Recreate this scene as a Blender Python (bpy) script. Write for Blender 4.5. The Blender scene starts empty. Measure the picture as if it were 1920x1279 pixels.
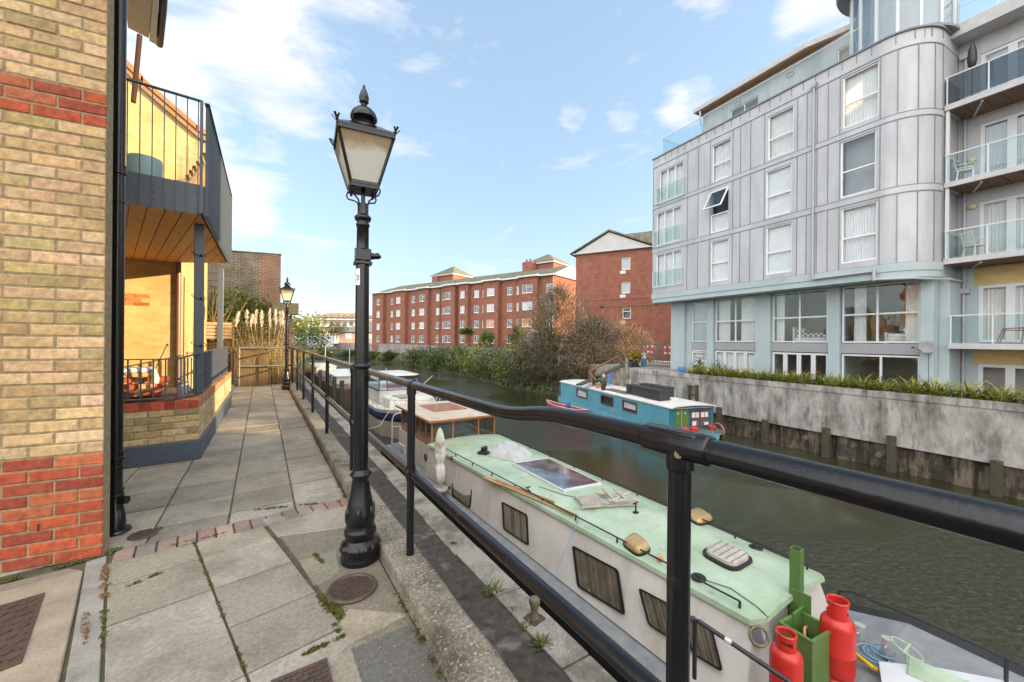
import bpy, math, random
from math import sin, cos, radians, atan2, pi, sqrt
from mathutils import Matrix, Vector, noise
random.seed(7)
scn = bpy.context.scene
col = scn.collection
# ---------------------------------------------------------------- camera, sky, sun, exposure
F = 747.0; YAW = radians(32.12); ROLL = radians(0.5); EYE = 1.42
SUN_EL = radians(11.0); SUN_DIR = Vector((0.80, -0.60, 0)).normalized()
cam = bpy.data.cameras.new('camera'); co = bpy.data.objects.new('camera', cam); col.objects.link(co)
cam.sensor_width = 36; cam.lens = 36 * F / 1920; cam.clip_start = 0.05; cam.clip_end = 3000
co.matrix_world = Matrix.Translation((0, 0, EYE)) @ Matrix.Rotation(-YAW, 4, 'Z') @ Matrix.Rotation(pi/2, 4, 'X') @ Matrix.Rotation(ROLL, 4, 'Z')
scn.camera = co
w = bpy.data.worlds.new('World'); scn.world = w; w.use_nodes = True
nt = w.node_tree; N = nt.nodes; L = nt.links; N.clear()
out = N.new('ShaderNodeOutputWorld'); bg = N.new('ShaderNodeBackground'); L.new(bg.outputs[0], out.inputs[0])
sky = N.new('ShaderNodeTexSky'); sky.sky_type = 'NISHITA'; sky.sun_disc = False
sky.sun_elevation = SUN_EL; sky.sun_rotation = atan2(SUN_DIR.x, SUN_DIR.y); sky.altitude = 0; sky.air_density = 1.0; sky.dust_density = 1.0; sky.ozone_density = 1.0
tc = N.new('ShaderNodeTexCoord')
mp = N.new('ShaderNodeMapping'); mp.inputs['Scale'].default_value = (1.0, 1.0, 2.6); mp.inputs['Location'].default_value = (0.35, 0.1, 0.2); L.new(tc.outputs['Generated'], mp.inputs[0])
n1 = N.new('ShaderNodeTexNoise'); n1.inputs['Scale'].default_value = 4.2; n1.inputs['Detail'].default_value = 9; n1.inputs['Roughness'].default_value = 0.58; n1.inputs['Distortion'].default_value = 0.35; L.new(mp.outputs[0], n1.inputs['Vector'])
def skydir(px, py):
    dx, dy = px-960, py-639.5; x0 = dx*cos(ROLL)+dy*sin(ROLL); y0 = -dx*sin(ROLL)+dy*cos(ROLL); a = x0/F
    return Vector((a*cos(YAW)+sin(YAW), -a*sin(YAW)+cos(YAW), -y0/F)).normalized()
acc = n1.outputs['Fac']
for px_, py_, rad_, amt_ in ((390,60,12,.15),(560,110,9,.15),(480,350,6,.19),(450,385,5,.12),(1075,215,2.6,.17),(1165,215,3.2,.14),(1300,205,4.5,.15),(1540,20,5,.26),(1250,190,3,.10),(760,20,9,.06),(330,250,6,.10),(100,200,18,.12),(1750,560,30,.05)):
    d_ = skydir(px_, py_); dp_ = N.new('ShaderNodeVectorMath'); dp_.operation = 'DOT_PRODUCT'; L.new(tc.outputs['Generated'], dp_.inputs[0]); dp_.inputs[1].default_value = d_
    q_ = N.new('ShaderNodeMapRange'); q_.interpolation_type = 'SMOOTHSTEP'; q_.inputs[1].default_value = cos(radians(rad_)); q_.inputs[2].default_value = 1.0; q_.inputs[4].default_value = amt_; L.new(dp_.outputs['Value'], q_.inputs[0])
    a_ = N.new('ShaderNodeMath'); a_.operation = 'ADD'; L.new(acc, a_.inputs[0]); L.new(q_.outputs[0], a_.inputs[1]); acc = a_.outputs[0]
cr = N.new('ShaderNodeValToRGB'); cr.color_ramp.elements[0].position = 0.57; cr.color_ramp.elements[1].position = 0.76; L.new(acc, cr.inputs[0])
cm = N.new('ShaderNodeMath'); cm.operation = 'MULTIPLY'; cm.inputs[1].default_value = 0.78; L.new(cr.outputs[0], cm.inputs[0])
tint = N.new('ShaderNodeMixRGB'); tint.blend_type = 'MULTIPLY'; tint.inputs[0].default_value = 1.0; tint.inputs[2].default_value = (0.97, 1.0, 1.04, 1); hs = N.new('ShaderNodeHueSaturation'); hs.inputs['Saturation'].default_value = 0.80; L.new(sky.outputs[0], hs.inputs['Color']); ls = N.new('ShaderNodeMixRGB'); ls.inputs[0].default_value = .42; L.new(hs.outputs[0], ls.inputs[1]); ls.inputs[2].default_value = (1.75, 2.55, 3.35, 1); gs = N.new('ShaderNodeVectorMath'); gs.operation = 'SCALE'; gs.inputs['Scale'].default_value = 1.16; L.new(ls.outputs[0], gs.inputs[0]); L.new(gs.outputs[0], tint.inputs[1])
mx = N.new('ShaderNodeMixRGB'); L.new(cm.outputs[0], mx.inputs[0]); L.new(tint.outputs[0], mx.inputs[1]); mx.inputs[2].default_value = (3.9, 3.75, 3.7, 1)
# unseen bright cloud bank added behind the camera as neutral fill light
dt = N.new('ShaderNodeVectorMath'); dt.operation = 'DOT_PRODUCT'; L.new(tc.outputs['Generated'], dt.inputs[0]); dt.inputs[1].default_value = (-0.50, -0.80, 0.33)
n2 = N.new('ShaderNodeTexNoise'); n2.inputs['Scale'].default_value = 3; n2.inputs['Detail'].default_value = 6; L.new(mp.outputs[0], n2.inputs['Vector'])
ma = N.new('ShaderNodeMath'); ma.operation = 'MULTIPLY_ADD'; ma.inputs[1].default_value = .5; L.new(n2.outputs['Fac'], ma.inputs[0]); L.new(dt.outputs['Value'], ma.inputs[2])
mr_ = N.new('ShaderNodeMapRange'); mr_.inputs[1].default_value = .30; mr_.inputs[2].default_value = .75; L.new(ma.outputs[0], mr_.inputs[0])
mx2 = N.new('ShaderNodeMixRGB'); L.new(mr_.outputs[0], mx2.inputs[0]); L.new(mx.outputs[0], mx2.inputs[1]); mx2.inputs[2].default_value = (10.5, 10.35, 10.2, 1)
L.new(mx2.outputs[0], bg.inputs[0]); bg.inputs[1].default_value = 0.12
sl = bpy.data.lights.new('sun', 'SUN'); sl.energy = 5.0; sl.angle = radians(0.6); sl.color = (1.0, 0.74, 0.42)
so = bpy.data.objects.new('sun', sl); col.objects.link(so)
sv = Vector((SUN_DIR.x*cos(SUN_EL), SUN_DIR.y*cos(SUN_EL), sin(SUN_EL)))
so.rotation_euler = sv.to_track_quat('Z', 'Y').to_euler()
scn.view_settings.view_transform = 'Standard'; scn.view_settings.look = 'None'; scn.view_settings.gamma = 1
scn.view_settings.exposure = 1.36
# ---------------------------------------------------------------- geometry helpers
CY, SY = cos(YAW), sin(YAW)
def ray(px, py):
    dx, dy = px-960, py-639.5
    x0 = dx*cos(ROLL)+dy*sin(ROLL); y0 = -dx*sin(ROLL)+dy*cos(ROLL); a = x0/F
    return Vector((a*CY+SY, -a*SY+CY, -y0/F))
def gp(px, py, z=0.0):
    r = ray(px, py); t = (z-EYE)/r.z; return Vector((r.x*t, r.y*t, z))
def dp(px, py, d):
    r = ray(px, py); return Vector((r.x*d, r.y*d, EYE+r.z*d))
class Frame:
    def __init__(s, ox, oy, ang, oz=0.0):
        s.o = Vector((ox, oy, oz)); s.ang = ang
        s.M = Matrix.Translation(s.o) @ Matrix.Rotation(ang, 4, 'Z')
    def hit(s, px, py, y=0.0):
        r = ray(px, py); n = Vector((-sin(s.ang), cos(s.ang)))
        t = (s.o.x*n.x+s.o.y*n.y+y)/(r.x*n.x+r.y*n.y)
        X, Y = r.x*t-s.o.x, r.y*t-s.o.y
        return X*cos(s.ang)+Y*sin(s.ang), EYE+r.z*t-s.o.z
ID = Matrix.Identity(4)
class MB:
    def __init__(s, M=None): s.v = []; s.f = []; s.c = []; s.M = M or ID; s.col = None
    def add(s, vs, fs, c=None):
        b = len(s.v); M = s.M
        s.v.extend([M @ Vector(p) for p in vs]); s.f.extend([tuple(i+b for i in f) for f in fs])
        s.c.extend([c or s.col]*len(fs)); return s
    def box(s, x0, x1, y0, y1, z0, z1, c=None):
        return s.add([(x0,y0,z0),(x1,y0,z0),(x1,y1,z0),(x0,y1,z0),(x0,y0,z1),(x1,y0,z1),(x1,y1,z1),(x0,y1,z1)],
              [(3,2,1,0),(4,5,6,7),(0,1,5,4),(1,2,6,5),(2,3,7,6),(3,0,4,7)], c)
    def cbox(s, c0, sx, sy, sz, rz=0, rx=0, ry=0, c=None):
        o = s.M; s.M = o @ Matrix.Translation(c0) @ Matrix.Rotation(rz,4,'Z') @ Matrix.Rotation(ry,4,'Y') @ Matrix.Rotation(rx,4,'X')
        s.box(-sx/2,sx/2,-sy/2,sy/2,-sz/2,sz/2,c); s.M = o; return s
    def poly(s, pts, c=None): return s.add(pts, [tuple(range(len(pts)))], c)
    def prism(s, pts, z0, z1, c=None):
        n = len(pts); a = sum(pts[i][0]*pts[(i+1)%n][1]-pts[(i+1)%n][0]*pts[i][1] for i in range(n))
        if a < 0: pts = pts[::-1]
        vs = [(p[0],p[1],z0) for p in pts]+[(p[0],p[1],z1) for p in pts]
        return s.add(vs, [tuple(range(n))[::-1], tuple(range(n,2*n))]+[(i,(i+1)%n,n+(i+1)%n,n+i) for i in range(n)], c)
    def yprism(s, pts, y0, y1, c=None):          # outline in x,z extruded along y
        n = len(pts); a = sum(pts[i][0]*pts[(i+1)%n][1]-pts[(i+1)%n][0]*pts[i][1] for i in range(n))
        if a < 0: pts = pts[::-1]
        vs = [(p[0],y0,p[1]) for p in pts]+[(p[0],y1,p[1]) for p in pts]
        return s.add(vs, [tuple(range(n)), tuple(range(n,2*n))[::-1]]+[(i,n+i,n+(i+1)%n,(i+1)%n) for i in range(n)], c)
    def bar(s, a, b, w, h=None, up=(0,0,1), c=None):
        a, b = Vector(a), Vector(b); h = h or w; d = (b-a).normalized(); u = Vector(up)
        if abs(d.dot(u)) > .99: u = Vector((0,1,0))
        x = d.cross(u).normalized(); z = x.cross(d)
        x *= w/2; z *= h/2
        return s.add([a-x-z,a+x-z,a+x+z,a-x+z,b-x-z,b+x-z,b+x+z,b-x+z],[(0,1,2,3),(7,6,5,4),(0,4,5,1),(1,5,6,2),(2,6,7,3),(3,7,4,0)],c)
    def tube(s, pts, r, n=8, c=None, caps=True):
        pts = [Vector(p) for p in pts]; m = len(pts); rr = r if isinstance(r,(list,tuple)) else [r]*m
        vs = []; pu = None
        for i,p in enumerate(pts):
            d = (pts[min(i+1,m-1)]-pts[max(i-1,0)]).normalized()
            if pu is None: pu = Vector((0,0,1)) if abs(d.z) < .9 else Vector((0,1,0))
            x = d.cross(pu).normalized(); u = x.cross(d).normalized(); pu = u
            for k in range(n):
                t = 2*pi*k/n; vs.append(p+(x*cos(t)+u*sin(t))*rr[i])
        fs = [(i*n+k, (i+1)*n+k, (i+1)*n+(k+1)%n, i*n+(k+1)%n) for i in range(m-1) for k in range(n)]
        if caps: fs += [tuple(range(n)), tuple(range((m-1)*n, m*n))[::-1]]
        return s.add(vs, fs, c)
    def lathe(s, o, prof, n=20, c=None, sx=1, sy=1):
        ox,oy,oz = o; vs = []; m = len(prof)
        for r,z in prof:
            for k in range(n):
                t = 2*pi*k/n; vs.append((ox+r*cos(t)*sx, oy+r*sin(t)*sy, oz+z))
        fs = [(i*n+k, i*n+(k+1)%n, (i+1)*n+(k+1)%n, (i+1)*n+k) for i in range(m-1) for k in range(n)]
        fs += [tuple(range(n))[::-1], tuple(range((m-1)*n, m*n))]
        return s.add(vs, fs, c)
    def ball(s, o, r, n=10, sz=1, c=None):
        return s.lathe(o, [(max(.001, r*sin(pi*i/n)), -r*cos(pi*i/n)*sz) for i in range(n+1)], n*2, c)
    def torus(s, o, R, r, n=24, m=8, M=None, c=None):
        M = M or ID; o = Vector(o); vs = []
        for i in range(n):
            t = 2*pi*i/n
            for j in range(m):
                q = 2*pi*j/m; p = Vector(((R+r*cos(q))*cos(t),(R+r*cos(q))*sin(t), r*sin(q))); vs.append(o+(M@p))
        return s.add(vs, [(i*m+j, ((i+1)%n)*m+j, ((i+1)%n)*m+(j+1)%m, i*m+(j+1)%m) for i in range(n) for j in range(m)], c)
WM = {}
def build(mb, name, mat, parent=None, smooth=False, bevel=0, sharp=40, struct=False, stuff=False, label=None):
    me = bpy.data.meshes.new(name); Mi = (WM[parent.name].inverted() if parent else ID)
    me.from_pydata([tuple(Mi @ v) for v in mb.v] if parent else [tuple(v) for v in mb.v], [], mb.f)
    if any(c is not None for c in mb.c):
        at = me.color_attributes.new('Col', 'FLOAT_COLOR', 'CORNER'); arr = []
        for f, c in zip(mb.f, mb.c):
            c = c or (.5,.5,.5); arr.extend([c[0],c[1],c[2],1.0]*len(f))
        at.data.foreach_set('color', arr)
    if smooth:
        me.polygons.foreach_set('use_smooth', [True]*len(me.polygons))
        if sharp: me.set_sharp_from_angle(angle=radians(sharp))
    me.materials.append(mat); o = bpy.data.objects.new(name, me); col.objects.link(o)
    if parent: o.parent = parent; WM[o.name] = WM[parent.name]
    else: WM[o.name] = ID
    if bevel:
        b = o.modifiers.new('bevel', 'BEVEL'); b.width = bevel; b.segments = 2; b.limit_method = 'ANGLE'; b.angle_limit = radians(35)
    if struct: o['kind'] = 'structure'
    if stuff: o['kind'] = 'stuff'
    if label: o['label'] = label
    return o
def tag(o, label, cat, group=None):
    o['label'] = label; o['category'] = cat
    if group: o['group'] = group
    return o
def thing(name, label, cat, loc=(0,0,0), rz=0.0, group=None):
    o = bpy.data.objects.new(name, None); col.objects.link(o); o.location = loc; o.rotation_euler = (0,0,rz); o.empty_display_size = .2
    WM[o.name] = Matrix.Translation(loc) @ Matrix.Rotation(rz, 4, 'Z'); return tag(o, label, cat, group)
def solo(mb, name, mat, label, cat, group=None, **k):   # thing of one mesh, its origin moved to its base
    mn = Vector((sum(v.x for v in mb.v)/len(mb.v), sum(v.y for v in mb.v)/len(mb.v), min(v.z for v in mb.v)))
    mb.v = [v-mn for v in mb.v]; o = build(mb, name, mat, **k); o.location = mn; return tag(o, label, cat, group)
def dup(o, loc=None, rz=None, label=None, parent=None, sc=None):
    c = o.copy(); col.objects.link(c)
    if parent is not None: c.parent = parent
    if loc is not None: c.location = loc
    if rz is not None: c.rotation_euler = (0,0,rz)
    if sc is not None: c.scale = sc if isinstance(sc,(tuple,list)) else (sc,)*3
    if label: c['label'] = label
    for ch in [q for q in o.children]: dup(ch, parent=c)
    return c
# ---------------------------------------------------------------- materials
def srgb(r, g, b): return tuple(((x/255)/12.92 if x <= 10 else ((x/255+.055)/1.055)**2.4) for x in (r,g,b))
def mat(name, rgb, rough=.6, var=.12, scale=4, bump=0., bscale=40, metal=0, spec=.5, coat=0, attr=False, dirt=None, dirt2=None, stretch=None, transl=0, sub=None, rvar=0):
    m = bpy.data.materials.new(name); m.use_nodes = True; t = m.node_tree; n = t.nodes; l = t.links
    p = n['Principled BSDF']; p.inputs['Roughness'].default_value = rough; p.inputs['Metallic'].default_value = metal
    p.inputs['Specular IOR Level'].default_value = spec; p.inputs['Coat Weight'].default_value = coat; p.inputs['Coat Roughness'].default_value = .08
    tcn = n.new('ShaderNodeTexCoord'); src = tcn.outputs['Object']
    if stretch:
        mpn = n.new('ShaderNodeMapping'); mpn.inputs['Scale'].default_value = stretch; l.new(src, mpn.inputs[0]); src2 = mpn.outputs[0]
    else: src2 = src
    if attr:
        a = n.new('ShaderNodeAttribute'); a.attribute_name = 'Col'; base = a.outputs['Color']
    else:
        a = n.new('ShaderNodeRGB'); a.outputs[0].default_value = (*rgb, 1); base = a.outputs[0]
    def nz(sc, det=6, ro=.6, s=None):
        q = n.new('ShaderNodeTexNoise'); q.inputs['Scale'].default_value = sc; q.inputs['Detail'].default_value = det; q.inputs['Roughness'].default_value = ro
        l.new(s or src2, q.inputs['Vector']); return q.outputs['Fac']
    if var:
        mr = n.new('ShaderNodeMapRange'); l.new(nz(scale), mr.inputs[0]); mr.inputs[1].default_value = .3; mr.inputs[2].default_value = .7
        mr.inputs[3].default_value = 1-var; mr.inputs[4].default_value = 1+var
        mm = n.new('ShaderNodeVectorMath'); mm.operation = 'SCALE'; l.new(base, mm.inputs[0]); l.new(mr.outputs[0], mm.inputs['Scale']); base = mm.outputs[0]
    for d in (dirt, dirt2):
        if d:   # (colour, scale, lo, hi, strength[, stretch])
            sv_ = src
            if len(d) > 5:
                mq = n.new('ShaderNodeMapping'); mq.inputs['Scale'].default_value = d[5]; l.new(src, mq.inputs[0]); sv_ = mq.outputs[0]
            r = n.new('ShaderNodeMapRange'); l.new(nz(d[1], 8, .65, sv_), r.inputs[0]); r.inputs[1].default_value = d[2]; r.inputs[2].default_value = d[3]; r.inputs[4].default_value = d[4]
            k = n.new('ShaderNodeMixRGB'); l.new(r.outputs[0], k.inputs[0]); l.new(base, k.inputs[1]); k.inputs[2].default_value = (*d[0], 1); base = k.outputs[0]
    l.new(base, p.inputs['Base Color'])
    if rvar:
        r = n.new('ShaderNodeMapRange'); l.new(nz(scale*2.3), r.inputs[0]); r.inputs[1].default_value = .3; r.inputs[2].default_value = .7; r.inputs[3].default_value = max(.02,rough-rvar); r.inputs[4].default_value = rough+rvar; l.new(r.outputs[0], p.inputs['Roughness'])
    if bump:
        b = n.new('ShaderNodeBump'); b.inputs['Strength'].default_value = bump; b.inputs['Distance'].default_value = .01; l.new(nz(bscale, 5, .7), b.inputs['Height']); l.new(b.outputs[0], p.inputs['Normal'])
    if transl:
        tr = n.new('ShaderNodeBsdfTranslucent'); l.new(base, tr.inputs[0]); ms = n.new('ShaderNodeMixShader'); ms.inputs[0].default_value = transl
        l.new(p.outputs[0], ms.inputs[1]); l.new(tr.outputs[0], ms.inputs[2]); l.new(ms.outputs[0], n['Material Output'].inputs[0])
    return m
def glassmat(name, tint=(1,1,1), refl=1.6, rough=.01, wav=.0):
    m = bpy.data.materials.new(name); m.use_nodes = True; t = m.node_tree; n = t.nodes; l = t.links; n.remove(n['Principled BSDF'])
    tr = n.new('ShaderNodeBsdfTransparent'); tr.inputs[0].default_value = (*tint, 1); gl = n.new('ShaderNodeBsdfGlossy'); gl.inputs['Roughness'].default_value = rough
    fr = n.new('ShaderNodeFresnel'); fr.inputs[0].default_value = refl; ms = n.new('ShaderNodeMixShader')
    ge = n.new('ShaderNodeNewGeometry'); su = n.new('ShaderNodeMath'); su.operation = 'SUBTRACT'; su.inputs[0].default_value = 1; l.new(ge.outputs['Backfacing'], su.inputs[1]); mu = n.new('ShaderNodeMath'); mu.operation = 'MULTIPLY'; l.new(fr.outputs[0], mu.inputs[0]); l.new(su.outputs[0], mu.inputs[1])
    l.new(mu.outputs[0], ms.inputs[0]); l.new(tr.outputs[0], ms.inputs[1]); l.new(gl.outputs[0], ms.inputs[2]); l.new(ms.outputs[0], n['Material Output'].inputs[0])
    if wav:
        tcn = n.new('ShaderNodeTexCoord'); q = n.new('ShaderNodeTexNoise'); q.inputs['Scale'].default_value = 1.2; l.new(tcn.outputs['Object'], q.inputs['Vector'])
        b = n.new('ShaderNodeBump'); b.inputs['Strength'].default_value = wav; b.inputs['Distance'].default_value = .02; l.new(q.outputs[0], b.inputs['Height']); l.new(b.outputs[0], gl.inputs['Normal']); 
    return m
def brickmat(name, c1, c2, mortar, bw=.225, rh=.075, ms=.010, band=None, var=.25, swap='XZ', dirt=None):
    m = bpy.data.materials.new(name); m.use_nodes = True; t = m.node_tree; n = t.nodes; l = t.links; p = n['Principled BSDF']; p.inputs['Roughness'].default_value = .85; p.inputs['Specular IOR Level'].default_value = .2
    tcn = n.new('ShaderNodeTexCoord'); sx = n.new('ShaderNodeSeparateXYZ'); l.new(tcn.outputs['Object'], sx.inputs[0]); cb = n.new('ShaderNodeCombineXYZ')
    ad = n.new('ShaderNodeMath'); ad.operation = 'ADD'; l.new(sx.outputs[0], ad.inputs[0]); l.new(sx.outputs[1], ad.inputs[1])
    l.new(ad.outputs[0], cb.inputs[0]); l.new(sx.outputs[2], cb.inputs[1])
    b = n.new('ShaderNodeTexBrick'); l.new(cb.outputs[0], b.inputs['Vector']); b.inputs['Scale'].default_value = 1; b.inputs['Brick Width'].default_value = bw; b.inputs['Row Height'].default_value = rh
    b.inputs['Mortar Size'].default_value = ms/2; b.inputs['Mortar Smooth'].default_value = .2; b.inputs['Bias'].default_value = 0
    b.inputs['Color1'].default_value = (*c1,1); b.inputs['Color2'].default_value = (*c2,1); b.inputs['Mortar'].default_value = (*mortar,1)
    q = n.new('ShaderNodeTexNoise'); q.inputs['Scale'].default_value = 1.3; q.inputs['Detail'].default_value = 8; q.inputs['Roughness'].default_value=.7; l.new(tcn.outputs['Object'], q.inputs['Vector'])
    mr = n.new('ShaderNodeMapRange'); l.new(q.outputs[0], mr.inputs[0]); mr.inputs[1].default_value = .3; mr.inputs[2].default_value = .7; mr.inputs[3].default_value = 1-var; mr.inputs[4].default_value = 1+var
    mm = n.new('ShaderNodeVectorMath'); mm.operation = 'SCALE'; l.new(b.outputs['Color'], mm.inputs[0]); l.new(mr.outputs[0], mm.inputs['Scale']); base = mm.outputs[0]
    if dirt:
        r = n.new('ShaderNodeMapRange'); q2 = n.new('ShaderNodeTexNoise'); q2.inputs['Scale'].default_value = dirt[1]; q2.inputs['Detail'].default_value = 8; l.new(tcn.outputs['Object'], q2.inputs['Vector']); l.new(q2.outputs[0], r.inputs[0]); r.inputs[1].default_value = dirt[2]; r.inputs[2].default_value = dirt[3]; r.inputs[4].default_value = dirt[4]
        k = n.new('ShaderNodeMixRGB'); l.new(r.outputs[0], k.inputs[0]); l.new(base, k.inputs[1]); k.inputs[2].default_value = (*dirt[0],1); base = k.outputs[0]
    l.new(base, p.inputs['Base Color'])
    bp = n.new('ShaderNodeBump'); bp.inputs['Strength'].default_value = .6; bp.inputs['Distance'].default_value = .008; bp.invert = True; l.new(b.outputs['Fac'], bp.inputs['Height']); l.new(bp.outputs[0], p.inputs['Normal'])
    return m
m_black = mat('black_gloss_paint', (.006,.006,.008), .20, .3, 6, .10, 60, spec=.45, dirt=((.07,.05,.035), 9, .64, .74, .5), dirt2=((.22,.22,.22), 55, .72, .76, .5), rvar=.08)
m_blackm = mat('black_metal_dull', (.02,.021,.024), .45, .2, 8, .2, 60)
m_brick = mat('moulded_brick', (.4,.3,.2), .9, .30, 26, 1.0, 110, spec=.2, attr=True, dirt=((.55,.5,.42), 5, .64, .82, .4), dirt2=((.17,.14,.06), 1.6, .50, .78, .45))
m_slab = mat('paving_slab', (.3,.29,.26), .9, .24, 45, 1.0, 130, spec=.25, attr=True, dirt=((.13,.115,.085), 2.2, .44, .70, .7), dirt2=((.44,.40,.34), 85, .58, .68, .7))
m_joint = mat('dirty_joint', (.085,.075,.045), .95, .4, 14, .8, 90, dirt=((.09,.10,.02), 5, .55, .65, .7))
m_conc = mat('rough_concrete', (.26,.23,.18), .9, .45, 60, 1.4, 90, spec=.2, dirt=((.07,.06,.035), 3.2, .46, .64, .8), dirt2=((.60,.54,.45), 75, .56, .64, .8))
m_quay = mat('quay_concrete', (.31,.285,.245), .9, .3, 30, .9, 60, spec=.25, dirt=((.12,.105,.08), 1.3, .46, .60, .85), dirt2=((.42,.39,.34), 30, .6, .7, .5))
m_soil = mat('damp_soil', (.06,.052,.042), .95, .4, 9, 1.6, 40, dirt=((.20,.18,.155), 1.7, .56, .66, .75), dirt2=((.03,.025,.02), 6, .5, .65, .6))
m_castiron = mat('rusty_cast_iron', (.085,.06,.05), .6, .3, 30, .5, 60, metal=.3, dirt=((.16,.07,.035), 9, .5, .7, .6))
m_leaf = mat('leaf', (.06,.1,.02), .6, .0, 1, 0, attr=True, transl=.3, spec=.35)
m_bark = mat('bark', (.12,.09,.065), .9, .3, 8, .6, 40)
m_white = mat('white_paint', (.64,.64,.63), .45, .05, 5)
m_upvc = mat('white_window_frame', (.72,.72,.70), .4, .05, 8)
m_dark = mat('dark_interior', (.03,.03,.032), .8, .2, 3)
m_curtain = mat('curtain_cloth', (.82,.81,.79), .9, .06, 4, transl=.2)
m_glass = glassmat('window_glass', (.95,.97,.98), 1.55, .01, .15)
m_glassh = glassmat('sky_reflecting_glass', (.8,.85,.88), 2.0, .01, .25)
m_glassb = glassmat('balustrade_glass', (.90,.95,.95), 1.35)
# ================================================================ LAND, WATER
def flat(name, pts, z, m, thick=None):
    mb = MB()
    if thick: mb.prism([(p[0],p[1]) for p in pts], z-thick, z)
    else: mb.poly([(p[0],p[1],z) for p in pts])
    return build(mb, name, m, struct=True)
WATER = -2.85
def water_material():
    m = bpy.data.materials.new('canal_water'); m.use_nodes = True; t = m.node_tree; n = t.nodes; l = t.links; p = n['Principled BSDF']
    p.inputs['Base Color'].default_value = (.027,.030,.012,1); p.inputs['Roughness'].default_value = .02; p.inputs['IOR'].default_value = 1.6
    tcn = n.new('ShaderNodeTexCoord'); mpn = n.new('ShaderNodeMapping'); mpn.inputs['Rotation'].default_value = (0,0,.6); mpn.inputs['Scale'].default_value = (1,1.7,1); l.new(tcn.outputs['Object'], mpn.inputs[0])
    a = n.new('ShaderNodeTexNoise'); a.inputs['Scale'].default_value = 5.5; a.inputs['Detail'].default_value = 5; a.inputs['Roughness'].default_value = .68; a.inputs['Distortion'].default_value = .5; l.new(mpn.outputs[0], a.inputs['Vector'])
    c = n.new('ShaderNodeTexNoise'); c.inputs['Scale'].default_value = .13; c.inputs['Detail'].default_value = 3; l.new(tcn.outputs['Object'], c.inputs['Vector'])
    r = n.new('ShaderNodeMapRange'); r.inputs[1].default_value = .44; r.inputs[2].default_value = .56; r.inputs[3].default_value = .07; r.inputs[4].default_value = 1; l.new(c.outputs[0], r.inputs[0])
    b = n.new('ShaderNodeBump'); b.inputs['Distance'].default_value = .12; l.new(a.outputs[0], b.inputs['Height'])
    sc = n.new('ShaderNodeMath'); sc.operation = 'MULTIPLY'; sc.inputs[1].default_value = 1.0; l.new(r.outputs[0], sc.inputs[0]); l.new(sc.outputs[0], b.inputs['Strength']); l.new(b.outputs[0], p.inputs['Normal'])
    return m
flat('water', [(-300,-60),(700,-60),(700,400),(-300,400)], WATER, water_material())
m_earth = mat('earth_and_grass', (.09,.085,.05), .95, .4, 1.2, .6, 12, dirt=((.07,.10,.03), .6, .45, .6, .8))
# canal bed / horizon sheet
flat('ground', [(-2600,-2600),(2600,-2600),(2600,2600),(-2600,2600)], WATER-1.2, m_earth)
KX0, KX1 = .665, .86         # kerb
flat('path', [(-60,-12),(KX0-.003,-12),(KX0-.003,15.2),(-60,15.2)], -.012, m_joint, .5)
flat('garden_ground', [(-60,15.203),(.9,15.203),(3.0,40),(6,120),(-60,300)], -.02, m_earth, 3.5)
QX = 3.13
flat('lower_quay', [(.9,-10),(2.78,-10),(2.78,40),(.9,40)], -2.10, m_soil, 1.5)
mb = MB()
random.seed(3); u = -6.0
while u < 38:
    d = 1.15+random.random()*.35; mb.prism([(2.72+random.uniform(-.03,.03),u+.012),(QX,u+.012),(QX,u+d-.008),(2.72+random.uniform(-.03,.03),u+d-.008)], -3.4, -2.075+random.uniform(-.008,.008)); u += d
build(mb, 'quay_coping', m_quay, struct=True, bevel=.012)
mb = MB(); 
for i in range(9):
    y = random.uniform(1.5,13); x = random.uniform(2.2,2.7); r = random.uniform(.08,.2)
    mb.prism([(x+r*(1+random.uniform(-.3,.3))*cos(a*.9), y+1.6*r*sin(a*.9)) for a in range(7)], -2.2, -2.094+.001*i)
build(mb, 'broken_paving', m_soil, struct=True)
flat('retaining_wall', [(KX0,-12),(KX1+.04,-12),(KX1+.04,15.2),(KX0,15.2)], .0, m_quay, 3.4)
# kerb: long weathered concrete strip
mb = MB(); u = -4
random.seed(5)
while u < 15:
    n_ = 6; d = .9
    for k in range(n_):
        a, b = u+d*k/n_, u+d*(k+1)/n_
        def prof(y):
            j = noise.noise(Vector((y*3,0,1)))*.008; j2 = noise.noise(Vector((y*3,5,1)))*.008
            return [(KX0+j, .001), (KX0+j, .082), (KX0+.016+j, .1), (KX1-.02+j2, .1+j2*.5), (KX1+j2, .085), (KX1+j2,.001)]
        P0, P1 = prof(a), prof(b)
        for q in range(5): mb.add([(P0[q][0],a,P0[q][1]),(P0[q+1][0],a,P0[q+1][1]),(P1[q+1][0],b,P1[q+1][1]),(P1[q][0],b,P1[q][1])], [(0,3,2,1)])
    u += d
build(mb, 'kerb', m_conc, struct=True, smooth=True, sharp=30)
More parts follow.
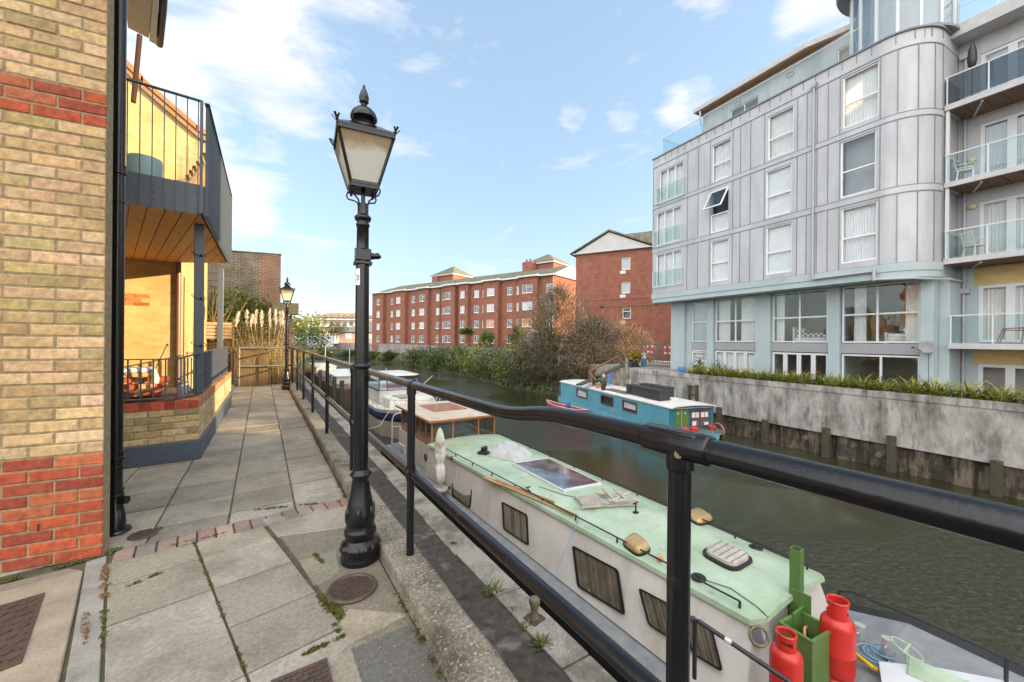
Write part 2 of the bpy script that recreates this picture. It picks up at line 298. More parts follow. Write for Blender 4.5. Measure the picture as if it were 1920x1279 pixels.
# ---- slabs
def clip(poly, n, d):       # keep n.p <= d
    o = []
    for i in range(len(poly)):
        a, b = poly[i], poly[(i+1)%len(poly)]; da, db = a[0]*n[0]+a[1]*n[1]-d, b[0]*n[0]+b[1]*n[1]-d
        if da <= 0: o.append(a)
        if (da < 0 < db) or (db < 0 < da): t = da/(da-db); o.append((a[0]+(b[0]-a[0])*t, a[1]+(b[1]-a[1])*t))
    return o
def area(p): return abs(sum(p[i][0]*p[(i+1)%len(p)][1]-p[(i+1)%len(p)][0]*p[i][1] for i in range(len(p))))/2
def inset(p, d):
    cx = sum(q[0] for q in p)/len(p); cy = sum(q[1] for q in p)/len(p); o = []
    for q in p:
        v = Vector((q[0]-cx, q[1]-cy)); l_ = v.length
        o.append((cx+v.x*(1-d*1.2/max(l_,.02)), cy+v.y*(1-d*1.2/max(l_,.02))))
    return o
def slab(mb, p, c, z=0.0, gap=.005, tilt=.003):
    if len(p) < 3 or area(p) < .002: return
    n = len(p); a0 = sum(p[i][0]*p[(i+1)%n][1]-p[(i+1)%n][0]*p[i][1] for i in range(n))
    if a0 < 0: p = p[::-1]
    o = inset(p, gap); i2 = inset(o, .005); dz = random.uniform(-tilt, tilt); sx = random.uniform(-tilt,tilt)*1.5; sy = random.uniform(-tilt,tilt)*1.5
    cx, cy = p[0]; H_ = lambda q: z+dz+sx*(q[0]-cx)+sy*(q[1]-cy)
    vs = [(q[0],q[1],z-.03) for q in o]+[(q[0],q[1],H_(q)-.004) for q in o]+[(q[0],q[1],H_(q)) for q in i2]
    fs = [(i,(i+1)%n,n+(i+1)%n,n+i) for i in range(n)]+[(n+i,n+(i+1)%n,2*n+(i+1)%n,2*n+i) for i in range(n)]+[tuple(range(2*n,3*n))]
    mb.add(vs, fs, c)
def jit(c, v=.12): k = 1+random.uniform(-v,v); return (c[0]*k, c[1]*k*(1+random.uniform(-.03,.03)), c[2]*k*(1+random.uniform(-.05,.05)))
SL = (.34,.305,.245)
random.seed(11)
bd = Vector((1.41,.16)).normalized(); bn = Vector((-bd.y, bd.x)); bo = Vector((-.79,3.57))   # brick band axis
mb = MB()
xs = [-60+.46*0]+[] ; xs = [-4.35,-3.89,-3.43,-2.97,-2.51,-2.05,-1.59,-1.13,-.67,-.21,.25,KX0-.01]
for i in range(len(xs)-1):
    for j in range(-2, 24):
        u0 = 3.98+.465*j + (.0 if i%2 else .0); sk = .06
        p = [(xs[i],u0+.006+sk*xs[i]),(xs[i+1],u0+.006+sk*xs[i+1]),(xs[i+1],u0+.459+sk*xs[i+1]),(xs[i],u0+.459+sk*xs[i])]
        p = clip(p, (-bn.x,-bn.y), -(bn.dot(bo)+.105)); p = clip(p, (0,1), 14.9)
        if len(p) > 2: slab(mb, p, jit(SL,.24), gap=.007, tilt=.004)
ea = Vector((-.22,.975)); eb = Vector((.975,.22))
def AB(a, b): q = ea*a+eb*b; return (q.x, q.y)
edges_b = [-.03,.40,.81]; rows = [1.14,1.56,1.98,2.36,2.79,3.23,3.66,4.1]
for i in range(2):
    for j in range(len(rows)-1):
        b0, b1 = edges_b[i], edges_b[i+1]; p = [AB(rows[j],b0),AB(rows[j],b1),AB(rows[j+1],b1),AB(rows[j+1],b0)]
        p = clip(p, (bn.x,bn.y), bn.dot(bo)-.105); p = clip(p, (1,0), KX0-.01)
        if i == 1 and j == 0: continue
        if i == 1 and j == 1: p = [AB(1.60,.40),AB(1.86,.81),AB(1.98,.81),AB(1.98,.40)]
        slab(mb, p, jit(SL,.18), gap=.0065)
# pieces to the right of the lamp and drain
BG = (.36,.31,.23)
P = lambda L_: [(gp(*q).x, gp(*q).y) for q in L_]
slab(mb, [AB(1.2,.82),AB(3.3,.85),(KX0-.012,3.3),(KX0-.012,1.0)], (.22,.195,.15), z=-.007, gap=.001)
slab(mb, P([(655,1215),(775,1165),(880,1300),(690,1330)]), (.14,.135,.125), gap=.005)
slab(mb, P([(645,1140),(770,1150),(655,1208),(632,1175)]), BG, z=-.002)
slab(mb, P([(560,1050),(630,1030),(640,1070),(610,1090),(590,1100)]), (.30,.28,.2), z=-.001)
slab(mb, [AB(3.21,.83),AB(3.60,.83),(KX0-.02,3.62),(KX0-.02,3.2)], jit(SL))
slab(mb, P([(510,1235),(690,1195),(700,1330),(470,1330)]), (.30,.27,.21), z=-.003)
build(mb, 'paving', m_slab, struct=True)
mb = MB()
slab(mb, [(-3.9,2.9),AB(3.55,-.13),AB(2.5,-.155),AB(1.1,-.3),(-3.9,.6)], (.31,.255,.19), z=-.006, gap=.002)
slab(mb, [AB(3.75,-.125),AB(3.75,-.035),AB(2.4,-.035),AB(1.2,-.035),AB(1.2,-.27),AB(2.46,-.145)], (.27,.255,.225), z=-.001, gap=.004)
slab(mb, [(-3.9,3.08),(-.99,3.53),AB(3.57,-.13),(-3.9,2.92)], (.24,.21,.165), z=-.002, gap=.004)
build(mb, 'concrete_apron', mat('apron_concrete',(.3,.3,.3),.9,.2,6,.8,60,attr=True,spec=.2,dirt=((.12,.10,.07),2.8,.55,.72,.7),dirt2=((.5,.44,.35),45,.62,.7,.5)), struct=True)
mb = MB(); t = -.02
while t < 1.45:
    p = [bo+bd*t-bn*.1, bo+bd*(t+.103)-bn*.1, bo+bd*(t+.103)+bn*.1, bo+bd*t+bn*.1]
    p = clip([(q.x,q.y) for q in p], (1,0), KX0-.01)
    slab(mb, p, jit(random.choice([(.34,.21,.18),(.30,.20,.18),(.36,.25,.21),(.27,.22,.2)]),.15), gap=.006, tilt=.004); t += .108
build(mb, 'brick_band', m_slab, struct=True)
# covers and drains
def cover(name, pts, label, cat, pat):
    mb = MB(); c = [(gp(*q).x, gp(*q).y) for q in pts]; mb.prism(c, -.03, .008)
    A, B, D = Vector(c[0]), Vector(c[1]), Vector(c[3]); nx, ny = pat
    for i in range(nx):
        for j in range(ny):
            s_, t_ = (i+.5)/nx, (j+.5)/ny; s_ = s_*.92+.04; t_ = t_*.92+.04; q = A*(1-s_)*(1-t_)+B*s_*(1-t_)+Vector(c[2])*s_*t_+D*(1-s_)*t_; a = atan2((B-A).y,(B-A).x)+(.75 if (i+j)%2 else -.75)
            mb.cbox((q.x,q.y,.0095), (B-A).length/nx*.95, .011, .005, a)
    return solo(mb, name, m_castiron, label, cat)
cover('manhole_cover', [(-260,1215),(85,1113),(40,1245),(-300,1380)], 'rusty cast iron inspection cover with raised tread in the concrete at bottom left', 'manhole cover', (16,9))
cover('manhole_cover', [(508,1279),(613,1236),(628,1300),(500,1360)], 'small purplish iron inspection cover at the bottom edge among the slabs', 'manhole cover', (9,7))
g = gp(660,1104); t = thing('drain_grate', 'round rusty slotted drain grate in the path beside the street lamp', 'drain', (g.x,g.y,0))
R_ = .125; mb = MB(); mb.torus((g.x,g.y,.004), R_, .012, 40, 6); build(mb, 'ring', m_castiron, t, smooth=True)
mb = MB()
for k in range(-5,6):
    h = sqrt(max(.0001,(R_-.006)**2-(k*.0215)**2)); mb.cbox((g.x+.0215*k*ea.x*1, g.y+.0215*k*ea.y, .004), 2*h, .012, .008, atan2(eb.y,eb.x))
build(mb, 'bars', m_castiron, t); mb = MB(); mb.lathe((g.x,g.y,-.011),[(R_,0),(R_,.0055)],32); build(mb, 'sump', m_dark, t)
g = gp(268,1003); mb = MB(); mb.lathe((g.x,g.y,-.02),[(.085,0),(.085,.022),(.078,.026)],28)
for k in range(-4,5): mb.cbox((g.x,g.y+k*.017,.008), 2*sqrt(.078**2-(k*.017)**2)*.9, .006,.005,.1)
solo(mb,'drain_cover',m_castiron,'small round iron cover set in the path beside the brick band','drain')
# moss and debris in joints
mb = MB(); random.seed(21)
def tuft(mb, x, y, z, r, n, pal, h=.02):
    for _ in range(n):
        a = random.random()*2*pi; q = r*sqrt(random.random()); px, py = x+q*cos(a), y+q*sin(a); s_ = random.uniform(.003,.008); b = random.random()*pi
        v = Vector((cos(b),sin(b),0))*s_; w_ = Vector((-sin(b),cos(b),0)).normalized()*s_*.6; hh = random.uniform(.2,1)*h
        mb.add([(px-v.x,py-v.y,z),(px+v.x,py+v.y,z+hh*.4),(px+w_.x,py+w_.y,z+hh)],[(0,1,2)], jit(random.choice(pal),.3))
MOSS = [(.10,.12,.02),(.14,.14,.03),(.07,.09,.02),(.17,.15,.04)]
def mossline(p, q, n=8, r=.012, k=14, pal=MOSS):
    for i in range(n):
        t_ = random.random(); j = noise.noise(Vector((t_*5,p[0]*9,p[1]*3)))
        if j < -.15: continue
        tuft(mb, p[0]+(q[0]-p[0])*t_, p[1]+(q[1]-p[1])*t_, 0, r*random.uniform(.5,1.6), k, pal, .012)
def ml(a, b, n, r=.012, k=14, pal=MOSS): A, B = gp(*a), gp(*b); mossline((A.x,A.y),(B.x,B.y), n, r, k, pal)
mossline((KX0-.015,1.0),(KX0-.015,14.5), 360, .018)
ml((0,1092),(200,1040),90,.016,20); ml((362,1013),(460,1260),42,.008); ml((322,1023),(420,1000),16,.012,12); ml((200,1050),(190,1260),40)
ml((420,962),(640,940),60,.014); ml((620,1125),(640,1160),50,.03,24); ml((590,1100),(640,1195),60,.016); ml((610,1060),(590,1040),30)
ml((660,1085),(700,1090),20,.01); ml((240,1100),(300,1075),30,.012); ml((570,1228),(650,1190),40,.012); ml((780,1160),(850,1279),60,.02)
ml((195,1040),(225,1028),36,.025,26,[(.14,.22,.04),(.10,.18,.03)]); ml((285,1000),(300,990),16,.02)
LIT = [(.28,.17,.08),(.35,.24,.13),(.2,.12,.06)]
ml((165,1065),(160,1230),34,.014,12,LIT); ml((198,1060),(196,1150),50,.018,18,LIT)
build(mb, 'moss', m_leaf, stuff=True)
# ================================================================ NEAR BRICK BUILDING
YB = [(.54,.36,.185),(.58,.40,.21),(.50,.34,.17),(.58,.38,.215),(.44,.33,.15),(.60,.42,.25)]
RB = [(.44,.10,.045),(.38,.08,.04),(.48,.14,.065),(.30,.07,.04)]
MORT = (.33,.265,.165)
def bricks(mb, W, z0, z1, x0=0.0, red=lambda c: False, header_red=None, course=.075, bw=.225, out=.007, bond='stretch', palY=YB, palR=RB, right_aligned=True):
    """brick face on local y=0 facing -y, x from x0 to x0+W; courses counted from z0"""
    nC = int(round((z1-z0)/course))
    mb.box(x0, x0+W, 0, .10, z0, z1, MORT)
    for c in range(nC):
        off = 0 if c % 2 == 0 else -bw/2; x = x0+W+ (0 if c%2==0 else 0); first = bw if c%2==0 else bw/2
        xr = x0+W
        while xr > x0+.01:
            L_ = first; first = bw; xl = max(x0, xr-L_); g = .005
            a, b = xl+g, xr-(g if xr < x0+W-.001 else 0.0); za, zb = z0+c*course+g, z0+(c+1)*course-g
            if b-a > .02:
                cc = jit(random.choice(palR if red(c) else palY), .16); e = .006; o_ = -out*random.uniform(.6,1.15); j = lambda: random.uniform(-.0025,.0025)
                vs = [(a,-.001,za),(b,-.001,za),(b,-.001,zb),(a,-.001,zb),(a+e+j(),o_,za+e+j()),(b-e*.8,o_,za+e+j()),(b-e*.8,o_,zb-e+j()),(a+e+j(),o_,zb-e+j())]
                mb.add(vs, [(4,5,6,7),(0,1,5,4),(1,2,6,5),(2,3,7,6),(3,0,4,7)], cc)
            xr = xl
random.seed(2)
NB = Frame(-.866, 3.60, radians(-5.0)); bt = thing('brick_building', 'nearest yellow brick building with red brick base and red band at the left edge', 'building', (-.866,3.6,0), radians(-5))
mb = MB(NB.M); bricks(mb, 1.6, -.0, 6.0, x0=-1.6, red=lambda c: c < 9 or 37 <= c <= 39)
build(mb, 'wall', m_brick, bt)
mb = MB(); A = NB.M @ Vector((-.10,.10,0)); 
mb.prism([(A.x-.25,A.y+.005),(A.x-.75,A.y+1.0),(A.x-3,A.y+1.0),(A.x-3,A.y+.22)], 0, 6.0); m_ybrick = brickmat('yellow_brick', (.47,.35,.18), (.42,.30,.14), (.40,.32,.2)); build(mb, 'side_wall', m_ybrick, bt)
mb = MB(NB.M); mb.cbox((-.29,-.009,.248), .006,.01,.045); build(mb, 'weep_vent', m_dark, bt)
# eave over the recess
m_soffit = mat('cream_soffit', (.62,.56,.47), .6, .08, 4)
mb = MB(); q = [gp(*p, 5.8) for p in ((240,52),(279,72),(292,-80),(225,-80))]; mb.prism([(p.x,p.y) for p in q], 5.8, 5.95); eo = build(mb, 'eave_soffit', m_soffit, bt)
mb = MB(); q = [gp(280,73,5.8),gp(293,80,5.8),gp(301,-80,5.8),gp(292.5,-80,5.8)]; mb.prism([(p.x,p.y) for p in q], 5.77, 5.97); build(mb, 'fascia', m_white, bt)
mb = MB(); mb.tube([gp(309,-60,5.9), gp(305,20,5.9), gp(299,84,5.9)], .045, 10); build(mb, 'gutter', m_blackm, bt, smooth=True)
mb = MB(); mb.tube([dp(262,66,6.5), dp(261,78,6.5), dp(257,120,6.5), dp(250,192,6.5)], .035, 10); build(mb, 'downpipe', mat('brown_pipe',(.05,.025,.018),.8,spec=.1), bt, smooth=True)
# black downpipe
t = thing('downpipe', 'glossy black cast iron downpipe standing on the paving at the corner of the brick wall', 'downpipe', (-.90,4.03,0))
px_, py_ = -.905, 4.03
mb = MB(); mb.tube([(px_,py_,.30),(px_,py_,7.0)], .040, 20); build(mb, 'pipe', m_black, t, smooth=True)
mb = MB(); prof = [(.046,0),(.052,.004),(.052,.02),(.046,.025),(.046,.05),(.050,.052),(.050,.066),(.044,.07)]
for z in (.52,.245,2.62,):
    mb = MB(); mb.lathe((px_,py_,z), prof, 24); build(mb, 'collar', m_black, t, smooth=True)
mb = MB()
for z in (1.46+.95,.455):
    mb.lathe((px_,py_,z),[(.043,0),(.046,.003),(.046,.018),(.043,.021)],24); mb.tube([(px_,py_,z+.01),(px_-.14,py_-.02,z+.01)], .009, 8); build(mb, 'bracket', m_black, t, smooth=True); mb = MB()
mb = MB(); mb.tube([(px_,py_,.31),(px_,py_,.17),(px_+.006,py_-.012,.12),(px_+.012,py_-.03,.07),(px_+.01,py_-.035,.0)], [.044,.046,.052,.055,.055], 20); mb.lathe((px_+.01,py_-.03,0),[(.085,0),(.088,.008),(.08,.022),(.06,.028)],28)
mb.tube([(px_+.03,py_-.02,.225),(px_+.075,py_-.04,.225)],.028,14); build(mb, 'shoe', m_black, t, smooth=True)
# ================================================================ HOUSE BEHIND THE TERRACE
HU = 10.0
ht = thing('yellow_brick_house', 'sunlit yellow brick house with stepped gable corbel behind the terrace and balcony', 'house', (-3,HU,0))
m_house = brickmat('sunlit_yellow_brick', (.50,.37,.17), (.44,.31,.13), (.46,.37,.22), dirt=((.5,.22,.08), 1.2, .62, .75, .35))
mb = MB(); mb.box(-9,-1.40,HU,HU+5,-.0,4.35); 
mb.yprism([(-9,4.35),(-1.40,4.35),(-1.40,5.0),(-.98,5.45),(-1.12,5.52),(-1.9,6.15),(-5,9.2),(-9,9.2)], HU, HU+5)
build(mb, 'wall', m_house, ht)
mb = MB(); st = 8
for k in range(st):
    x0 = -1.40+.42*k/st; z0 = 4.42+.80*k/st
    mb.box(x0, x0+.42/st+.003, HU-.004*(k%2)-.003, HU+.5, z0, 5.02+.40*k/st+.05)
build(mb, 'corbel', brickmat('corbel_brick', (.40,.30,.14), (.34,.25,.12), (.38,.3,.2)), ht)
m_tile = mat('clay_roof_tile', (.36,.14,.06), .85, .3, 9, .8, 40)
def ell(p, q, h, th, m, name, par, y0, y1):
    mb = MB(); (x0,z0),(x1,z1) = p,q; mb.yprism([(x0,z0),(x1,z1),(x1,z1+th),(x0,z0+th)], y0, y1); return build(mb, name, m, par)
ell((-1.93,6.17),(-1.10,5.50),0,.10, m_tile, 'roof', ht, HU-.10, HU+5)
mb = MB(); mb.yprism([(-5.2,9.44),(-1.90,6.15),(-1.9,6.27),(-5.2,9.56)], HU-.10, HU+5); mb.yprism([(-1.12,5.50),(-.90,5.42),(-.90,5.52),(-1.12,5.60)], HU-.10, HU+5); build(mb,'roof', m_tile, ht)
m_verge = mat('verge_board', (.25,.13,.06), .7, .15, 6)
mb = MB(); mb.yprism([(-5.2,9.32),(-1.90,6.03),(-1.10,5.38),(-.94,5.32),(-.94,5.42),(-1.10,5.49),(-1.90,6.14),(-5.2,9.43)], HU-.07, HU-.012); build(mb, 'verge', m_verge, ht)
mb = MB(); mb.tube([(-1.37,HU-.05,.3),(-1.37,HU-.05,2.95)], .04, 10); build(mb, 'downpipe', mat('brown_downpipe',(.16,.09,.07),.35), ht, smooth=True)
mb = MB(); mb.tube([(-1.30,HU-.06,4.3),(-1.12,HU-.06,4.62),(-1.02,HU-.06,4.85)], .035, 10); mb.box(-1.36,-1.27,HU-.1,HU-.02,4.2,4.5); build(mb, 'gutter_pipe', mat('wood_brown',(.20,.12,.07),.6), ht, smooth=True)
mb = MB(); mb.box(-4.6,-2.62,HU-.02,HU-.004,2.0,2.225, (.45,.16,.05));
for r_ in range(3):
    for k in range(5):
        x = -2.95+k*.235-(.117 if r_ == 1 else 0)
        if x+.22 < -1.42: mb.box(x, x+.215, HU-.010, HU-.003, 2.02+r_*.075, 2.085+r_*.075, jit((.42,.17,.06),.2))
build(mb, 'red_brick_pattern', m_brick, ht)
# side passage wall (left) with window strip behind the pipe
mb = MB(); mb.prism([(-1.9,5.2),(-1.75,5.25),(-3.15,10),(-3.3,10)], 0, 5.2); solo(mb, 'side_passage_wall', m_ybrick, 'shaded yellow brick wall strip just behind the black downpipe', 'wall')
# ================================================================ TERRACE
TX = -.62; TU = 5.93; TA = radians(6)
tt = thing('terrace_wall', 'low yellow brick terrace wall with red brick capping and dark grey painted plinth', 'wall', (TX,TU,0))
FT_ = Frame(TX, TU, TA); FS = Frame(TX, TU, radians(90)-radians(.8))   # front and side faces (side faces +X)
random.seed(9)
mb = MB(FT_.M); bricks(mb, 2.6, .23, .605, x0=-2.6, palY=[(.50,.36,.18),(.44,.33,.17),(.36,.27,.15),(.52,.40,.22)])
W_ = 4.5
mb.M = FS.M; bricks(mb, W_, .23, .605, x0=0, palY=[(.50,.38,.22),(.55,.42,.27),(.46,.33,.19)]); build(mb, 'brick_face', m_brick, tt)
mb = MB(FT_.M)
for k in range(25):
    x = -.105*(k+1); mb.box(x+.006, x+.100, -.008, .10, .609, .70, jit((.42,.08,.045),.35))
mb.box(-2.6,0,0,.10,.606,.695,MORT)
mb.M = FS.M
for k in range(43): mb.box(.105*k+.004, .105*k+.098, -.006, .22, .609, .705, jit((.42,.2,.11),.25))
mb.box(0,W_,.003,.21,.606,.698,MORT); build(mb, 'capping', m_brick, tt)
m_plinth = mat('slate_grey_paint', (.055,.075,.105), .55, .15, 5, .3, 40, dirt=((.2,.2,.19), 3, .6, .75, .5))
mb = MB(); a = FT_.M @ Vector((-2.6,-.02,0)); b = FT_.M @ Vector((.02,-.02,0)); c = FS.M @ Vector((W_,-.02,0)); d = FS.M @ Vector((W_,.15,0)); e = FT_.M @ Vector((-2.6,.2,0))
mb.prism([(a.x,a.y),(b.x,b.y),(c.x,c.y),(d.x,d.y),(TX-.2,TU+.2),(e.x,e.y)], 0.0, .229); build(mb, 'plinth', m_plinth, tt, bevel=.012)
mb = MB(); mb.prism([(-6,5.75),(TX-.16,TU+.13),(TX-.1,10.3),(-6,10.3)], -.0, .40); solo(mb,'terrace_floor',m_quay,'raised paved floor of the terrace behind the low brick wall','terrace')
m_anth = mat('anthracite_paint', (.065,.08,.105), .4, .1, 6, .1, 30, spec=.5)
# terrace railing
rt = thing('terrace_railing', 'anthracite metal railing of thin uprights standing on the low terrace wall', 'railing', (TX,TU,.7))
mb = MB(FT_.M); zt, zb = 1.18, .735
mb.bar((-2.6,.05,zt),(-.20,.05,zt),.04,.012); mb.bar((-2.6,.05,zb),(-.16,.05,zb),.04,.012)
A = Vector((-.20,.05)); B_ = FT_.M.inverted() @ (FS.M @ Vector((.35,.06,0)))
mb.bar((-.20,.05,zt),(B_.x,B_.y,zt+.05),.04,.012); mb.bar((-.18,.05,zb),(B_.x,B_.y,zb),.04,.012)
mb.M = FS.M; mb.bar((.35,.06,zt+.05),(4.3,.06,zt+.07),.045,.014); mb.bar((.3,.06,zb),(4.3,.06,zb),.04,.012); build(mb, 'top_and_bottom_rail', m_anth, rt)
mb = MB(FT_.M)
for k in range(24): mb.cbox((-.20-.104*k,.05,(zt+zb)/2), .012,.03, zt-zb-.01)
for k in range(1,6): q = k/6; mb.cbox((-.20+(B_.x+.20)*q, .05+(B_.y-.05)*q, (zt+zb)/2+.01), .012,.045, zt-zb-.01)
mb.M = FS.M
for k in range(38): mb.cbox((.40+.104*k,.06,(zt+zb)/2+.03), .012,.045, zt-zb+.04)
build(mb, 'uprights', m_anth, rt)
# inner sloping stair rail, low inner wall
t = thing('stair_handrail', 'thin black stair handrail sloping down against the sunlit house wall', 'handrail', (-2.2,9.2,.4))
mb = MB(); pts = [dp(205,626,8.6), dp(330,655,8.6), dp(350,662,8.7), dp(430,662,9.4)]; mb.tube(pts, .012, 6)
for px in range(215,430,17):
    q = 0 if px < 330 else 1; y_ = 628+(px-205)*27/125 if px < 330 else 656+(px-330)*.1
    mb.bar(dp(px,y_,8.6), dp(px,712,8.6), .012)
build(mb, 'rail_and_bars', m_blackm, t)
mb = MB(); A = dp(290,706,8.2); random.seed(4)
for r_ in range(3):
    for k in range(9): mb.cbox((-2.25+k*.105, 8.4+.0*k+r_*.28, .45+r_*.085+.10), .098, .24, .075, 0, c=jit(random.choice([(.42,.10,.05),(.55,.36,.2),(.42,.10,.05)]),.2))
mb.box(-2.35,-1.2,8.55,9.6,.40,.50,(.4,.3,.2)); solo(mb,'brick_steps',m_brick,'low steps with alternating red and buff bricks inside the terrace','steps')
# folding chair with pale cushion
t = thing('folding_chair', 'black folding chair with pale blue cushion on the terrace', 'chair', (-1.9,6.9,.4))
c0 = dp(262,745,6.6); cx, cy = c0.x, c0.y
mb = MB(Matrix.Translation((cx,cy,.40)) @ Matrix.Rotation(.15,4,'Z'))
for s_ in (-.2,.2): mb.bar((-.22,s_,0),(.20,s_,.44),.025,.012); mb.bar((.24,s_,0),(-.18,s_,.44),.025,.012); mb.bar((.12,s_,.30),(.34,s_,.92),.03,.014)
mb.bar((.34,-.2,.9),(.34,.2,.9),.03); mb.bar((.24,-.2,.02),(.24,.2,.02),.02); mb.bar((-.2,-.2,.42),(-.2,.2,.42),.02); build(mb,'frame',m_blackm,t)
m_cush = mat('pale_blue_fabric', (.50,.58,.60), .9, .15, 12, .3, 50)
mb = MB(Matrix.Translation((cx,cy,.40)) @ Matrix.Rotation(.15,4,'Z')); mb.box(-.24,.20,-.21,.21,.45,.53); build(mb,'cushion',m_cush,t,smooth=True,bevel=.03)
mb = MB(Matrix.Translation((cx,cy,.40)) @ Matrix.Rotation(.15,4,'Z')); 
for k in range(4): mb.cbox((.17+.012*k,-.235,.30-.02*k), .05,.02,.44-.05*k, 0, 0, .05*k)
build(mb,'hanging_cloth',m_cush,t,bevel=.008)
c0 = dp(200,700,6.4); mb = MB(); mb.cbox((c0.x,c0.y,.95),.36,.05,.30,.1,.15); solo(mb,'seat_back_cushion',m_cush,'pale blue cushion at the left edge of the terrace beside the pipe','cushion',bevel=.02)
c0 = dp(345,735,6.6); mb = MB(); mb.lathe((c0.x,c0.y,.40),[(.07,0),(.09,.10),(.085,.2),(.06,.26),(.065,.30)],14); solo(mb,'lantern_jar',m_white,'small pale lantern jar on the terrace floor behind the railing','lantern',smooth=True)
# ================================================================ BALCONY
bt = thing('steel_balcony', 'anthracite steel balcony with vertical bars and timber soffit on tall square posts', 'balcony', (TX,TU,0))
D0, D1, DT = 2.88, 3.20, 4.20
c_fl = FT_.M @ Vector((-3.4,0,0)); c_fr = Vector((TX+.02,TU,0)); c_br = Vector((-.565,9.5,0)); c_b2 = Vector((-1.42,9.99,0)); c_bl = Vector((-4.2,9.99,0))
outl = [(c_fl.x,c_fl.y),(c_fr.x,c_fr.y),(c_br.x,c_br.y),(c_b2.x,c_b2.y),(c_bl.x,c_bl.y)]
mb = MB(); mb.prism(outl, D0+.03, D1); build(mb,'deck', m_anth, bt)
mb = MB(); o2 = [(c_fl.x,c_fl.y),(c_fr.x-.03,c_fr.y+.03),(c_br.x-.03,c_br.y),(c_b2.x,c_b2.y),(c_bl.x,c_bl.y)]
da = Vector((-.228,.974)); dn = Vector((.974,.228)); k = -30; random.seed(8)
while k < 20:
    s0 = k*.148; p = clip(o2, (dn.x,dn.y), s0+.138); p = clip(p, (-dn.x,-dn.y), -s0) if len(p) > 2 else p
    if len(p) > 2: mb.prism(p, D0, D0+.022, jit((.62,.30,.09),.14))
    k += 1
m_wood = mat('soffit_timber', (.4,.2,.07), .55, .22, 3, .5, 30, attr=True, stretch=(14,1.2,1))
build(mb,'soffit_boards', m_wood, bt)
mb = MB(FT_.M); mb.box(-3.4,.0,-.012,0,D0-.01,D1+.02); dd = (Vector((c_br.x,c_br.y,0))-c_fr); a2 = atan2(dd.y,dd.x); FB = Frame(c_fr.x,c_fr.y,a2); LB = dd.length
mb.M = FB.M; mb.box(0,LB,-.012,0,D0-.01,D1+.02); build(mb,'fascia', m_anth, bt)
mb = MB(FT_.M)
for k in range(33): mb.cbox((-.03-.1*k,-.019,(D0+DT)/2), .010,.012, DT-D0)
mb.M = FB.M
for k in range(34): mb.cbox((.05+.104*k,-.028,(D0+DT)/2), .010,.030, DT-D0)
build(mb,'upright_bars', m_anth, bt)
mb = MB(FT_.M); mb.bar((-3.4,-.02,DT),(0,-.02,DT),.045,.012); mb.cbox((.0,-.03,(D0+DT)/2),.03,.035,DT-D0); mb.M = FB.M; mb.bar((0,-.03,DT),(LB,-.03,DT),.05,.012); mb.cbox((LB,-.03,(D0+DT)/2),.02,.05,DT-D0); build(mb,'handrail', m_anth, bt)
mb = MB(FT_.M)
for x in (-.42,-1.43):
    for z in (2.97,3.05,3.13): mb.tube([(x,-.012,z),(x,-.024,z)], .012, 8)
build(mb,'bolts', m_anth, bt)
def post(x, y, w_, z0, z1):
    mb = MB(Matrix.Translation((x,y,0)) @ Matrix.Rotation(TA,4,'Z')); mb.box(-w_/2,w_/2,-w_/2,w_/2,z0,z1); o = build(mb,'post', m_anth, bt, bevel=.006)
pA = dp(373,560,5.12); post(pA.x, pA.y, .105, .705, D0-.003); pB = dp(413,600,8.35); post(pB.x, pB.y, .10, .705, D0-.003)
mb = MB(); random.seed(1)
for z in (2.5,1.95,1.35,.98): mb.torus((pA.x,pA.y,z), .078, .004, 16, 5, Matrix.Rotation(.35,4,'X') @ Matrix.Rotation(.3,4,'Y')); mb.ball((pA.x+.03,pA.y-.075,z-.02), .016, 6)
solo(mb,'string_lights',m_blackm,'dark cable of small festoon bulbs wound round the front balcony post','string lights',smooth=True)
c0 = dp(272,330,5.5); mb = MB(); mb.lathe((c0.x,c0.y,D1),[(.165,0),(.175,.02),(.185,.66),(.18,.69),(.165,.69),(.16,.60)],28)
solo(mb,'round_planter',mat('sea_green_plastic',(.22,.33,.33),.5,.08),'round sea green planter standing on the balcony deck','planter',smooth=True,sharp=50)
# ================================================================ RIVERSIDE HANDRAIL
RV = .784; PU = [.548+1.861*k for k in range(8)]
t = thing('riverside_railing', 'glossy black tubular two-rail riverside railing running along the kerb', 'railing', (RV, 2.4, .1))
mb = MB(); ZT, ZH, ZL = 1.146, 1.196, .604
mb.tube([(RV,-1.6,ZH),(RV,.2,ZH),(RV,.548,ZH),(RV,.84,ZH-.002),(RV,.98,ZH-.006),(RV,1.07,ZH-.016),(RV,1.16,ZT+.018),(RV,1.25,ZT+.006),(RV,1.36,ZT),(RV,4,ZT),(RV,9,ZT),(RV,13.95,ZT),(RV-.03,14.03,ZT),(RV-.1,14.08,ZT)], [.0262]*3+[.0255]*4+[.0245]*3+[.0235]*5, 20)
build(mb,'top_rail',m_black,t,smooth=True)
mb = MB(); mb.tube([(RV,-1.6,ZL),(RV,5,ZL),(RV,13.95,ZL),(RV-.03,14.03,ZL),(RV-.1,14.08,ZL)], .0235, 20); build(mb,'lower_rail',m_black,t,smooth=True)
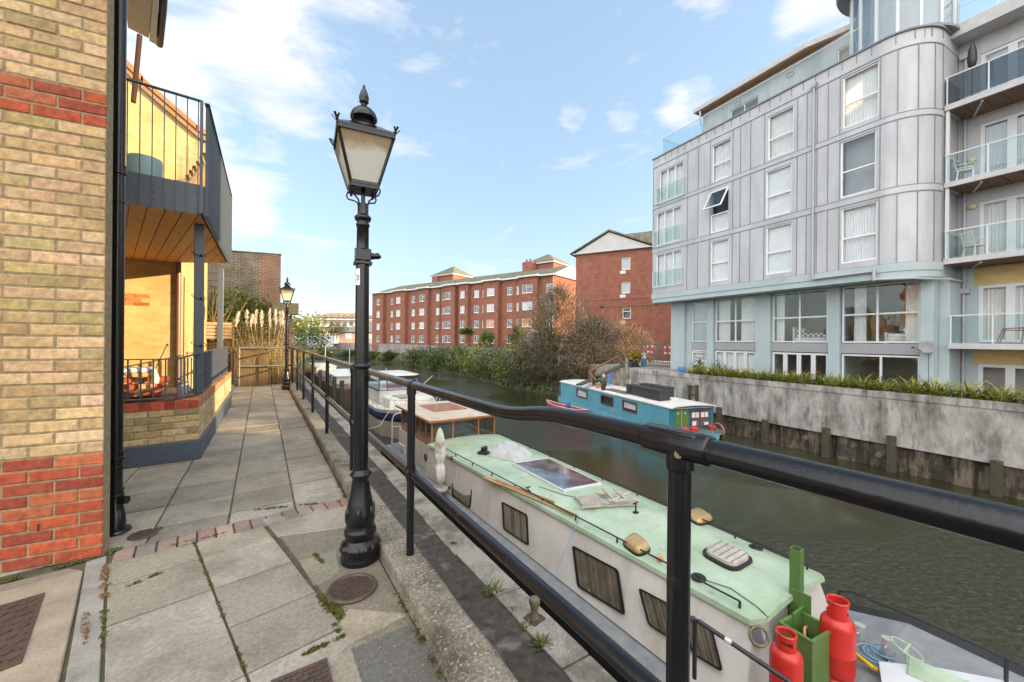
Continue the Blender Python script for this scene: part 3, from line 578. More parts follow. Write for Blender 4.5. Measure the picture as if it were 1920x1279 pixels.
for k,u in enumerate(PU+[14.0]):
    mb = MB(); zt = ZH if k == 0 else ZT; mb.tube([(RV,u,.08),(RV,u,zt)], .0235 if k else .0245, 20); build(mb,'post',m_black,t,smooth=True)
    mb = MB(); mb.ball((RV,u,ZL), .036, 9, 1.0); mb.tube([(RV,u-.045,ZL),(RV,u+.045,ZL)], .029, 16); mb.tube([(RV,u,ZL-.045),(RV,u,ZL+.045)], .029, 16); build(mb,'rail_joint',m_black,t,smooth=True)
    if k:
        mb = MB(); mb.tube([(RV,u-.03,zt),(RV,u+.03,zt)], .029, 16); mb.tube([(RV,u,zt-.06),(RV,u,zt-.02)], .029, 16); build(mb,'rail_joint',m_black,t,smooth=True)
u = PU[0]
mb = MB(); mb.tube([(RV,u-.075,ZH),(RV,u-.07,ZH),(RV,u+.085,ZH),(RV,u+.09,ZH)], [.031,.0325,.0325,.031], 24); mb.tube([(RV,u,ZH-.058),(RV,u,ZH-.01)], .0295, 24)
mb.cbox((RV,u+.01,ZH+.014), .045,.12,.034); build(mb,'rail_tee',m_black,t,smooth=True,bevel=.005,sharp=50)
mb = MB(); d_ = Vector((-.86,-.5,0)).normalized(); s0 = Vector((RV,u,ZH-.016)); mb.tube([s0+d_*.027,s0+d_*.033],.0085,14); mb.tube([s0+d_*.033,s0+d_*.0335],.0035,6); build(mb,'grub_screw',mat('worn_screw',(.25,.2,.12),.5,.4,200,metal=.7),t,smooth=True)
m_galv = mat('galvanised_steel', (.16,.16,.155), .5, .2, 12, .2, 50, metal=.3, dirt=((.2,.15,.1), 7, .6, .7, .6))
t = thing('end_railing', 'grey galvanised tube railing frame closing the far end of the path', 'railing', (-.5,14.1,0))
gl, gr_ = Vector((-.56,14.15,0)), Vector((.70,14.08,0)); mb = MB()
for z in (1.146,.604): mb.tube([(gl.x,gl.y,z),(gr_.x,gr_.y,z)], .025, 12)
mb.tube([(gl.x,gl.y,0),(gl.x,gl.y,1.146)], .025, 12); build(mb,'tube_frame',m_galv,t,smooth=True)
# ================================================================ STREET LAMPS
m_frost = bpy.data.materials.new('frosted_lamp_glass'); m_frost.use_nodes = True
_n = m_frost.node_tree.nodes; _l = m_frost.node_tree.links; _p = _n['Principled BSDF']; _tc = _n.new('ShaderNodeTexCoord'); _s = _n.new('ShaderNodeSeparateXYZ'); _l.new(_tc.outputs['Object'], _s.inputs[0])
_q = _n.new('ShaderNodeTexNoise'); _q.inputs['Scale'].default_value = 9; _l.new(_tc.outputs['Object'], _q.inputs['Vector'])
_a = _n.new('ShaderNodeMath'); _a.operation = 'MULTIPLY_ADD'; _a.inputs[1].default_value = .16; _l.new(_q.outputs[0], _a.inputs[0]); _l.new(_s.outputs[2], _a.inputs[2])
_r = _n.new('ShaderNodeMapRange'); _r.inputs[1].default_value = 2.66; _r.inputs[2].default_value = 2.72; _l.new(_a.outputs[0], _r.inputs[0])
_m = _n.new('ShaderNodeMixRGB'); _m.inputs[1].default_value = (.86,.85,.80,1); _m.inputs[2].default_value = (.60,.47,.30,1); _l.new(_r.outputs[0], _m.inputs[0]); _l.new(_m.outputs[0], _p.inputs['Base Color']); _p.inputs['Roughness'].default_value = .25
_t = _n.new('ShaderNodeBsdfTranslucent'); _l.new(_m.outputs[0], _t.inputs[0]); _x = _n.new('ShaderNodeMixShader'); _x.inputs[0].default_value = .62; _l.new(_p.outputs[0], _x.inputs[1]); _l.new(_t.outputs[0], _x.inputs[2]); _l.new(_x.outputs[0], _n['Material Output'].inputs[0])
def lamp():
    t = thing('street_lamp', '', 'street lamp', (0,0,0))
    mb = MB(); mb.lathe((0,0,0), [(.118,0),(.120,.03),(.112,.045),(.116,.06),(.120,.085),(.112,.115),(.093,.13),(.086,.14),(.092,.155),(.100,.175),(.098,.2),(.084,.225),(.088,.24),(.094,.26),(.088,.31),(.074,.38),(.060,.45),(.055,.5),(.053,.53),(.062,.54),(.066,.55),(.062,.56),(.050,.57),(.046,.58)], 32)
    for k in range(14): a = 2*pi*k/14; mb.ball((.104*cos(a),.104*sin(a),.085), .021, 5, 1.7)
    for k in range(6): a = 2*pi*k/6+.3; mb.ball((.083*cos(a),.083*sin(a),.30), .017, 5, 3.2)
    for k in range(18): a = 2*pi*k/18; mb.ball((.061*cos(a),.061*sin(a),.55), .008, 4)
    build(mb,'base',m_black,t,smooth=True,sharp=60)
    mb = MB(); mb.lathe((0,0,0), [(.046,.57),(.044,1.22),(.041,1.94)], 24); build(mb,'post',m_black,t,smooth=True)
    mb = MB(); mb.lathe((0,0,0), [(.046,1.23),(.054,1.24),(.058,1.25),(.054,1.26),(.046,1.27)], 24)
    for k in range(18): a = 2*pi*k/18; mb.ball((.056*cos(a),.056*sin(a),1.25), .008, 4)
    build(mb,'collar',m_black,t,smooth=True,sharp=60)
    mb = MB(); mb.box(-.055,.055,-.048,.048,1.905,1.925); mb.box(-.048,.048,-.045,.045,1.93,2.005); mb.lathe((0,0,0),[(.05,2.0),(.05,2.01)],20)
    mb.tube([(.045,-.01,1.965),(.075,-.02,1.965),(.095,-.025,1.968),(.105,-.028,1.975)],[.024,.019,.021,.017],14); build(mb,'ladder_bar_clamp',m_black,t,smooth=True,bevel=.004,sharp=40)
    mb = MB(); mb.lathe((0,0,0), [(.038,2.0),(.037,2.15),(.042,2.155),(.042,2.17),(.037,2.175),(.037,2.185),(.046,2.19),(.052,2.205),(.052,2.215),(.040,2.225),(.034,2.235),(.034,2.30)], 24); mb.tube([(0,0,2.29),(0,0,2.40)],.013,12); build(mb,'neck',m_black,t,smooth=True,sharp=50)
    for k in range(4):
        a = pi/4+k*pi/2; ux, uy = cos(a), sin(a); mb = MB(); pts = []
        for r,z in ((.034,2.25),(.036,2.29),(.046,2.315),(.072,2.33),(.118,2.345),(.132,2.368),(.122,2.392),(.100,2.398),(.090,2.385),(.095,2.372)): pts.append((ux*r,uy*r,z))
        mb.tube(pts,.0052,8); mb.ball((ux*.095,uy*.095,2.370),.010,6); build(mb,'scroll_bracket',m_black,t,smooth=True)
    B, T_, zb, zt = .082, .163, 2.405, 2.70
    mb = MB(); mb.box(-B-.004,B+.004,-B-.004,B+.004,zb-.022,zb)
    for sx in (-1,1):
        for sy in (-1,1): mb.bar((sx*B,sy*B,zb),(sx*T_,sy*T_,zt),.014,.014)
        mb.bar((sx*T_,-T_,zt),(sx*T_,T_,zt),.018,.022); mb.bar((-T_,sx*T_,zt),(T_,sx*T_,zt),.018,.022); mb.bar((sx*B,-B,zb+.006),(sx*B,B,zb+.006),.014,.02); mb.bar((-B,sx*B,zb+.006),(B,sx*B,zb+.006),.014,.02)
    build(mb,'lantern_frame',m_black,t)
    for k in range(4):
        mb = MB(Matrix.Rotation(k*pi/2,4,'Z')); g = .004; mb.add([(-B+g,-B+.001,zb+.004),(B-g,-B+.001,zb+.004),(T_-g,-T_+.001,zt-.004),(-T_+g,-T_+.001,zt-.004),(-B+g,-B+.004,zb+.004),(B-g,-B+.004,zb+.004),(T_-g,-T_+.004,zt-.004),(-T_+g,-T_+.004,zt-.004)],[(0,1,2,3),(7,6,5,4)]); build(mb,'lantern_pane',m_frost,t)
    R2 = .173; mb = MB(); mb.add([(-R2,-R2,zt+.012),(R2,-R2,zt+.012),(R2,R2,zt+.012),(-R2,R2,zt+.012),(-R2,-R2,zt+.024),(R2,-R2,zt+.024),(R2,R2,zt+.024),(-R2,R2,zt+.024),(-.06,-.06,zt+.10),(.06,-.06,zt+.10),(.06,.06,zt+.10),(-.06,.06,zt+.10)],
        [(3,2,1,0),(0,1,5,4),(1,2,6,5),(2,3,7,6),(3,0,4,7),(4,5,9,8),(5,6,10,9),(6,7,11,10),(7,4,8,11),(8,9,10,11)]); build(mb,'lantern_roof',m_black,t)
    mb = MB(); mb.lathe((0,0,zt),[(.085,.07),(.088,.085),(.074,.10),(.078,.11),(.062,.122),(.056,.15),(.058,.155),(.082,.150),(.084,.162),(.074,.19),(.05,.215),(.03,.228),(.018,.238),(.020,.25),(.030,.262),(.026,.272),(.031,.280),(.030,.30),(.020,.33),(.009,.352),(.010,.362),(.004,.375)],28); build(mb,'chimney_and_finial',m_black,t,smooth=True,sharp=55)
    for sx in (-1,1):
        for sy in (-1,1):
            c = Vector((sx*R2,sy*R2,zt+.018)); o = Vector((sx,sy,0)).normalized(); q = Vector((-sy*1.0,sx*1.0,0)).normalized(); mb = MB()
            mb.bar(c-o*.02,c+o*.014+Vector((0,0,.045)),.014,.006); mb.bar(c,c+o*.006+q*.028+Vector((0,0,.035)),.010,.005); mb.bar(c,c+o*.006-q*.028+Vector((0,0,.035)),.010,.005); build(mb,'corner_spike',m_black,t)
    return t
la = lamp(); la.name = 'street_lamp'; gl_ = gp(675,1047); la.location = (gl_.x, gl_.y, 0); la.rotation_euler = (0,0,-.09)
la['label'] = 'tall near street lamp with frosted lantern beside the drain grate, number 3 on its post'; la['group'] = 'old street lamps on the path'
g2 = gp(537,731); lb = dup(la, (g2.x,g2.y,0), -.05, 'distant black street lamp at the far end of the path before the trellis', sc=1.03)
m_sticker = mat('white_sticker', (.7,.7,.66), .5, .12, 20)
def text(s, size, M, m, parent, name='lettering', ext=.0006):
    c = bpy.data.curves.new('t', 'FONT'); c.body = s; c.size = size; c.extrude = ext; c.align_x = 'CENTER'; c.align_y = 'CENTER'; o = bpy.data.objects.new('t', c); col.objects.link(o)
    bpy.context.view_layer.update(); me = bpy.data.meshes.new_from_object(o); bpy.data.objects.remove(o); me.transform(M); me.name = name; me.materials.clear(); me.materials.append(m)
    q = bpy.data.objects.new(name, me); col.objects.link(q)
    if parent: q.parent = parent; WM[q.name] = WM[parent.name]
    return q
a0 = atan2(-gl_.y,-gl_.x)+.1-la.rotation_euler[2]; mb = MB()
for k in range(6):
    a, b = a0-1.25+k*.13, a0-1.25+(k+1)*.13; r = .0432
    mb.add([(r*cos(a),r*sin(a),1.77),(r*cos(b),r*sin(b),1.77),(r*cos(b),r*sin(b),1.875),(r*cos(a),r*sin(a),1.875)],[(0,1,2,3)])
build(mb,'number_sticker',m_sticker,la)
a = a0-.84; text('3', .052, Matrix.Translation((.0437*cos(a),.0437*sin(a),1.815)) @ Matrix.Rotation(a+pi/2,4,'Z') @ Matrix.Rotation(pi/2,4,'X'), m_dark, la, 'numeral')
# ================================================================ PATH END: TRELLIS, SCREENS, PLANTS, OLD WALL
m_trel = mat('trellis_wood', (.10,.06,.03), .8, .2, 10)
t = thing('trellis_fence', 'brown square wooden trellis panel behind the galvanised rail', 'trellis', (-.1,14.5,0))
mb = MB(); ux0, ux1, uy = -.70, .84, 14.4
for k in range(22): x = ux0+(ux1-ux0)*k/21; mb.box(x-.006,x+.006,uy-.006,uy+.006, 0.0 if x > .10 else 1.12, 1.86)
for k in range(21):
    z = .06+k*.09; mb.box((ux0 if z > 1.12 else .12), ux1, uy-.016,uy-.007, z-.006, z+.006)
build(mb,'lattice',m_trel,t)
mb = MB(); mb.box(ux0-.04,ux0,uy-.03,uy+.03,0,1.9); mb.box(ux1,ux1+.04,uy-.03,uy+.03,0,1.72); build(mb,'frame',m_trel,t)
m_reed = mat('reed_screen', (.16,.11,.06), .9, .35, 5, .8, 20, stretch=(30,30,1))
mb = MB(); random.seed(6)
for k in range(120): x = -.62+.78*k/120; mb.box(x,x+.0058,14.25+random.uniform(-.006,.006),14.27,0,1.14+random.uniform(-.03,.03))
solo(mb,'reed_screen',m_reed,'brown split reed screen tied to the end railing','screen')
mb = MB()
for k in range(9): mb.box(-2.6+k*.2,-2.41+k*.2,15.0,15.03,0,1.38+random.uniform(-.02,.02))
mb.box(-2.7,-.8,14.98,14.998,.9,.96); mb.box(-2.7,-.8,14.98,14.998,1.2,1.25); solo(mb,'board_fence',mat('dark_fence_wood',(.07,.04,.025),.85,.3,6,stretch=(8,8,1)),'dark brown board fence left of the reed screen','fence')
t = thing('black_gate_frame','black metal gate frame standing in front of the board fence','gate',(-1,13.2,0)); mb = MB()
q = [dp(300,655,12.6),dp(432,655,12.6),dp(432,705,12.6)]; mb.tube([q[0],q[1],(q[1].x,q[1].y,.05)],.03,8); mb.tube([q[0]-Vector((0,0,.25)),q[1]-Vector((0,0,.25))],.02,8); mb.tube([(q[1].x-.0,q[1].y,.15),(q[1].x-1.2,q[1].y-.05,.15)],.02,8); build(mb,'tube_frame',m_blackm,t,smooth=True)
mb = MB(); 
for k in range(5): mb.tube([(-3.2,14.7+.0*k,1.45+k*.1),(-.78,14.75,1.45+k*.1)],.05,8)
solo(mb,'log_planter',mat('grey_log',(.33,.24,.15),.9,.25,6),'long raised planter of stacked round logs above the board fence','planter',smooth=True)
mb = MB(); mb.prism([(-.95,12.2),(-.62,12.2),(-.66,13.9),(-1.0,13.9)],-.01,.10); solo(mb,'stone_block_step',m_conc,'pale concrete step block beside the end of the terrace wall','step')
OW = 19.0; m_old = brickmat('old_soot_brick', (.24,.19,.13), (.15,.12,.085), (.36,.33,.26), bw=.23, rh=.078, ms=.016, var=.4, dirt=((.32,.11,.06), .5, .66, .72, .0))
t = thing('old_brick_wall', 'tall weathered soot-stained old brick wall with a stepped right end behind the shrubs', 'wall', (-1,OW,0))
mb = MB(); mb.yprism([(-8,-.1),(-.10,-.1),(-.10,4.86),(-8,4.55)],OW,OW+.4); build(mb,'wall',m_old,t)
mb = MB(); mb.box(-.097,.64,OW-.003,OW+.4,2.7,4.88); build(mb,'red_patch',brickmat('old_red_brick', (.30,.14,.085), (.22,.13,.08), (.36,.33,.26), bw=.23, rh=.078, ms=.016, var=.4),t)
mb = MB(); mb.box(-.097,.64,OW,OW+.4,-.1,2.697); mb.box(.643,1.06,OW,OW+.4,-.1,2.45); build(mb,'wall',m_old,t)
mb = MB(); mb.yprism([(-8.02,4.56),(-.10,4.87),(.66,4.89),(.66,4.93),(-8.02,4.60)],OW-.03,OW+.43); build(mb,'coping',m_conc,t)
mb = MB(); mb.box(.35,1.28,OW-.35,OW+.5,2.452,2.90); solo(mb,'concrete_lintel',mat('mossy_lintel',(.22,.19,.10),.9,.2,5,.5,30),'mossy concrete beam end projecting at the right of the old brick wall','beam')
mb = MB(); mb.tube([dp(443,489,18.4),dp(510,552,18.2)],.03,6); mb.tube([dp(545,590,15.8),dp(592,628,15.0)],.014,6); 
solo(mb,'slanting_cable',m_galv,'grey cable slanting down across the old brick wall','cable',smooth=True)
# neighbour balcony fragment seen between the posts
t = thing('far_brick_balcony','red and buff brick balcony of the next house seen between the balcony posts','balcony',(-3,16.4,0)); mb = MB(); mb.box(-6.2,-1.9,16.4,16.6,2.5,2.95); build(mb,'parapet',brickmat('red_facing',(.45,.13,.06),(.36,.09,.05),(.4,.3,.2)),t)
mb = MB(); mb.box(-3.0,-1.9,16.9,17.4,-.0,4.2); build(mb,'pier',m_house,t)
mb = MB()
for x in (-3.4,-2.9): mb.tube([(x,16.35,2.95),(x,16.35,4.1)],.03,8)
mb.tube([(-6.2,16.35,3.2),(-1.9,16.35,3.2)],.02,6); build(mb,'rail',m_trel,t,smooth=True)
# ---- vegetation builders
def leafcloud(mb, c, r, n, leaf, pal, clumps=26, sig=.22, seed=0, zmin=None, asp=1.7):
    rnd = random.Random(seed); C_ = []
    for _ in range(clumps):
        a = rnd.random()*2*pi; z = rnd.uniform(-.75,1); s_ = sqrt(max(0,1-z*z)); q = rnd.uniform(.45,1.0)
        C_.append((cos(a)*s_*q, sin(a)*s_*q, z*q, rnd.uniform(.75,1.25)))
    for _ in range(n):
        k = rnd.choice(C_); sg = sig*k[3]; p = Vector((c[0]+r[0]*(k[0]+rnd.gauss(0,sg)), c[1]+r[1]*(k[1]+rnd.gauss(0,sg)), c[2]+r[2]*(k[2]+rnd.gauss(0,sg))))
        if zmin is not None and p.z < zmin: p.z = zmin+rnd.random()*.3
        d = Vector((rnd.gauss(0,1),rnd.gauss(0,1),rnd.gauss(0,.7))).normalized(); e = d.cross(Vector((rnd.gauss(0,1),rnd.gauss(0,1),rnd.gauss(0,1)))).normalized(); l_ = leaf*rnd.uniform(.6,1.4)
        d *= l_*asp/2; e *= l_/2; b = rnd.choice(pal); kk = k[3]*rnd.uniform(.75,1.25); cc = (b[0]*kk,b[1]*kk,b[2]*kk)
        mb.add([p-d,p+e*.9-d*.1,p+d,p-e*.9-d*.1],[(0,1,2,3)],cc)
def twig(mb, p, d, ln, r, seg, droop, rnd, c, wob=.25):
    pts = [p]; d = d.normalized()
    for i in range(seg):
        d = (d+Vector((rnd.gauss(0,wob),rnd.gauss(0,wob),rnd.gauss(0,wob)-droop))).normalized(); pts.append(pts[-1]+d*(ln/seg))
    mb.tube(pts, [r*(1-.85*i/seg) for i in range(seg+1)], 3, c, caps=False); return pts
GD = [(.035,.055,.015),(.05,.075,.02),(.07,.095,.025),(.03,.045,.018)]
GM = [(.08,.12,.02),(.11,.15,.03),(.06,.09,.02),(.14,.17,.04)]
GY = [(.16,.19,.03),(.21,.23,.05),(.11,.14,.03),(.26,.26,.07)]
TW = [(.15,.13,.08),(.19,.165,.105),(.10,.085,.05),(.22,.19,.13)]
def shrub(name, label, c, r, n, leaf, pal, seed, group=None, clumps=24, sig=.24, stems=5, cat='shrub', twigs=0, twc=TW, zmin=None, trunk_r=.04, twl=1.0):
    rnd = random.Random(seed); base = Vector((c[0],c[1],c[2]-r[2])); t = thing(name,label,cat,base,0,group)
    mb = MB()
    for k in range(stems):
        a = rnd.random()*2*pi; q = Vector((cos(a)*r[0]*.55*rnd.random(), sin(a)*r[1]*.55*rnd.random(), r[2]*rnd.uniform(.9,1.5)))
        mb.tube([base+Vector((rnd.uniform(-.1,.1),rnd.uniform(-.1,.1),0)), base+q*.5+Vector((0,0,.1)), base+q], [trunk_r,trunk_r*.7,trunk_r*.3], 5)
    build(mb,'stems',m_bark,t)
    mb = MB(); leafcloud(mb,c,r,n,leaf,pal,clumps,sig,seed,zmin)
    for _ in range(twigs):
        a = rnd.random()*2*pi; e = rnd.uniform(.1,1.4); p = Vector((c[0]+r[0]*.6*rnd.gauss(0,.5), c[1]+r[1]*.6*rnd.gauss(0,.5), c[2]+r[2]*rnd.uniform(-.8,.6)))
        twig(mb,p,Vector((cos(a)*cos(e),sin(a)*cos(e),sin(e))),twl*rnd.uniform(.5,1.3),.012,4,.12,rnd,rnd.choice(twc))
    build(mb,'foliage',m_leaf,t); return t
# plants at the end of the path
c0 = dp(455,585,15.8); shrub('bamboo_bush','bright green feathery bush filling the gap below the old brick wall',(c0.x,c0.y,1.95),(1.35,.8,1.45),9000,.07,GY+[(.25,.28,.05),(.16,.22,.03)],31,clumps=46,sig=.2)
c0 = dp(350,600,15.2); shrub('palm_shrub','dark green spiky leaved shrub between the balcony posts',(c0.x,c0.y,1.9),(1.0,.6,.75),2600,.09,GM,32,clumps=24)
mb = MB(); rnd = random.Random(4); b0 = dp(405,640,13.6)
for k in range(26):
    a = rnd.random()*2*pi; twig(mb, Vector((b0.x+rnd.gauss(0,.12),b0.y+rnd.gauss(0,.1),1.0)), Vector((rnd.gauss(0,.22),rnd.gauss(0,.2),1)), rnd.uniform(1.2,2.3), .02, 6, -.02, rnd, jit((.52,.40,.2),.2), .08)
solo(mb,'dry_cane_plant',m_leaf,'tall dry straw coloured canes rising between the two balcony posts','plant')
def grass_arc(mb, b, az, ln, lean, r, c, rnd, seg=6, drop=.9):
    pts = []; d = Vector((cos(az)*lean, sin(az)*lean, 1)).normalized(); p = Vector(b)
    vs = []; side = Vector((-sin(az),cos(az),0))
    for i in range(seg+1):
        f = i/seg; wd = r*(1-f**2.2)+.0008; vs += [p-side*wd, p+side*wd]; p = p+d*(ln/seg); d = (d+Vector((cos(az)*.16,sin(az)*.16,-drop*f*.55))).normalized()
    mb.add(vs,[(2*i,2*i+1,2*i+3,2*i+2) for i in range(seg)],c)
STRAW = [(.55,.42,.20),(.62,.50,.27),(.45,.33,.14),(.40,.36,.14)]
rnd = random.Random(14); t = thing('pampas_grass','tall pampas grass with creamy plumes standing behind the trellis','grass plant',(.1,15.0,0))
mb = MB()
for k in range(420): grass_arc(mb,(.1+rnd.gauss(0,.38),14.85+rnd.gauss(0,.12),0),rnd.random()*2*pi,rnd.uniform(1.2,2.2),rnd.uniform(.05,.5),.007,jit(rnd.choice(STRAW),.2),rnd,7,.5)
build(mb,'blades',m_leaf,t)
for px,pt,ht_ in ((448,586,.46),(463,583,.5),(474,592,.36),(481,583,.5),(491,584,.5),(506,580,.62),(517,582,.5),(525,586,.45),(530,584,.5),(541,592,.42)):
    p = dp(px,pt,13.3); mb = MB(); top = Vector((p.x,14.95+rnd.gauss(0,.05),0)); r_ = ray(px,pt); f = top.y/r_.y; top = Vector((r_.x*f,top.y,EYE+r_.z*f)); ln = Vector((rnd.gauss(0,.04),0,-ht_))
    for q in range(240):
        s_ = rnd.random(); w_ = .05*(sin(pi*min(1,s_*.9+.08))**.7); b = top+ln*s_+Vector((rnd.gauss(0,w_*.5),rnd.gauss(0,w_*.5),0)); e = Vector((rnd.gauss(0,.012),rnd.gauss(0,.012),.07)); sd = Vector((rnd.gauss(0,1),rnd.gauss(0,1),0)).normalized()*.006
        mb.add([b-sd,b+sd,b+e],[(0,1,2)],jit((.72,.66,.55),.12))
    mb.tube([top+ln*.9, (top.x*.4+.06,top.y,.2)], .008, 4, (.5,.4,.2)); build(mb,'plume',m_leaf,t)
for (px,py,dist,az,nn) in ((505,665,13.3,pi*.9,90),(520,690,13.2,pi*1.1,60),(560,668,14.0,-.3,150),(575,690,14.2,-.5,120)):
    b = dp(px,py,dist); mb = MB()
    for k in range(nn): grass_arc(mb,(b.x+rnd.gauss(0,.08),b.y+rnd.gauss(0,.08),max(.0,b.z-.15)),az+rnd.gauss(0,.7),rnd.uniform(.5,1.1),rnd.uniform(.5,1.3),.005,jit(rnd.choice(STRAW),.25),rnd,7,1.3)
    solo(mb,'drooping_grass',m_leaf,{505:'dry golden grass tuft spilling over the middle of the end railing',520:'small dry grass tuft hanging low in front of the reed screen',560:'golden grass mound spilling past the corner of the riverside railing',575:'dry grass hanging over the quay edge beyond the railing corner'}[px],'grass')
# weeds on the lower quay
WEED = [(926,1110,.16,'leafy green weed growing on the soil strip below the kerb'),(1015,1210,.12,'small green weed on the soil near the bottom of the lower quay'),(850,1020,.06,'little yellow green weed in the dirt below the near railing post'),(985,1175,.07,'tiny weed beside the quay bollard'),(965,1145,.06,'tiny weed between the leafy weed and the quay bollard'),(745,875,.09,'moss clump at the edge of the coping below the street lamp'),(735,855,.08,'green moss patch on the coping nearer the white cruiser'),(715,838,.07,'farthest green moss patch on the coping by the cruiser')]
for i,(px,py,r,lb_) in enumerate(WEED):
    g = gp(px,py,-2.09); mb = MB(); rn = random.Random(50+i)
    for k in range(60): grass_arc(mb,(g.x+rn.gauss(0,r*.3),g.y+rn.gauss(0,r*.3),-2.095),rn.random()*2*pi,r*rn.uniform(.5,1.2),rn.uniform(.3,1.5),.009,jit(rn.choice(GM+GY),.2),rn,4,.7)
    solo(mb,'weed',m_leaf,lb_,'weed','weeds on the lower quay')
g = gp(1002,1162,-2.08); t = thing('mooring_bollard','small mossy iron mooring bollard on the quay edge beside the houseboat','bollard',(g.x,g.y,-2.07)); mb = MB()
mb.lathe((g.x,g.y,-2.07),[(.06,.01),(.055,.03),(.045,.06),(.042,.10),(.05,.15),(.068,.20),(.072,.23),(.06,.26),(.03,.27)],20); build(mb,'post',mat('mossy_iron',(.13,.12,.07),.8,.3,20,.4,60),t,smooth=True)
mb = MB(); mb.cbox((g.x,g.y,-2.062),.2,.2,.02,.2); build(mb,'base_plate',m_castiron,t)
# ================================================================ FAR BANK
TH = radians(5.1); BV = Vector((sin(TH),cos(TH),0)); NV = Vector((cos(TH),-sin(TH),0)); AG = atan2(-BV.y,-BV.x)
def onw(px, w_): r = ray(px,600); k = w_/(r.x*NV.x+r.y*NV.y); return r.x*k, r.y*k
o_ = onw(1222,19.4); FG = Frame(o_[0],o_[1],AG); o_ = onw(1182,17.5); FW = Frame(o_[0],o_[1],AG)
m_stain = mat('stained_concrete', (.40,.385,.355), .9, .18, 1.4, .7, 30, spec=.2, dirt=((.10,.09,.075), 1.3, .43, .66, .85, (1.2,1.2,.5)), dirt2=((.055,.05,.04), 2.6, .50, .68, .75, (1.6,1.6,.45)))
m_rust = mat('rusty_sheet_pile', (.045,.035,.025), .9, .4, 3, .8, 20, dirt=((.19,.15,.10), 2.2, .44, .60, .85, (3,3,.6)), dirt2=((.02,.018,.014), 3, .5, .62, .8))
m_post = mat('wet_timber', (.065,.055,.035), .9, .3, 5, .8, 30, stretch=(6,6,1), dirt=((.12,.12,.05), 3, .55, .7, .7))
t = thing('river_wall','long stained pale concrete river wall below the grey flats','river wall',FW.o+Vector((0,0,WATER)),AG)
mb = MB(FW.M); mb.yprism([(0,-1.98),(0,-.42),(32,-.42),(32,-1.98)], .0, .4); 
for x in (5.2,10.9,16.5,22): mb.box(x-.006,x+.006,-.004,.0,-1.98,-.42,None)
build(mb,'wall_face',m_stain,t)
mb = MB(FW.M); x = 0
while x < 32: mb.box(x+.004,x+2.9,-.035,.42,-.418,-.19); x += 2.9
build(mb,'coping',m_stain,t,bevel=.015)
mb = MB(FW.M); x = 3.2; k = 0
while x < 32: mb.box(x,x+.38,.10 if k%2 else .24,.5,-3.6,-1.985); mb.add([(x+.38,.24 if not k%2 else .10,-3.6),(x+.5,.10 if not k%2 else .24,-3.6),(x+.5,.10 if not k%2 else .24,-1.985),(x+.38,.24 if not k%2 else .10,-1.985)],[(0,1,2,3)]); x += .5; k += 1
mb.box(0,32,.3,.6,-3.6,-1.99); build(mb,'sheet_piles',m_rust,t)
for i,x in enumerate((3.4,6.0,8.15,10.4,12.3,14.6)):
    mb = MB(FW.M); mb.box(x-.11,x+.11,-.14,.09,-3.5,-1.75+.12*sin(i*2.1)); tm = solo(mb,'timber_post',m_post,'','post','timber fender posts on the river wall',bevel=.015); tm['label'] = ['square mossy timber fender post nearest the blue boat','mossy timber fender post, second to the right from the blue boat','timber fender post, third to the right from the blue boat','timber fender post left of the dangling white plant','timber fender post, fifth from the blue boat','rightmost timber fender post near the picture edge'][i]
for i,(px,py) in enumerate(((1511,821),(1649,853))):
    x,z = FW.hit(px,py,.05); mb = MB(FW.M); mb.tube([(x,.09,z),(x,.0,z)],.10,14); mb.tube([(x,.0,z),(x,-.03,z)],.06,12); solo(mb,'tie_bolt_plate',m_galv,('grey round tie plate on the sheet piles, left one','grey round tie plate on the sheet piles, right one')[i],'tie plate',smooth=True,sharp=40)
t = thing('quay_ladder','old brown timber ladder posts fixed to the river wall beside the blue boat','ladder',FW.o,AG); mb = MB(FW.M)
for px in (1292,1306): x,z = FW.hit(px,722,-.12); mb.box(x-.05,x+.05,-.15,-.04,-2.7,z)
x0,_ = FW.hit(1292,750,-.12); x1,_ = FW.hit(1306,750,-.12)
for k in range(5): mb.box(x0,x1,-.12,-.08,-2.5+k*.42,-2.46+k*.42)
build(mb,'posts_and_rungs',m_post,t)
# ---------------- grey flats
m_teal = mat('pale_teal_render', (.37,.44,.455), .75, .08, 1.0, .25, 60, dirt=((.22,.30,.30), 1.2, .55, .75, .5))
m_clad = mat('zinc_cladding', (.4,.4,.42), .42, .07, .7, .04, 3, metal=.0, spec=.6, attr=True, dirt=((.24,.245,.265), 1.1, .46, .70, .55, (1,1,.22)), dirt2=((.52,.53,.55), 2.5, .55, .75, .4, (1,1,.3)))
m_seam = mat('zinc_seam', (.20,.20,.215), .5, .1, 4)
m_gband = mat('grey_panel', (.30,.30,.31), .5, .06, 3)
m_frame = mat('grey_white_frame', (.60,.62,.64), .4, .05, 4)
m_slabg = mat('balcony_slab', (.46,.45,.46), .6, .1, 4)
gb = thing('grey_apartment_building','grey zinc clad canal apartment block with rounded corner and pale teal ground floor','building',FG.o,AG)
ZC = (.43,.437,.452)
def wallh(mb, x0, x1, z0, z1, holes, y0, y1, splits=(), colf=None):
    xs_ = sorted(set([x0,x1]+[h[0] for h in holes]+[h[1] for h in holes]+[s for s in splits if x0 < s < x1]))
    for a, b in zip(xs_[:-1],xs_[1:]):
        if b-a < 1e-4: continue
        hs = sorted([(h[2],h[3]) for h in holes if h[0] < (a+b)/2 < h[1]]); z = z0; c = colf() if colf else None
        for ha, hb in hs:
            if ha > z: mb.box(a,b,y0,y1,z,ha,c)
            z = max(z,hb)
        if z < z1: mb.box(a,b,y0,y1,z,z1,c)
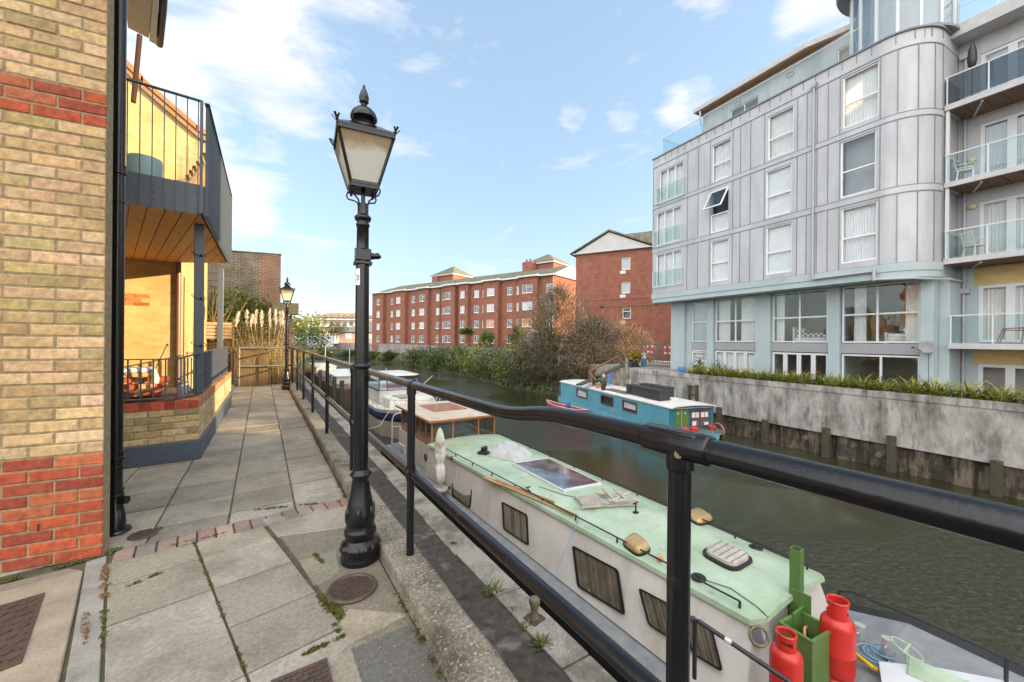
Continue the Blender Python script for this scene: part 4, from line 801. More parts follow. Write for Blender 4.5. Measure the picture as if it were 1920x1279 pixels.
SEAMS = [.06,2.62,3.33,4.07,5.38,5.78,6.30,6.98,8.42,8.80,9.20,9.60,10.02,11.32]
WIN = [('t1',4.17,5.25,10.10,12.10,'c'),('t2',7.11,8.25,10.14,12.2,'c'),('t3',10.09,11.27,10.22,12.32,'c'),
       ('m1',4.10,5.14,7.36,9.56,'o'),('m2',7.04,8.17,7.38,9.6,'b'),('m3',10.04,11.2,7.4,9.7,'g'),
       ('l1',4.12,5.18,4.72,6.9,'b'),('l2',7.06,8.22,4.68,6.93,'b'),('l3',10.08,11.25,4.7,6.94,'c')]
BAY = [(.52,2.30,10.04,12.05),(.30,2.18,7.42,9.5),(.30,2.22,4.86,6.92)]
holes = [(a,b,c,d) for _,a,b,c,d,_k in WIN]+BAY
random.seed(12)
mb = MB(FG.M); zc = lambda: tuple(v*f for v in ZC for f in ()) or (lambda k: (ZC[0]*k,ZC[1]*k,ZC[2]*k))(1+random.uniform(-.07,.05))
for z0,z1 in ((4.45,7.05),(7.30,9.80),(10.02,12.42)): wallh(mb,0,11.35,z0,z1,[h for h in holes if h[2] >= z0 and h[3] <= z1],0,.25,SEAMS,zc)
for z0,z1 in ((7.05,7.30),(9.80,10.02),(12.42,12.62)): wallh(mb,0,11.35,z0,z1,[],-.015,.25,(2,4.2,6.4,8.6,10.5),zc)
wallh(mb,0,11.35,12.62,12.98,[],.0,.25,[.5*k for k in range(1,24)],zc)
# curved corner
def arcpt(a, r, cx=11.35, cy=1.3): return (cx+r*sin(a), cy-r*cos(a))
na = 16
def curved(mb, r0, r1, z0, z1, cf, cx=11.35, cy=1.3, a0=0., a1=pi/2, n=na):
    for k in range(n):
        a, b = a0+(a1-a0)*k/n, a0+(a1-a0)*(k+1)/n
        mb.prism([arcpt(a,r1,cx,cy),arcpt(b,r1,cx,cy),arcpt(b,r0,cx,cy),arcpt(a,r0,cx,cy)], z0, z1, cf[k*len(cf)//n] if cf else None)
for z0,z1,pr in ((4.45,7.05,0),(7.05,7.30,.015),(7.30,9.80,0),(9.80,10.02,.015),(10.02,12.42,0),(12.42,12.62,.015),(12.62,12.98,0)):
    curved(mb,1.05,1.3+pr,z0,z1,[zc() for _ in range(4)])
    mb.box(12.40,12.65+pr,1.3,2.9,z0,z1,zc())
build(mb,'cladding',m_clad,gb)
mb = MB(FG.M)
for z0,z1 in ((4.45,7.05),(7.30,9.80),(10.02,12.42)):
    for s in SEAMS: mb.box(s-.012,s+.012,-.022,.01,z0,z1)
    for a in (.35,.78,1.2,1.52): p = arcpt(a,1.31); mb.cbox((p[0],p[1],(z0+z1)/2),.022,.03,z1-z0,a)
    for z in (z0,z1):
        mb.box(0,11.35,-.024,.01,z-.014,z+.014); curved(mb,1.28,1.324,z-.014,z+.014,None)
for k in range(1,24): mb.box(.48*k-.01,.48*k+.01,-.018,.01,12.63,12.97)
for a in (.3,.7,1.1,1.5): p = arcpt(a,1.31); mb.cbox((p[0],p[1],12.8),.02,.03,.34,a)
build(mb,'seams',m_seam,gb)
mb = MB(FG.M); mb.box(-.05,11.35,-.06,.35,12.985,13.05); curved(mb,.9,1.37,12.985,13.05,None); mb.box(12.3,12.72,1.3,2.9,12.985,13.05); build(mb,'parapet_coping',m_seam,gb)
# body behind, teal base
mb = MB(FG.M); mb.box(.02,11.35,.26,.40,12.3,12.97); mb.box(0,.25,.252,14,4.0,12.98); mb.box(0,12.7,5.5,14,4.0,12.98); mb.box(.26,12.4,.5,5.4,12.6,12.95); build(mb,'upper_body',m_gband,gb)
mb = MB(FG.M); mb.box(.03,11.35,.01,1.0,3.9,4.445); curved(mb,.2,1.31,3.9,4.445,None); mb.box(-.03,11.35,-.03,.009,4.15,4.448); curved(mb,1.305,1.34,4.15,4.448,None)
mb.box(.03,11.9,1.001,6,3.93,4.44); mb.box(11.5,12.66,1.3,2.7,3.9,4.44); build(mb,'teal_soffit',m_teal,gb)
colx = [(.62,1.62,1.0,3.0),(1.62,2.01,1.2,3.0),(3.13,3.54,1.05,1.6),(5.96,6.68,1.05,1.7),(9.17,9.59,1.05,1.7),(12.16,12.52,1.0,1.8),(12.52,12.80,1.5,2.7)]
mb = MB(FG.M)
for a,b,c,d in colx: mb.box(a,b,c,d,-1.6,3.895)
for a,b in ((.62,.86),): mb.box(a,b,3.0,9,-1.6,3.9)
build(mb,'teal_columns',m_teal,gb,bevel=.02)
mb = MB(FG.M); mb.box(12.6,13.10,2.7,2.95,-1.6,4.30); build(mb,'teal_side_wall',m_teal,gb)
mb = MB(FG.M)
for a,b in ((2.01,3.13),(3.54,5.96),(6.68,9.17),(9.59,12.16)): mb.box(a,b,1.18,1.32,1.02,1.44)
build(mb,'grey_spandrel',m_gband,gb)
# rooms behind the ground floor glazing
m_gref = glassmat('reflecting_glass', (.92,.95,.96), 1.9, .01, .3); m_room = mat('room_wall', (.50,.45,.40), .9, .1, 2); m_floor = mat('room_floor', (.20,.15,.10), .6, .2, 3)
mb = MB(FG.M); mb.box(.9,12.6,5.0,5.1,-1.6,3.9)
for x in (3.3,6.3,9.38): mb.box(x-.05,x+.05,1.71,5,-1.6,3.9)
build(mb,'room_partition',m_room,gb)
mb = MB(FG.M); mb.box(.9,12.3,1.34,5,1.05,1.40); build(mb,'room_floor',m_floor,gb)
def folds(mb, x0, x1, z0, z1, y, amp=.03, wl=.09, ph=0):
    n = max(4,int((x1-x0)/wl*4)); vs = []
    for i in range(n+1):
        x = x0+(x1-x0)*i/n; d = amp*sin(2*pi*i/4+ph)*(.7+.3*sin(i*1.3)); vs += [(x,y+d,z0),(x,y+d*.6,z1)]
    mb.add(vs,[(2*i,2*i+2,2*i+3,2*i+1) for i in range(n)])
def window(fr, par, x0, x1, z0, z1, y, vs=(), hs=(), fw=.06, fm=None, gm=None, behind='c', dep=.07, name='window', cx=None):
    mb = MB(fr.M); fm = fm or m_upvc
    mb.box(x0,x0+fw,y,y+dep,z0,z1); mb.box(x1-fw,x1,y,y+dep,z0,z1); mb.box(x0+fw,x1-fw,y,y+dep,z0,z0+fw); mb.box(x0+fw,x1-fw,y,y+dep,z1-fw,z1)
    for v in vs: mb.box(v-fw/2,v+fw/2,y+.004,y+dep-.004,z0+fw,z1-fw)
    for h in hs: mb.box(x0+fw,x1-fw,y+.002,y+dep-.002,h-fw/2,h+fw/2)
    o = build(mb,name,fm,par)
    mb = MB(fr.M); mb.box(x0+fw,x1-fw,y+dep*.5,y+dep*.5+.004,z0+fw,z1-fw); build(mb,'pane',gm or m_glass,o)
    if behind in 'cb':
        mb = MB(fr.M)
        if behind == 'c': folds(mb,x0+.02,x1-.02,z0,z1,y+dep+.10)
        else: mb.box(x0,x1,y+dep+.05,y+dep+.056,z0,z1)
        build(mb,'curtain',m_curtain,o,smooth=(behind=='c'),sharp=0)
    elif behind == 'g':
        mb = MB(fr.M); mb.box(x0,x1,y+dep+.3,y+dep+.31,z0,z1); build(mb,'room_shade',m_room,o)
    return o
for n_,a,b,c,d,k in WIN:
    mid = c+(d-c)*.45
    if k == 'o':
        o = window(FG,gb,a,b,c,mid,.05,(),(),.055,behind='b',name='window')
        mb = MB(FG.M); ang_ = .55; M2 = FG.M @ Matrix.Translation((0,.02,d)) @ Matrix.Rotation(-ang_,4,'X'); mb.M = M2; h = d-mid
        mb.box(a,a+.06,-.03,.03,-h,0); mb.box(b-.06,b,-.03,.03,-h,0); mb.box(a+.06,b-.06,-.03,.03,-.06,0); mb.box(a+.06,b-.06,-.03,.03,-h,-h+.06); o = build(mb,'window',m_upvc,gb,label='open top hung sash tilted outwards')
        mb = MB(M2); mb.box(a+.06,b-.06,0,.005,-h+.06,-.06); build(mb,'pane',m_glassh,o)
        mb = MB(FG.M); mb.box(a,b,.35,.36,mid,d); build(mb,'room_shade',m_dark,o)
    else: window(FG,gb,a,b,c,d,.05,(),(mid,),.055,behind='b' if k=='b' else ('g' if k=='g' else 'c'), gm=m_glassh if k in 'g' else m_glass)
for (a,b,c,d) in BAY:
    window(FG,gb,a,b,c,d,.05,(a+(b-a)/3,a+(b-a)*2/3),(),.06,behind='c')
    mb = MB(FG.M); gz = c+.95; mb.box(a-.1,b+.12,-.16,-.15,c+.0,gz); jb = build(mb,'juliet_balcony',m_glassb,gb)
    mb = MB(FG.M); mb.bar((a-.1,-.155,gz),(b+.12,-.155,gz),.03,.03); mb.bar((a-.1,-.155,c),(b+.12,-.155,c),.04,.04)
    for x in (a-.1,a+.75,b+.12): mb.bar((x,-.155,c),(x,-.155,gz),.025)
    for x in (a-.1,b+.12): mb.bar((x,-.15,gz),(x,.0,gz),.025); mb.bar((x,-.15,c),(x,.0,c),.025)
    build(mb,'juliet_rail',m_frame,jb)
gw = [(2.05,3.09,(),(2.62,),'b'),(3.58,5.92,(4.78,),(2.62,),'p'),(6.72,9.13,(7.95,),(2.65,),'bed'),(9.63,12.12,(10.83,),(2.66,),'bed2')]
for i,(a,b,v,h,k) in enumerate(gw):
    if k == 'b': window(FG,gb,a,b,1.47,3.86,1.2,v,h,.06,m_frame,m_glassh,'b'); window(FG,gb,a,b,-1.5,1.0,1.2,(),(.85,),.07,m_frame,m_glass,'b',name='door'); continue
    o = window(FG,gb,a,b,1.47,3.88,1.2,v,h,.07,m_frame,m_gref,'n')
    mb = MB(FG.M)
    if k == 'p': folds(mb,a+.08,a+.75,1.47,3.84,1.42); folds(mb,b-.95,b-.08,1.47,3.84,1.42)
    elif k == 'bed': folds(mb,a+.08,a+.45,1.47,3.84,1.42); folds(mb,b-.2,b-.05,1.47,3.84,1.42)
    else: folds(mb,a+.35,a+.75,1.47,3.84,1.42); folds(mb,b-.5,b-.05,1.47,3.84,1.42)
    build(mb,'curtain',m_curtain,o,smooth=True,sharp=0)
    if k == 'bed2': window(FG,gb,a,b,-.55,.98,1.2,(10.95,),(),.07,m_frame,m_gref,'n')
    else:
        nn = 4; 
        for j in range(nn): x0 = a+(b-a)*j/nn; x1 = a+(b-a)*(j+1)/nn; window(FG,gb,x0+.005,x1-.005,-1.5,.98,1.2,(),(.0,) if False else (),.085,m_frame,m_glass,'b' if (i == 1) else 'n',name='french_door')
def bed(x0, x1, y0, z, name, lab, head):
    t = thing(name,lab,'bed',FG.M @ Vector(((x0+x1)/2,y0+.4,z)),AG); mb = MB(FG.M); mb.box(x0,x1,y0,y0+.9,z+.12,z+.30)
    for x in (x0,x1): mb.box(x-.04,x+.04,y0,y0+.9,z,z+head)
    build(mb,'frame',m_white,t); return t
t = bed(7.4,9.0,1.75,1.41,'day_bed','white bed with black and white checked cover behind the upstairs window','.8' and .8); mb = MB(FG.M)
m_check = bpy.data.materials.new('checked_cover'); m_check.use_nodes = True; _n = m_check.node_tree; _c = _n.nodes.new('ShaderNodeTexChecker'); _c.inputs['Scale'].default_value = 9; _c.inputs[1].default_value = (.6,.6,.6,1); _c.inputs[2].default_value = (.05,.05,.05,1); _tc = _n.nodes.new('ShaderNodeTexCoord'); _n.links.new(_tc.outputs['Object'],_c.inputs[0]); _n.links.new(_c.outputs[0],_n.nodes['Principled BSDF'].inputs[0])
mb.box(7.46,8.94,1.77,2.6,1.712,1.92); mb.box(7.46,7.85,1.8,2.5,1.925,2.15); build(mb,'cover',m_check,t,bevel=.06)
t = bed(10.9,11.9,1.75,1.41,'white_sofa_bed','low white bed heaped with pillows behind the widest upstairs window','x' and .5); mb = MB(FG.M); mb.box(10.95,11.85,1.78,2.6,1.712,1.86); mb.box(11.4,11.8,1.85,2.3,1.865,2.1); build(mb,'bedding',m_curtain,t,bevel=.05)
mb = MB(FG.M); mb.box(9.75,10.1,1.9,2.3,1.41,2.2); mb.box(9.72,10.13,1.87,2.33,2.2,2.23); solo(mb,'cabinet',m_room,'beige cabinet standing behind the upstairs window left of the white bed','cabinet')
# downpipe on facade
m_pipe = mat('grey_downpipe', (.36,.37,.39), .45, .08, 5)
pd = thing('facade_downpipe','long grey rainwater pipe running down the zinc facade and along the teal soffit','downpipe',FG.M @ Vector((9.09,-.08,4.2)),AG)
mb = MB(FG.M); mb.tube([(9.09,-.09,12.45),(9.09,-.09,4.30),(9.14,-.10,4.2),(11.2,-.10,4.22)],.045,10); mb.tube([(11.2,-.10,4.3),(11.2,-.10,3.86)],.06,10); mb.tube([(11.2,-.10,3.9),(12.2,.15,3.84),(12.85,1.3,3.8),(12.85,2.6,3.8)],.045,10); mb.tube([(12.86,2.62,12.2),(12.86,2.62,-1.6)],.05,10); build(mb,'pipe',m_pipe,pd,smooth=True,sharp=40)
mb = MB(FG.M); mb.yprism([(8.95,12.62),(9.23,12.62),(9.15,12.45),(9.03,12.45)],-.18,-.02); build(mb,'hopper_head',m_pipe,pd)
mb = MB(FG.M); mb.box(12.72,13.02,2.5,2.695,3.35,3.55); build(mb,'hopper_head',m_pipe,pd); mb = MB(FG.M); mb.box(12.74,12.99,2.5,2.69,12.2,12.4); build(mb,'hopper_head',m_pipe,pd)
# ---- recessed right part with balconies
m_yfac = brickmat('pale_yellow_facing',(.60,.44,.20),(.55,.38,.16),(.45,.38,.26))
mb = MB(FG.M); dh = []
DOORS = [(-1.5,.72),(1.52,3.62),(4.62,6.72),(7.50,9.6),(10.35,12.2)]
X0D, XE = 13.22, 16.0
for z0,z1,cc in ((4.45,13.6,1),): wallh(mb,12.66,XE,z0,z1,[(X0D,X0D+1.5,a,b) for a,b in DOORS[2:]],2.7,2.95,(13.0,15.2),zc)
build(mb,'recessed_cladding',m_clad,gb)
mb = MB(FG.M); mb.box(13.10,XE,2.72,2.95,3.62,4.30); build(mb,'yellow_brick_panel',m_yfac,gb); mb = MB(FG.M); mb.box(13.10,XE,2.72,2.95,.72,1.27); build(mb,'yellow_brick_panel',m_yfac,gb)
mb = MB(FG.M)
for z0,z1 in ((-1.6,.719),(1.49,3.619)): mb.box(13.101,X0D,2.72,2.95,z0,z1); mb.box(X0D+1.5,XE,2.72,2.95,z0,z1)
build(mb,'teal_side_wall',m_teal,gb)
mb = MB(FG.M); mb.box(12.7,XE,3.4,3.5,-1.6,13); mb.box(XE-.001,XE+.2,2.7,14,-1.6,13); build(mb,'inner_wall',m_room,gb)
for a,b in DOORS:
    for xo in (0,):
        for j in range(2):
            x0 = X0D+xo+j*.75; window(FG,gb,x0,x0+.75,a,b,2.74,(),(),.11,m_frame,m_glassh if a > 7 else m_glass,('n' if a < 0 else 'c') if a < 9 else 'b',name='french_door')
SL_ = [(1.28,1.48,.0),(4.36,4.56,.0),(7.16,7.34,0),(9.98,10.18,0)]
for i,(z0,z1,_) in enumerate(SL_):
    mb = MB(FG.M); x0 = 12.68 if i else 12.82; mb.box(x0,XE,1.30,2.698,z0,z1); sb = build(mb,'balcony_slab',m_slabg,gb)
    if i:
        mb = MB(FG.M)
        for k in range(7): mb.box(x0+.1+k*.42,x0+.5+k*.42,1.36,2.69,z0-.03,z0-.002)
        build(mb,'timber_soffit',mat('red_brown_board%d'%i,(.15,.085,.05),.7,.2,5),sb)
        mb = MB(FG.M)
        for x in (x0+.9,x0+2.6): mb.bar((x,1.4,z0-.05),(x-.5,2.6,z0-.05),.06,.04)
        build(mb,'brace',m_slabg,sb)
    mb = MB(FG.M); zr = z1+1.0
    for k in range(3):
        xa = x0+.08+k*1.0; mb.box(xa,xa+.96,1.33,1.34,z1+.06,zr-.03)
    mb.box(x0+.04,x0+.05,1.36,2.6,z1+.06,zr-.03); build(mb,'glass_balustrade',m_glassb if i < 3 else glassmat('blue_film_glass',(.35,.45,.50),1.5),sb)
    mb = MB(FG.M); mb.bar((x0,1.335,zr),(XE,1.335,zr),.035); mb.bar((x0+.045,1.335,zr),(x0+.045,2.69,zr),.03)
    for k in range(4): mb.bar((x0+.06+k*1.0,1.335,z1),(x0+.06+k*1.0,1.335,zr),.035)
    build(mb,'balustrade_rail',m_frame,sb)
mb = MB(FG.M); mb.box(12.70,12.79,1.36,1.46,4.57,9.97); build(mb,'balcony_post',m_frame,gb)
# top terrace right
mb = MB(FG.M); mb.box(12.6,XE,1.9,2.698,12.85,13.30); 
mb2 = MB(FG.M); mb2.box(12.65,XE,1.92,1.93,13.35,14.3); build(mb,'top_parapet',m_clad if False else m_slabg,gb); o = build(mb2,'glass_balustrade',m_glassb,gb)
mb = MB(FG.M); mb.bar((12.65,1.925,14.32),(XE,1.925,14.32),.04)
for k in range(3): mb.bar((12.7+k*1.1,1.925,13.3),(12.7+k*1.1,1.925,14.32),.035)
mb.bar((12.65,1.925,13.9),(XE,1.925,13.9),.025); build(mb,'balustrade_rail',m_frame,gb)
mb = MB(FG.M); mb.box(13.4,XE,4.5,4.7,13,17); build(mb,'penthouse_wall',m_white,gb)
# penthouse on the long side
mb = MB(FG.M); wallh(mb,1.35,9.9,13.0,16.0,[(3.2,4.9,13.3,15.3),(8.6,9.7,13.3,15.4)],2.9,3.1,[1.35+.6*k for k in range(15)],zc); mb.box(1.35,1.55,3.1,9,13,16,zc()); build(mb,'penthouse_wall',m_clad,gb)
window(FG,gb,3.2,4.9,13.3,15.3,2.95,(4.05,),(),.06,m_frame,m_glassh,'g'); window(FG,gb,8.6,9.7,13.3,15.4,2.95,(9.2,),(),.06,m_frame,m_glassh,'g')
mb = MB(FG.M); mb.prism([(1.05,2.35),(7.5,2.35),(10.4,3.3),(10.4,8),(1.05,8)],16.05,16.30); build(mb,'penthouse_roof',m_slabg,gb)
mb = MB(FG.M); mb.prism([(1.15,2.5),(7.5,2.5),(10.3,3.4),(10.3,8),(1.15,8)],15.98,16.045); build(mb,'roof_soffit',m_verge,gb)
mb = MB(FG.M); mb.tube([(1.5,2.45,16.0),(1.45,2.5,15.6),(1.3,2.8,15.3),(1.3,2.85,13.1)],.05,8); build(mb,'roof_downpipe',m_frame,gb,smooth=True)
mb = MB(FG.M)
for k in range(9): mb.box(.6+k*1.1,.6+k*1.1+1.06,.20,.21,13.06,14.1)
mb.box(.6,.61,.22,2.4,13.06,14.1); o = build(mb,'roof_glass_balustrade',m_glassb,gb)
mb = MB(FG.M); mb.bar((.55,.205,14.11),(10.6,.205,14.11),.03); mb.bar((.605,.2,14.11),(.605,2.4,14.11),.03); build(mb,'rail',m_frame,o)
mb = MB(FG.M)
for x in (5.5,8.0):
    mb.torus((x,.17,14.0-.25),.10,.02,16,6,Matrix.Rotation(pi/2,4,'X') @ Matrix.Scale(1.7,4,(1,0,0)))
build(mb,'oval_light',m_seam,gb,smooth=True)
# rounded glazed turret
cx_, cy_, rt_ = 11.25, 1.85, 1.55
mb = MB(FG.M); gl2 = MB(FG.M); ns = 9
for k in range(ns+1):
    a = -.55*pi+1.15*pi*k/ns; p = arcpt(a,rt_,cx_,cy_); mb.cbox((p[0],p[1],14.7),.09,.09,3.2,a)
    if k < ns:
        b = -.55*pi+1.15*pi*(k+1)/ns; q = arcpt(b,rt_,cx_,cy_); gl2.prism([p,q,arcpt(b,rt_-.02,cx_,cy_),arcpt(a,rt_-.02,cx_,cy_)],13.15,16.2)
o = build(mb,'turret_frame',m_frame,gb); build(gl2,'pane',m_glassh,o)
mb = MB(FG.M); mb.lathe((cx_,cy_,13.06),[(rt_+.10,0),(rt_+.10,.10)],40); build(mb,'turret_base',m_seam,gb,smooth=True,sharp=30); mb = MB(FG.M); mb.lathe((cx_,cy_,16.25),[(rt_+.45,0),(rt_+.5,.12),(rt_+.5,.45)],40); build(mb,'turret_roof',m_seam,gb,smooth=True,sharp=30)
mb = MB(FG.M); curved(mb,.1,1.45,13.1,15.9,None,cx_,cy_+.3,-.5*pi,.6*pi,12); build(mb,'turret_inner_wall',m_curtain,gb)
mb = MB(FG.M); mb.yprism([(10.25,15.5),(10.55,15.2),(10.55,17),(10.25,17)],.4,1.5); 
# satellite dish
x,z = FG.hit(1740,651,.9); t = thing('satellite_dish','grey satellite dish on a thin curved cable in front of the teal column','satellite dish',FG.M @ Vector((x,.85,z)),AG)
mb = MB(FG.M @ Matrix.Translation((x,.80,z)) @ Matrix.Rotation(1.25,4,'X') @ Matrix.Rotation(.35,4,'Y')); mb.lathe((0,0,0),[(.002,-.055),(.10,-.045),(.19,-.02),(.235,.0),(.225,.004),(.18,-.012),(.09,-.035),(.002,-.045)],24); build(mb,'dish',m_seam,t,smooth=True,sharp=0)
mb = MB(FG.M); mb.bar((x,.85,z-.02),(x,1.0,z-.02),.03); mb.bar((x-.02,.82,z-.2),(x-.3,.55,z-.02),.015); mb.cbox((x-.3,.55,z-.02),.06,.08,.06); mb.tube([(x,.98,z-.05),(x+.02,.9,z-.9),(x+.0,.95,z-1.9)],.008,5); build(mb,'arm',m_blackm,t)
# items on balconies
x,z = FG.hit(1823,100,1.9); t = thing('closed_patio_umbrella','dark folded patio umbrella leaning on the upper right balcony','umbrella',FG.M @ Vector((x,1.9,10.19)),AG); mb = MB(FG.M); mb.lathe((x,1.9,z),[(.02,-.55),(.10,-.45),(.13,-.25),(.11,.1),(.04,.35),(.01,.45)],12); build(mb,'canopy',m_blackm,t,smooth=True); mb = MB(FG.M); mb.tube([(x,1.9,10.19),(x,1.9,z+.47)],.018,6); build(mb,'pole',m_blackm,t)
def wchair(x, y, z, rz, lab):
    t = thing('balcony_chair',lab,'chair',FG.M @ Vector((x,y,z)),AG+rz); M_ = FG.M @ Matrix.Translation((x,y,z)) @ Matrix.Rotation(rz,4,'Z'); mb = MB(M_); mb.box(-.22,.22,-.22,.22,.40,.43); build(mb,'seat',m_white,t)
    mb = MB(M_)
    for sx in (-.2,.2): mb.bar((sx,-.2,0),(sx*.9,-.18,.4),.035); mb.bar((sx,.22,0),(sx*.9,.18,.4),.035)
    build(mb,'legs',m_white,t); mb = MB(M_)
    for k in range(5): mb.bar((-.18+k*.09,.2,.43),(-.18+k*.09,.3,.9),.05,.015)
    mb.bar((-.22,.3,.9),(.22,.3,.9),.03,.05); mb.bar((-.23,-.2,.62),(-.23,.22,.62),.04,.02); mb.bar((.23,-.2,.62),(.23,.22,.62),.04,.02); build(mb,'backrest',m_white,t)
wchair(13.05,1.9,7.35,1.9,'white plastic chair on the third floor balcony at the rounded corner')
wchair(13.3,1.95,4.57,2.6,'white slatted chair on the balcony directly above the yellow brick panel')
x,z = FG.hit(1885,640,2.0); t = thing('balcony_stool','brown metal framed chair on the lowest balcony at the right edge','chair',FG.M @ Vector((x,2.0,1.48)),AG); mb = MB(FG.M); mb.tube([(x-.2,2,1.48),(x-.05,2,2.0),(x+.4,2,2.02)],.015,6); mb.tube([(x+.35,2,1.48),(x+.4,2,2.02)],.015,6); mb.tube([(x-.2,2.3,1.48),(x-.05,2.3,2.0),(x+.4,2.3,2.02)],.015,6); build(mb,'frame',m_verge,t,smooth=True); mb = MB(FG.M); mb.box(x-.05,x+.4,1.98,2.32,1.92,1.95); build(mb,'seat',m_verge,t)
for i,(px,py) in enumerate(((1822,300),(1823,388),(1818,112))):
    x,z = FG.hit(px,py,2.62); mb = MB(FG.M); mb.lathe((x,2.62,z),[(.02,-.09),(.10,-.06),(.12,0),(.10,.06),(.02,.09)],12,sy=.5)
    solo(mb,'wall_light',mat('lamp_cream%d'%i,(.6,.5,.28),.4),['oval cream wall light beside the doors of the third floor balcony','oval cream wall light beside the doors of the second floor balcony','oval cream wall light beside the folded umbrella'][i],'wall light',smooth=True,sharp=0)
# garden level behind the wall
flat('garden_terrace', [tuple((FW.M @ Vector((x,y,0)))[:2]) for x,y in ((0,.41),(32,.41),(32,30),(0,30))], -1.5, m_quay)
mb = MB(FW.M); mb.box(.45,32,.45,1.05,-1.49,-.32); build(mb,'planting_soil',m_soil,struct=True)
rnd = random.Random(77)
px_list = [1352+38*k for k in range(16)]
for i in range(20):
    x = 4.2+.62*i if i < 17 else 0; x = 4.3+i*.64+rnd.uniform(-.1,.1); n_ = 150; mb = MB(FW.M)
    for k in range(n_):
        az = rnd.random()*2*pi; l_ = rnd.uniform(.55,1.05); grass_arc(mb,(x+rnd.gauss(0,.14),.42+rnd.gauss(0,.10),-.28),az,l_,rnd.uniform(.3,1.8),.019,jit(rnd.choice([(.25,.28,.035),(.36,.36,.06),(.15,.18,.03),(.45,.42,.13),(.10,.13,.03)]),.2),rnd,5,1.0)
    if i % 3 == 0:
        for k in range(10): p = (x+rnd.gauss(0,.2), .2+rnd.random()*.25, -.15+rnd.random()*.2); mb.cbox(p,.02,.02,.02,0,0,0,(.5,.45,.7))
    o = solo(mb,'strap_leaf_plant',m_leaf,'clump of arching yellow green strap leaves planted along the top of the river wall','plant','strap leaf plants along the river wall top')
o = None
for i,(px,h,lb_) in enumerate(((1312,.75,'left of two dark bushy young conifers behind the river wall'),(1345,.85,'right of two young conifers behind the river wall, beside the bench'),)):
    x,z = FW.hit(px,690,1.6); c = FW.M @ Vector((x,1.6,-.35)); shrub('young_conifer',lb_,(c.x,c.y,-.55),(.45,.45,1.0),2600,.05,GM+GD,60+i,clumps=20,zmin=-1.5)
x,z = FW.hit(1402,690,1.4); t = thing('slatted_bench','weathered wooden slatted bench back showing above the river wall plants','bench',FW.M @ Vector((x,1.4,-1.5)),AG); mb = MB(FW.M)
for xx in (x-.8,x,x+.8): mb.box(xx-.04,xx+.04,1.4,1.48,-1.5,.05)
for zz in (-.3,-.12,-.9): mb.box(x-.76,x-.04,1.39,1.42,zz,zz+.1); mb.box(x+.04,x+.76,1.39,1.42,zz,zz+.1)
mb.box(x-.8,x+.8,.95,1.4,-1.1,-1.06); build(mb,'frame',m_verge,t)
# ================================================================ RIGHT BANK BEYOND THE FLATS
bank_px = [(520,664),(560,668),(640,672),(690,676),(785,688),(870,705),(960,730),(1040,743),(1100,750),(1180,757)]
WL = [gp(x,y,WATER) for x,y in bank_px]
def push(v, d): r = Vector((v.x,v.y)); r = r*(1+d/r.length); return r
ds = [9,9,9,8,6,5,4.5,4.5,4.5,5]
TL = [push(v,d) for v,d in zip(WL,ds)]
mb = MB()
for i in range(len(WL)-1):
    a,b,c,d = WL[i],WL[i+1],TL[i+1],TL[i]; m1 = (Vector((a.x,a.y))*.45+d*.55); m2 = (Vector((b.x,b.y))*.45+c*.55)
    mb.add([(a.x,a.y,-3.2),(b.x,b.y,-3.2),(m2.x,m2.y,-1.75),(m1.x,m1.y,-1.75)],[(0,1,2,3)]); mb.add([(m1.x,m1.y,-1.75),(m2.x,m2.y,-1.75),(c.x,c.y,-.95),(d.x,d.y,-.95)],[(0,1,2,3)])
m_bank = mat('bank_mud', (.07,.06,.04), .95, .4, 1.5, .9, 12, dirt=((.08,.11,.03), .8, .48, .6, .9))
build(mb,'bank',m_bank,struct=True)
far = [push(v,500) for v in TL]
mb = MB()
for i in range(len(TL)-1):
    a,b,c,d = TL[i],TL[i+1],far[i+1],far[i]; z0 = .5 if i < 6 else (.5 if i == 6 else -.28); 
    mb.add([(a.x,a.y,.45 if i < 7 else -.3),(b.x,b.y,.45 if i+1 < 7 else -.3),(c.x,c.y,.45),(d.x,d.y,.45)],[(0,1,2,3)])
build(mb,'far_ground',m_earth,struct=True)
t = thing('far_river_wall','low grey concrete river wall along the far bank below the long red flats','river wall',(TL[4].x,TL[4].y,-1)); mb = MB()
for i in range(6):
    a,b = TL[i],TL[i+1]; n_ = Vector((b.y-a.y,-(b.x-a.x))).normalized()*.3
    if n_.dot(Vector((a.x,a.y))) > 0: n_ = -n_
    mb.prism([(a.x,a.y),(b.x,b.y),(b.x+n_.x,b.y+n_.y),(a.x+n_.x,a.y+n_.y)],-1.6,.62)
build(mb,'wall_face',mat('far_wall_concrete',(.27,.25,.22),.9,.25,.6,.5,8,dirt=((.13,.12,.09),.5,.5,.65,.7,(1,1,.3))),t)
# gate platform at the left end of the grey flats
mb = MB(FW.M); mb.box(-.9,2.6,.43,9,-1.49,-.25); mb.box(-6,-.9,1.5,12,-3.2,-.28); build(mb,'landing',m_quay,struct=True)
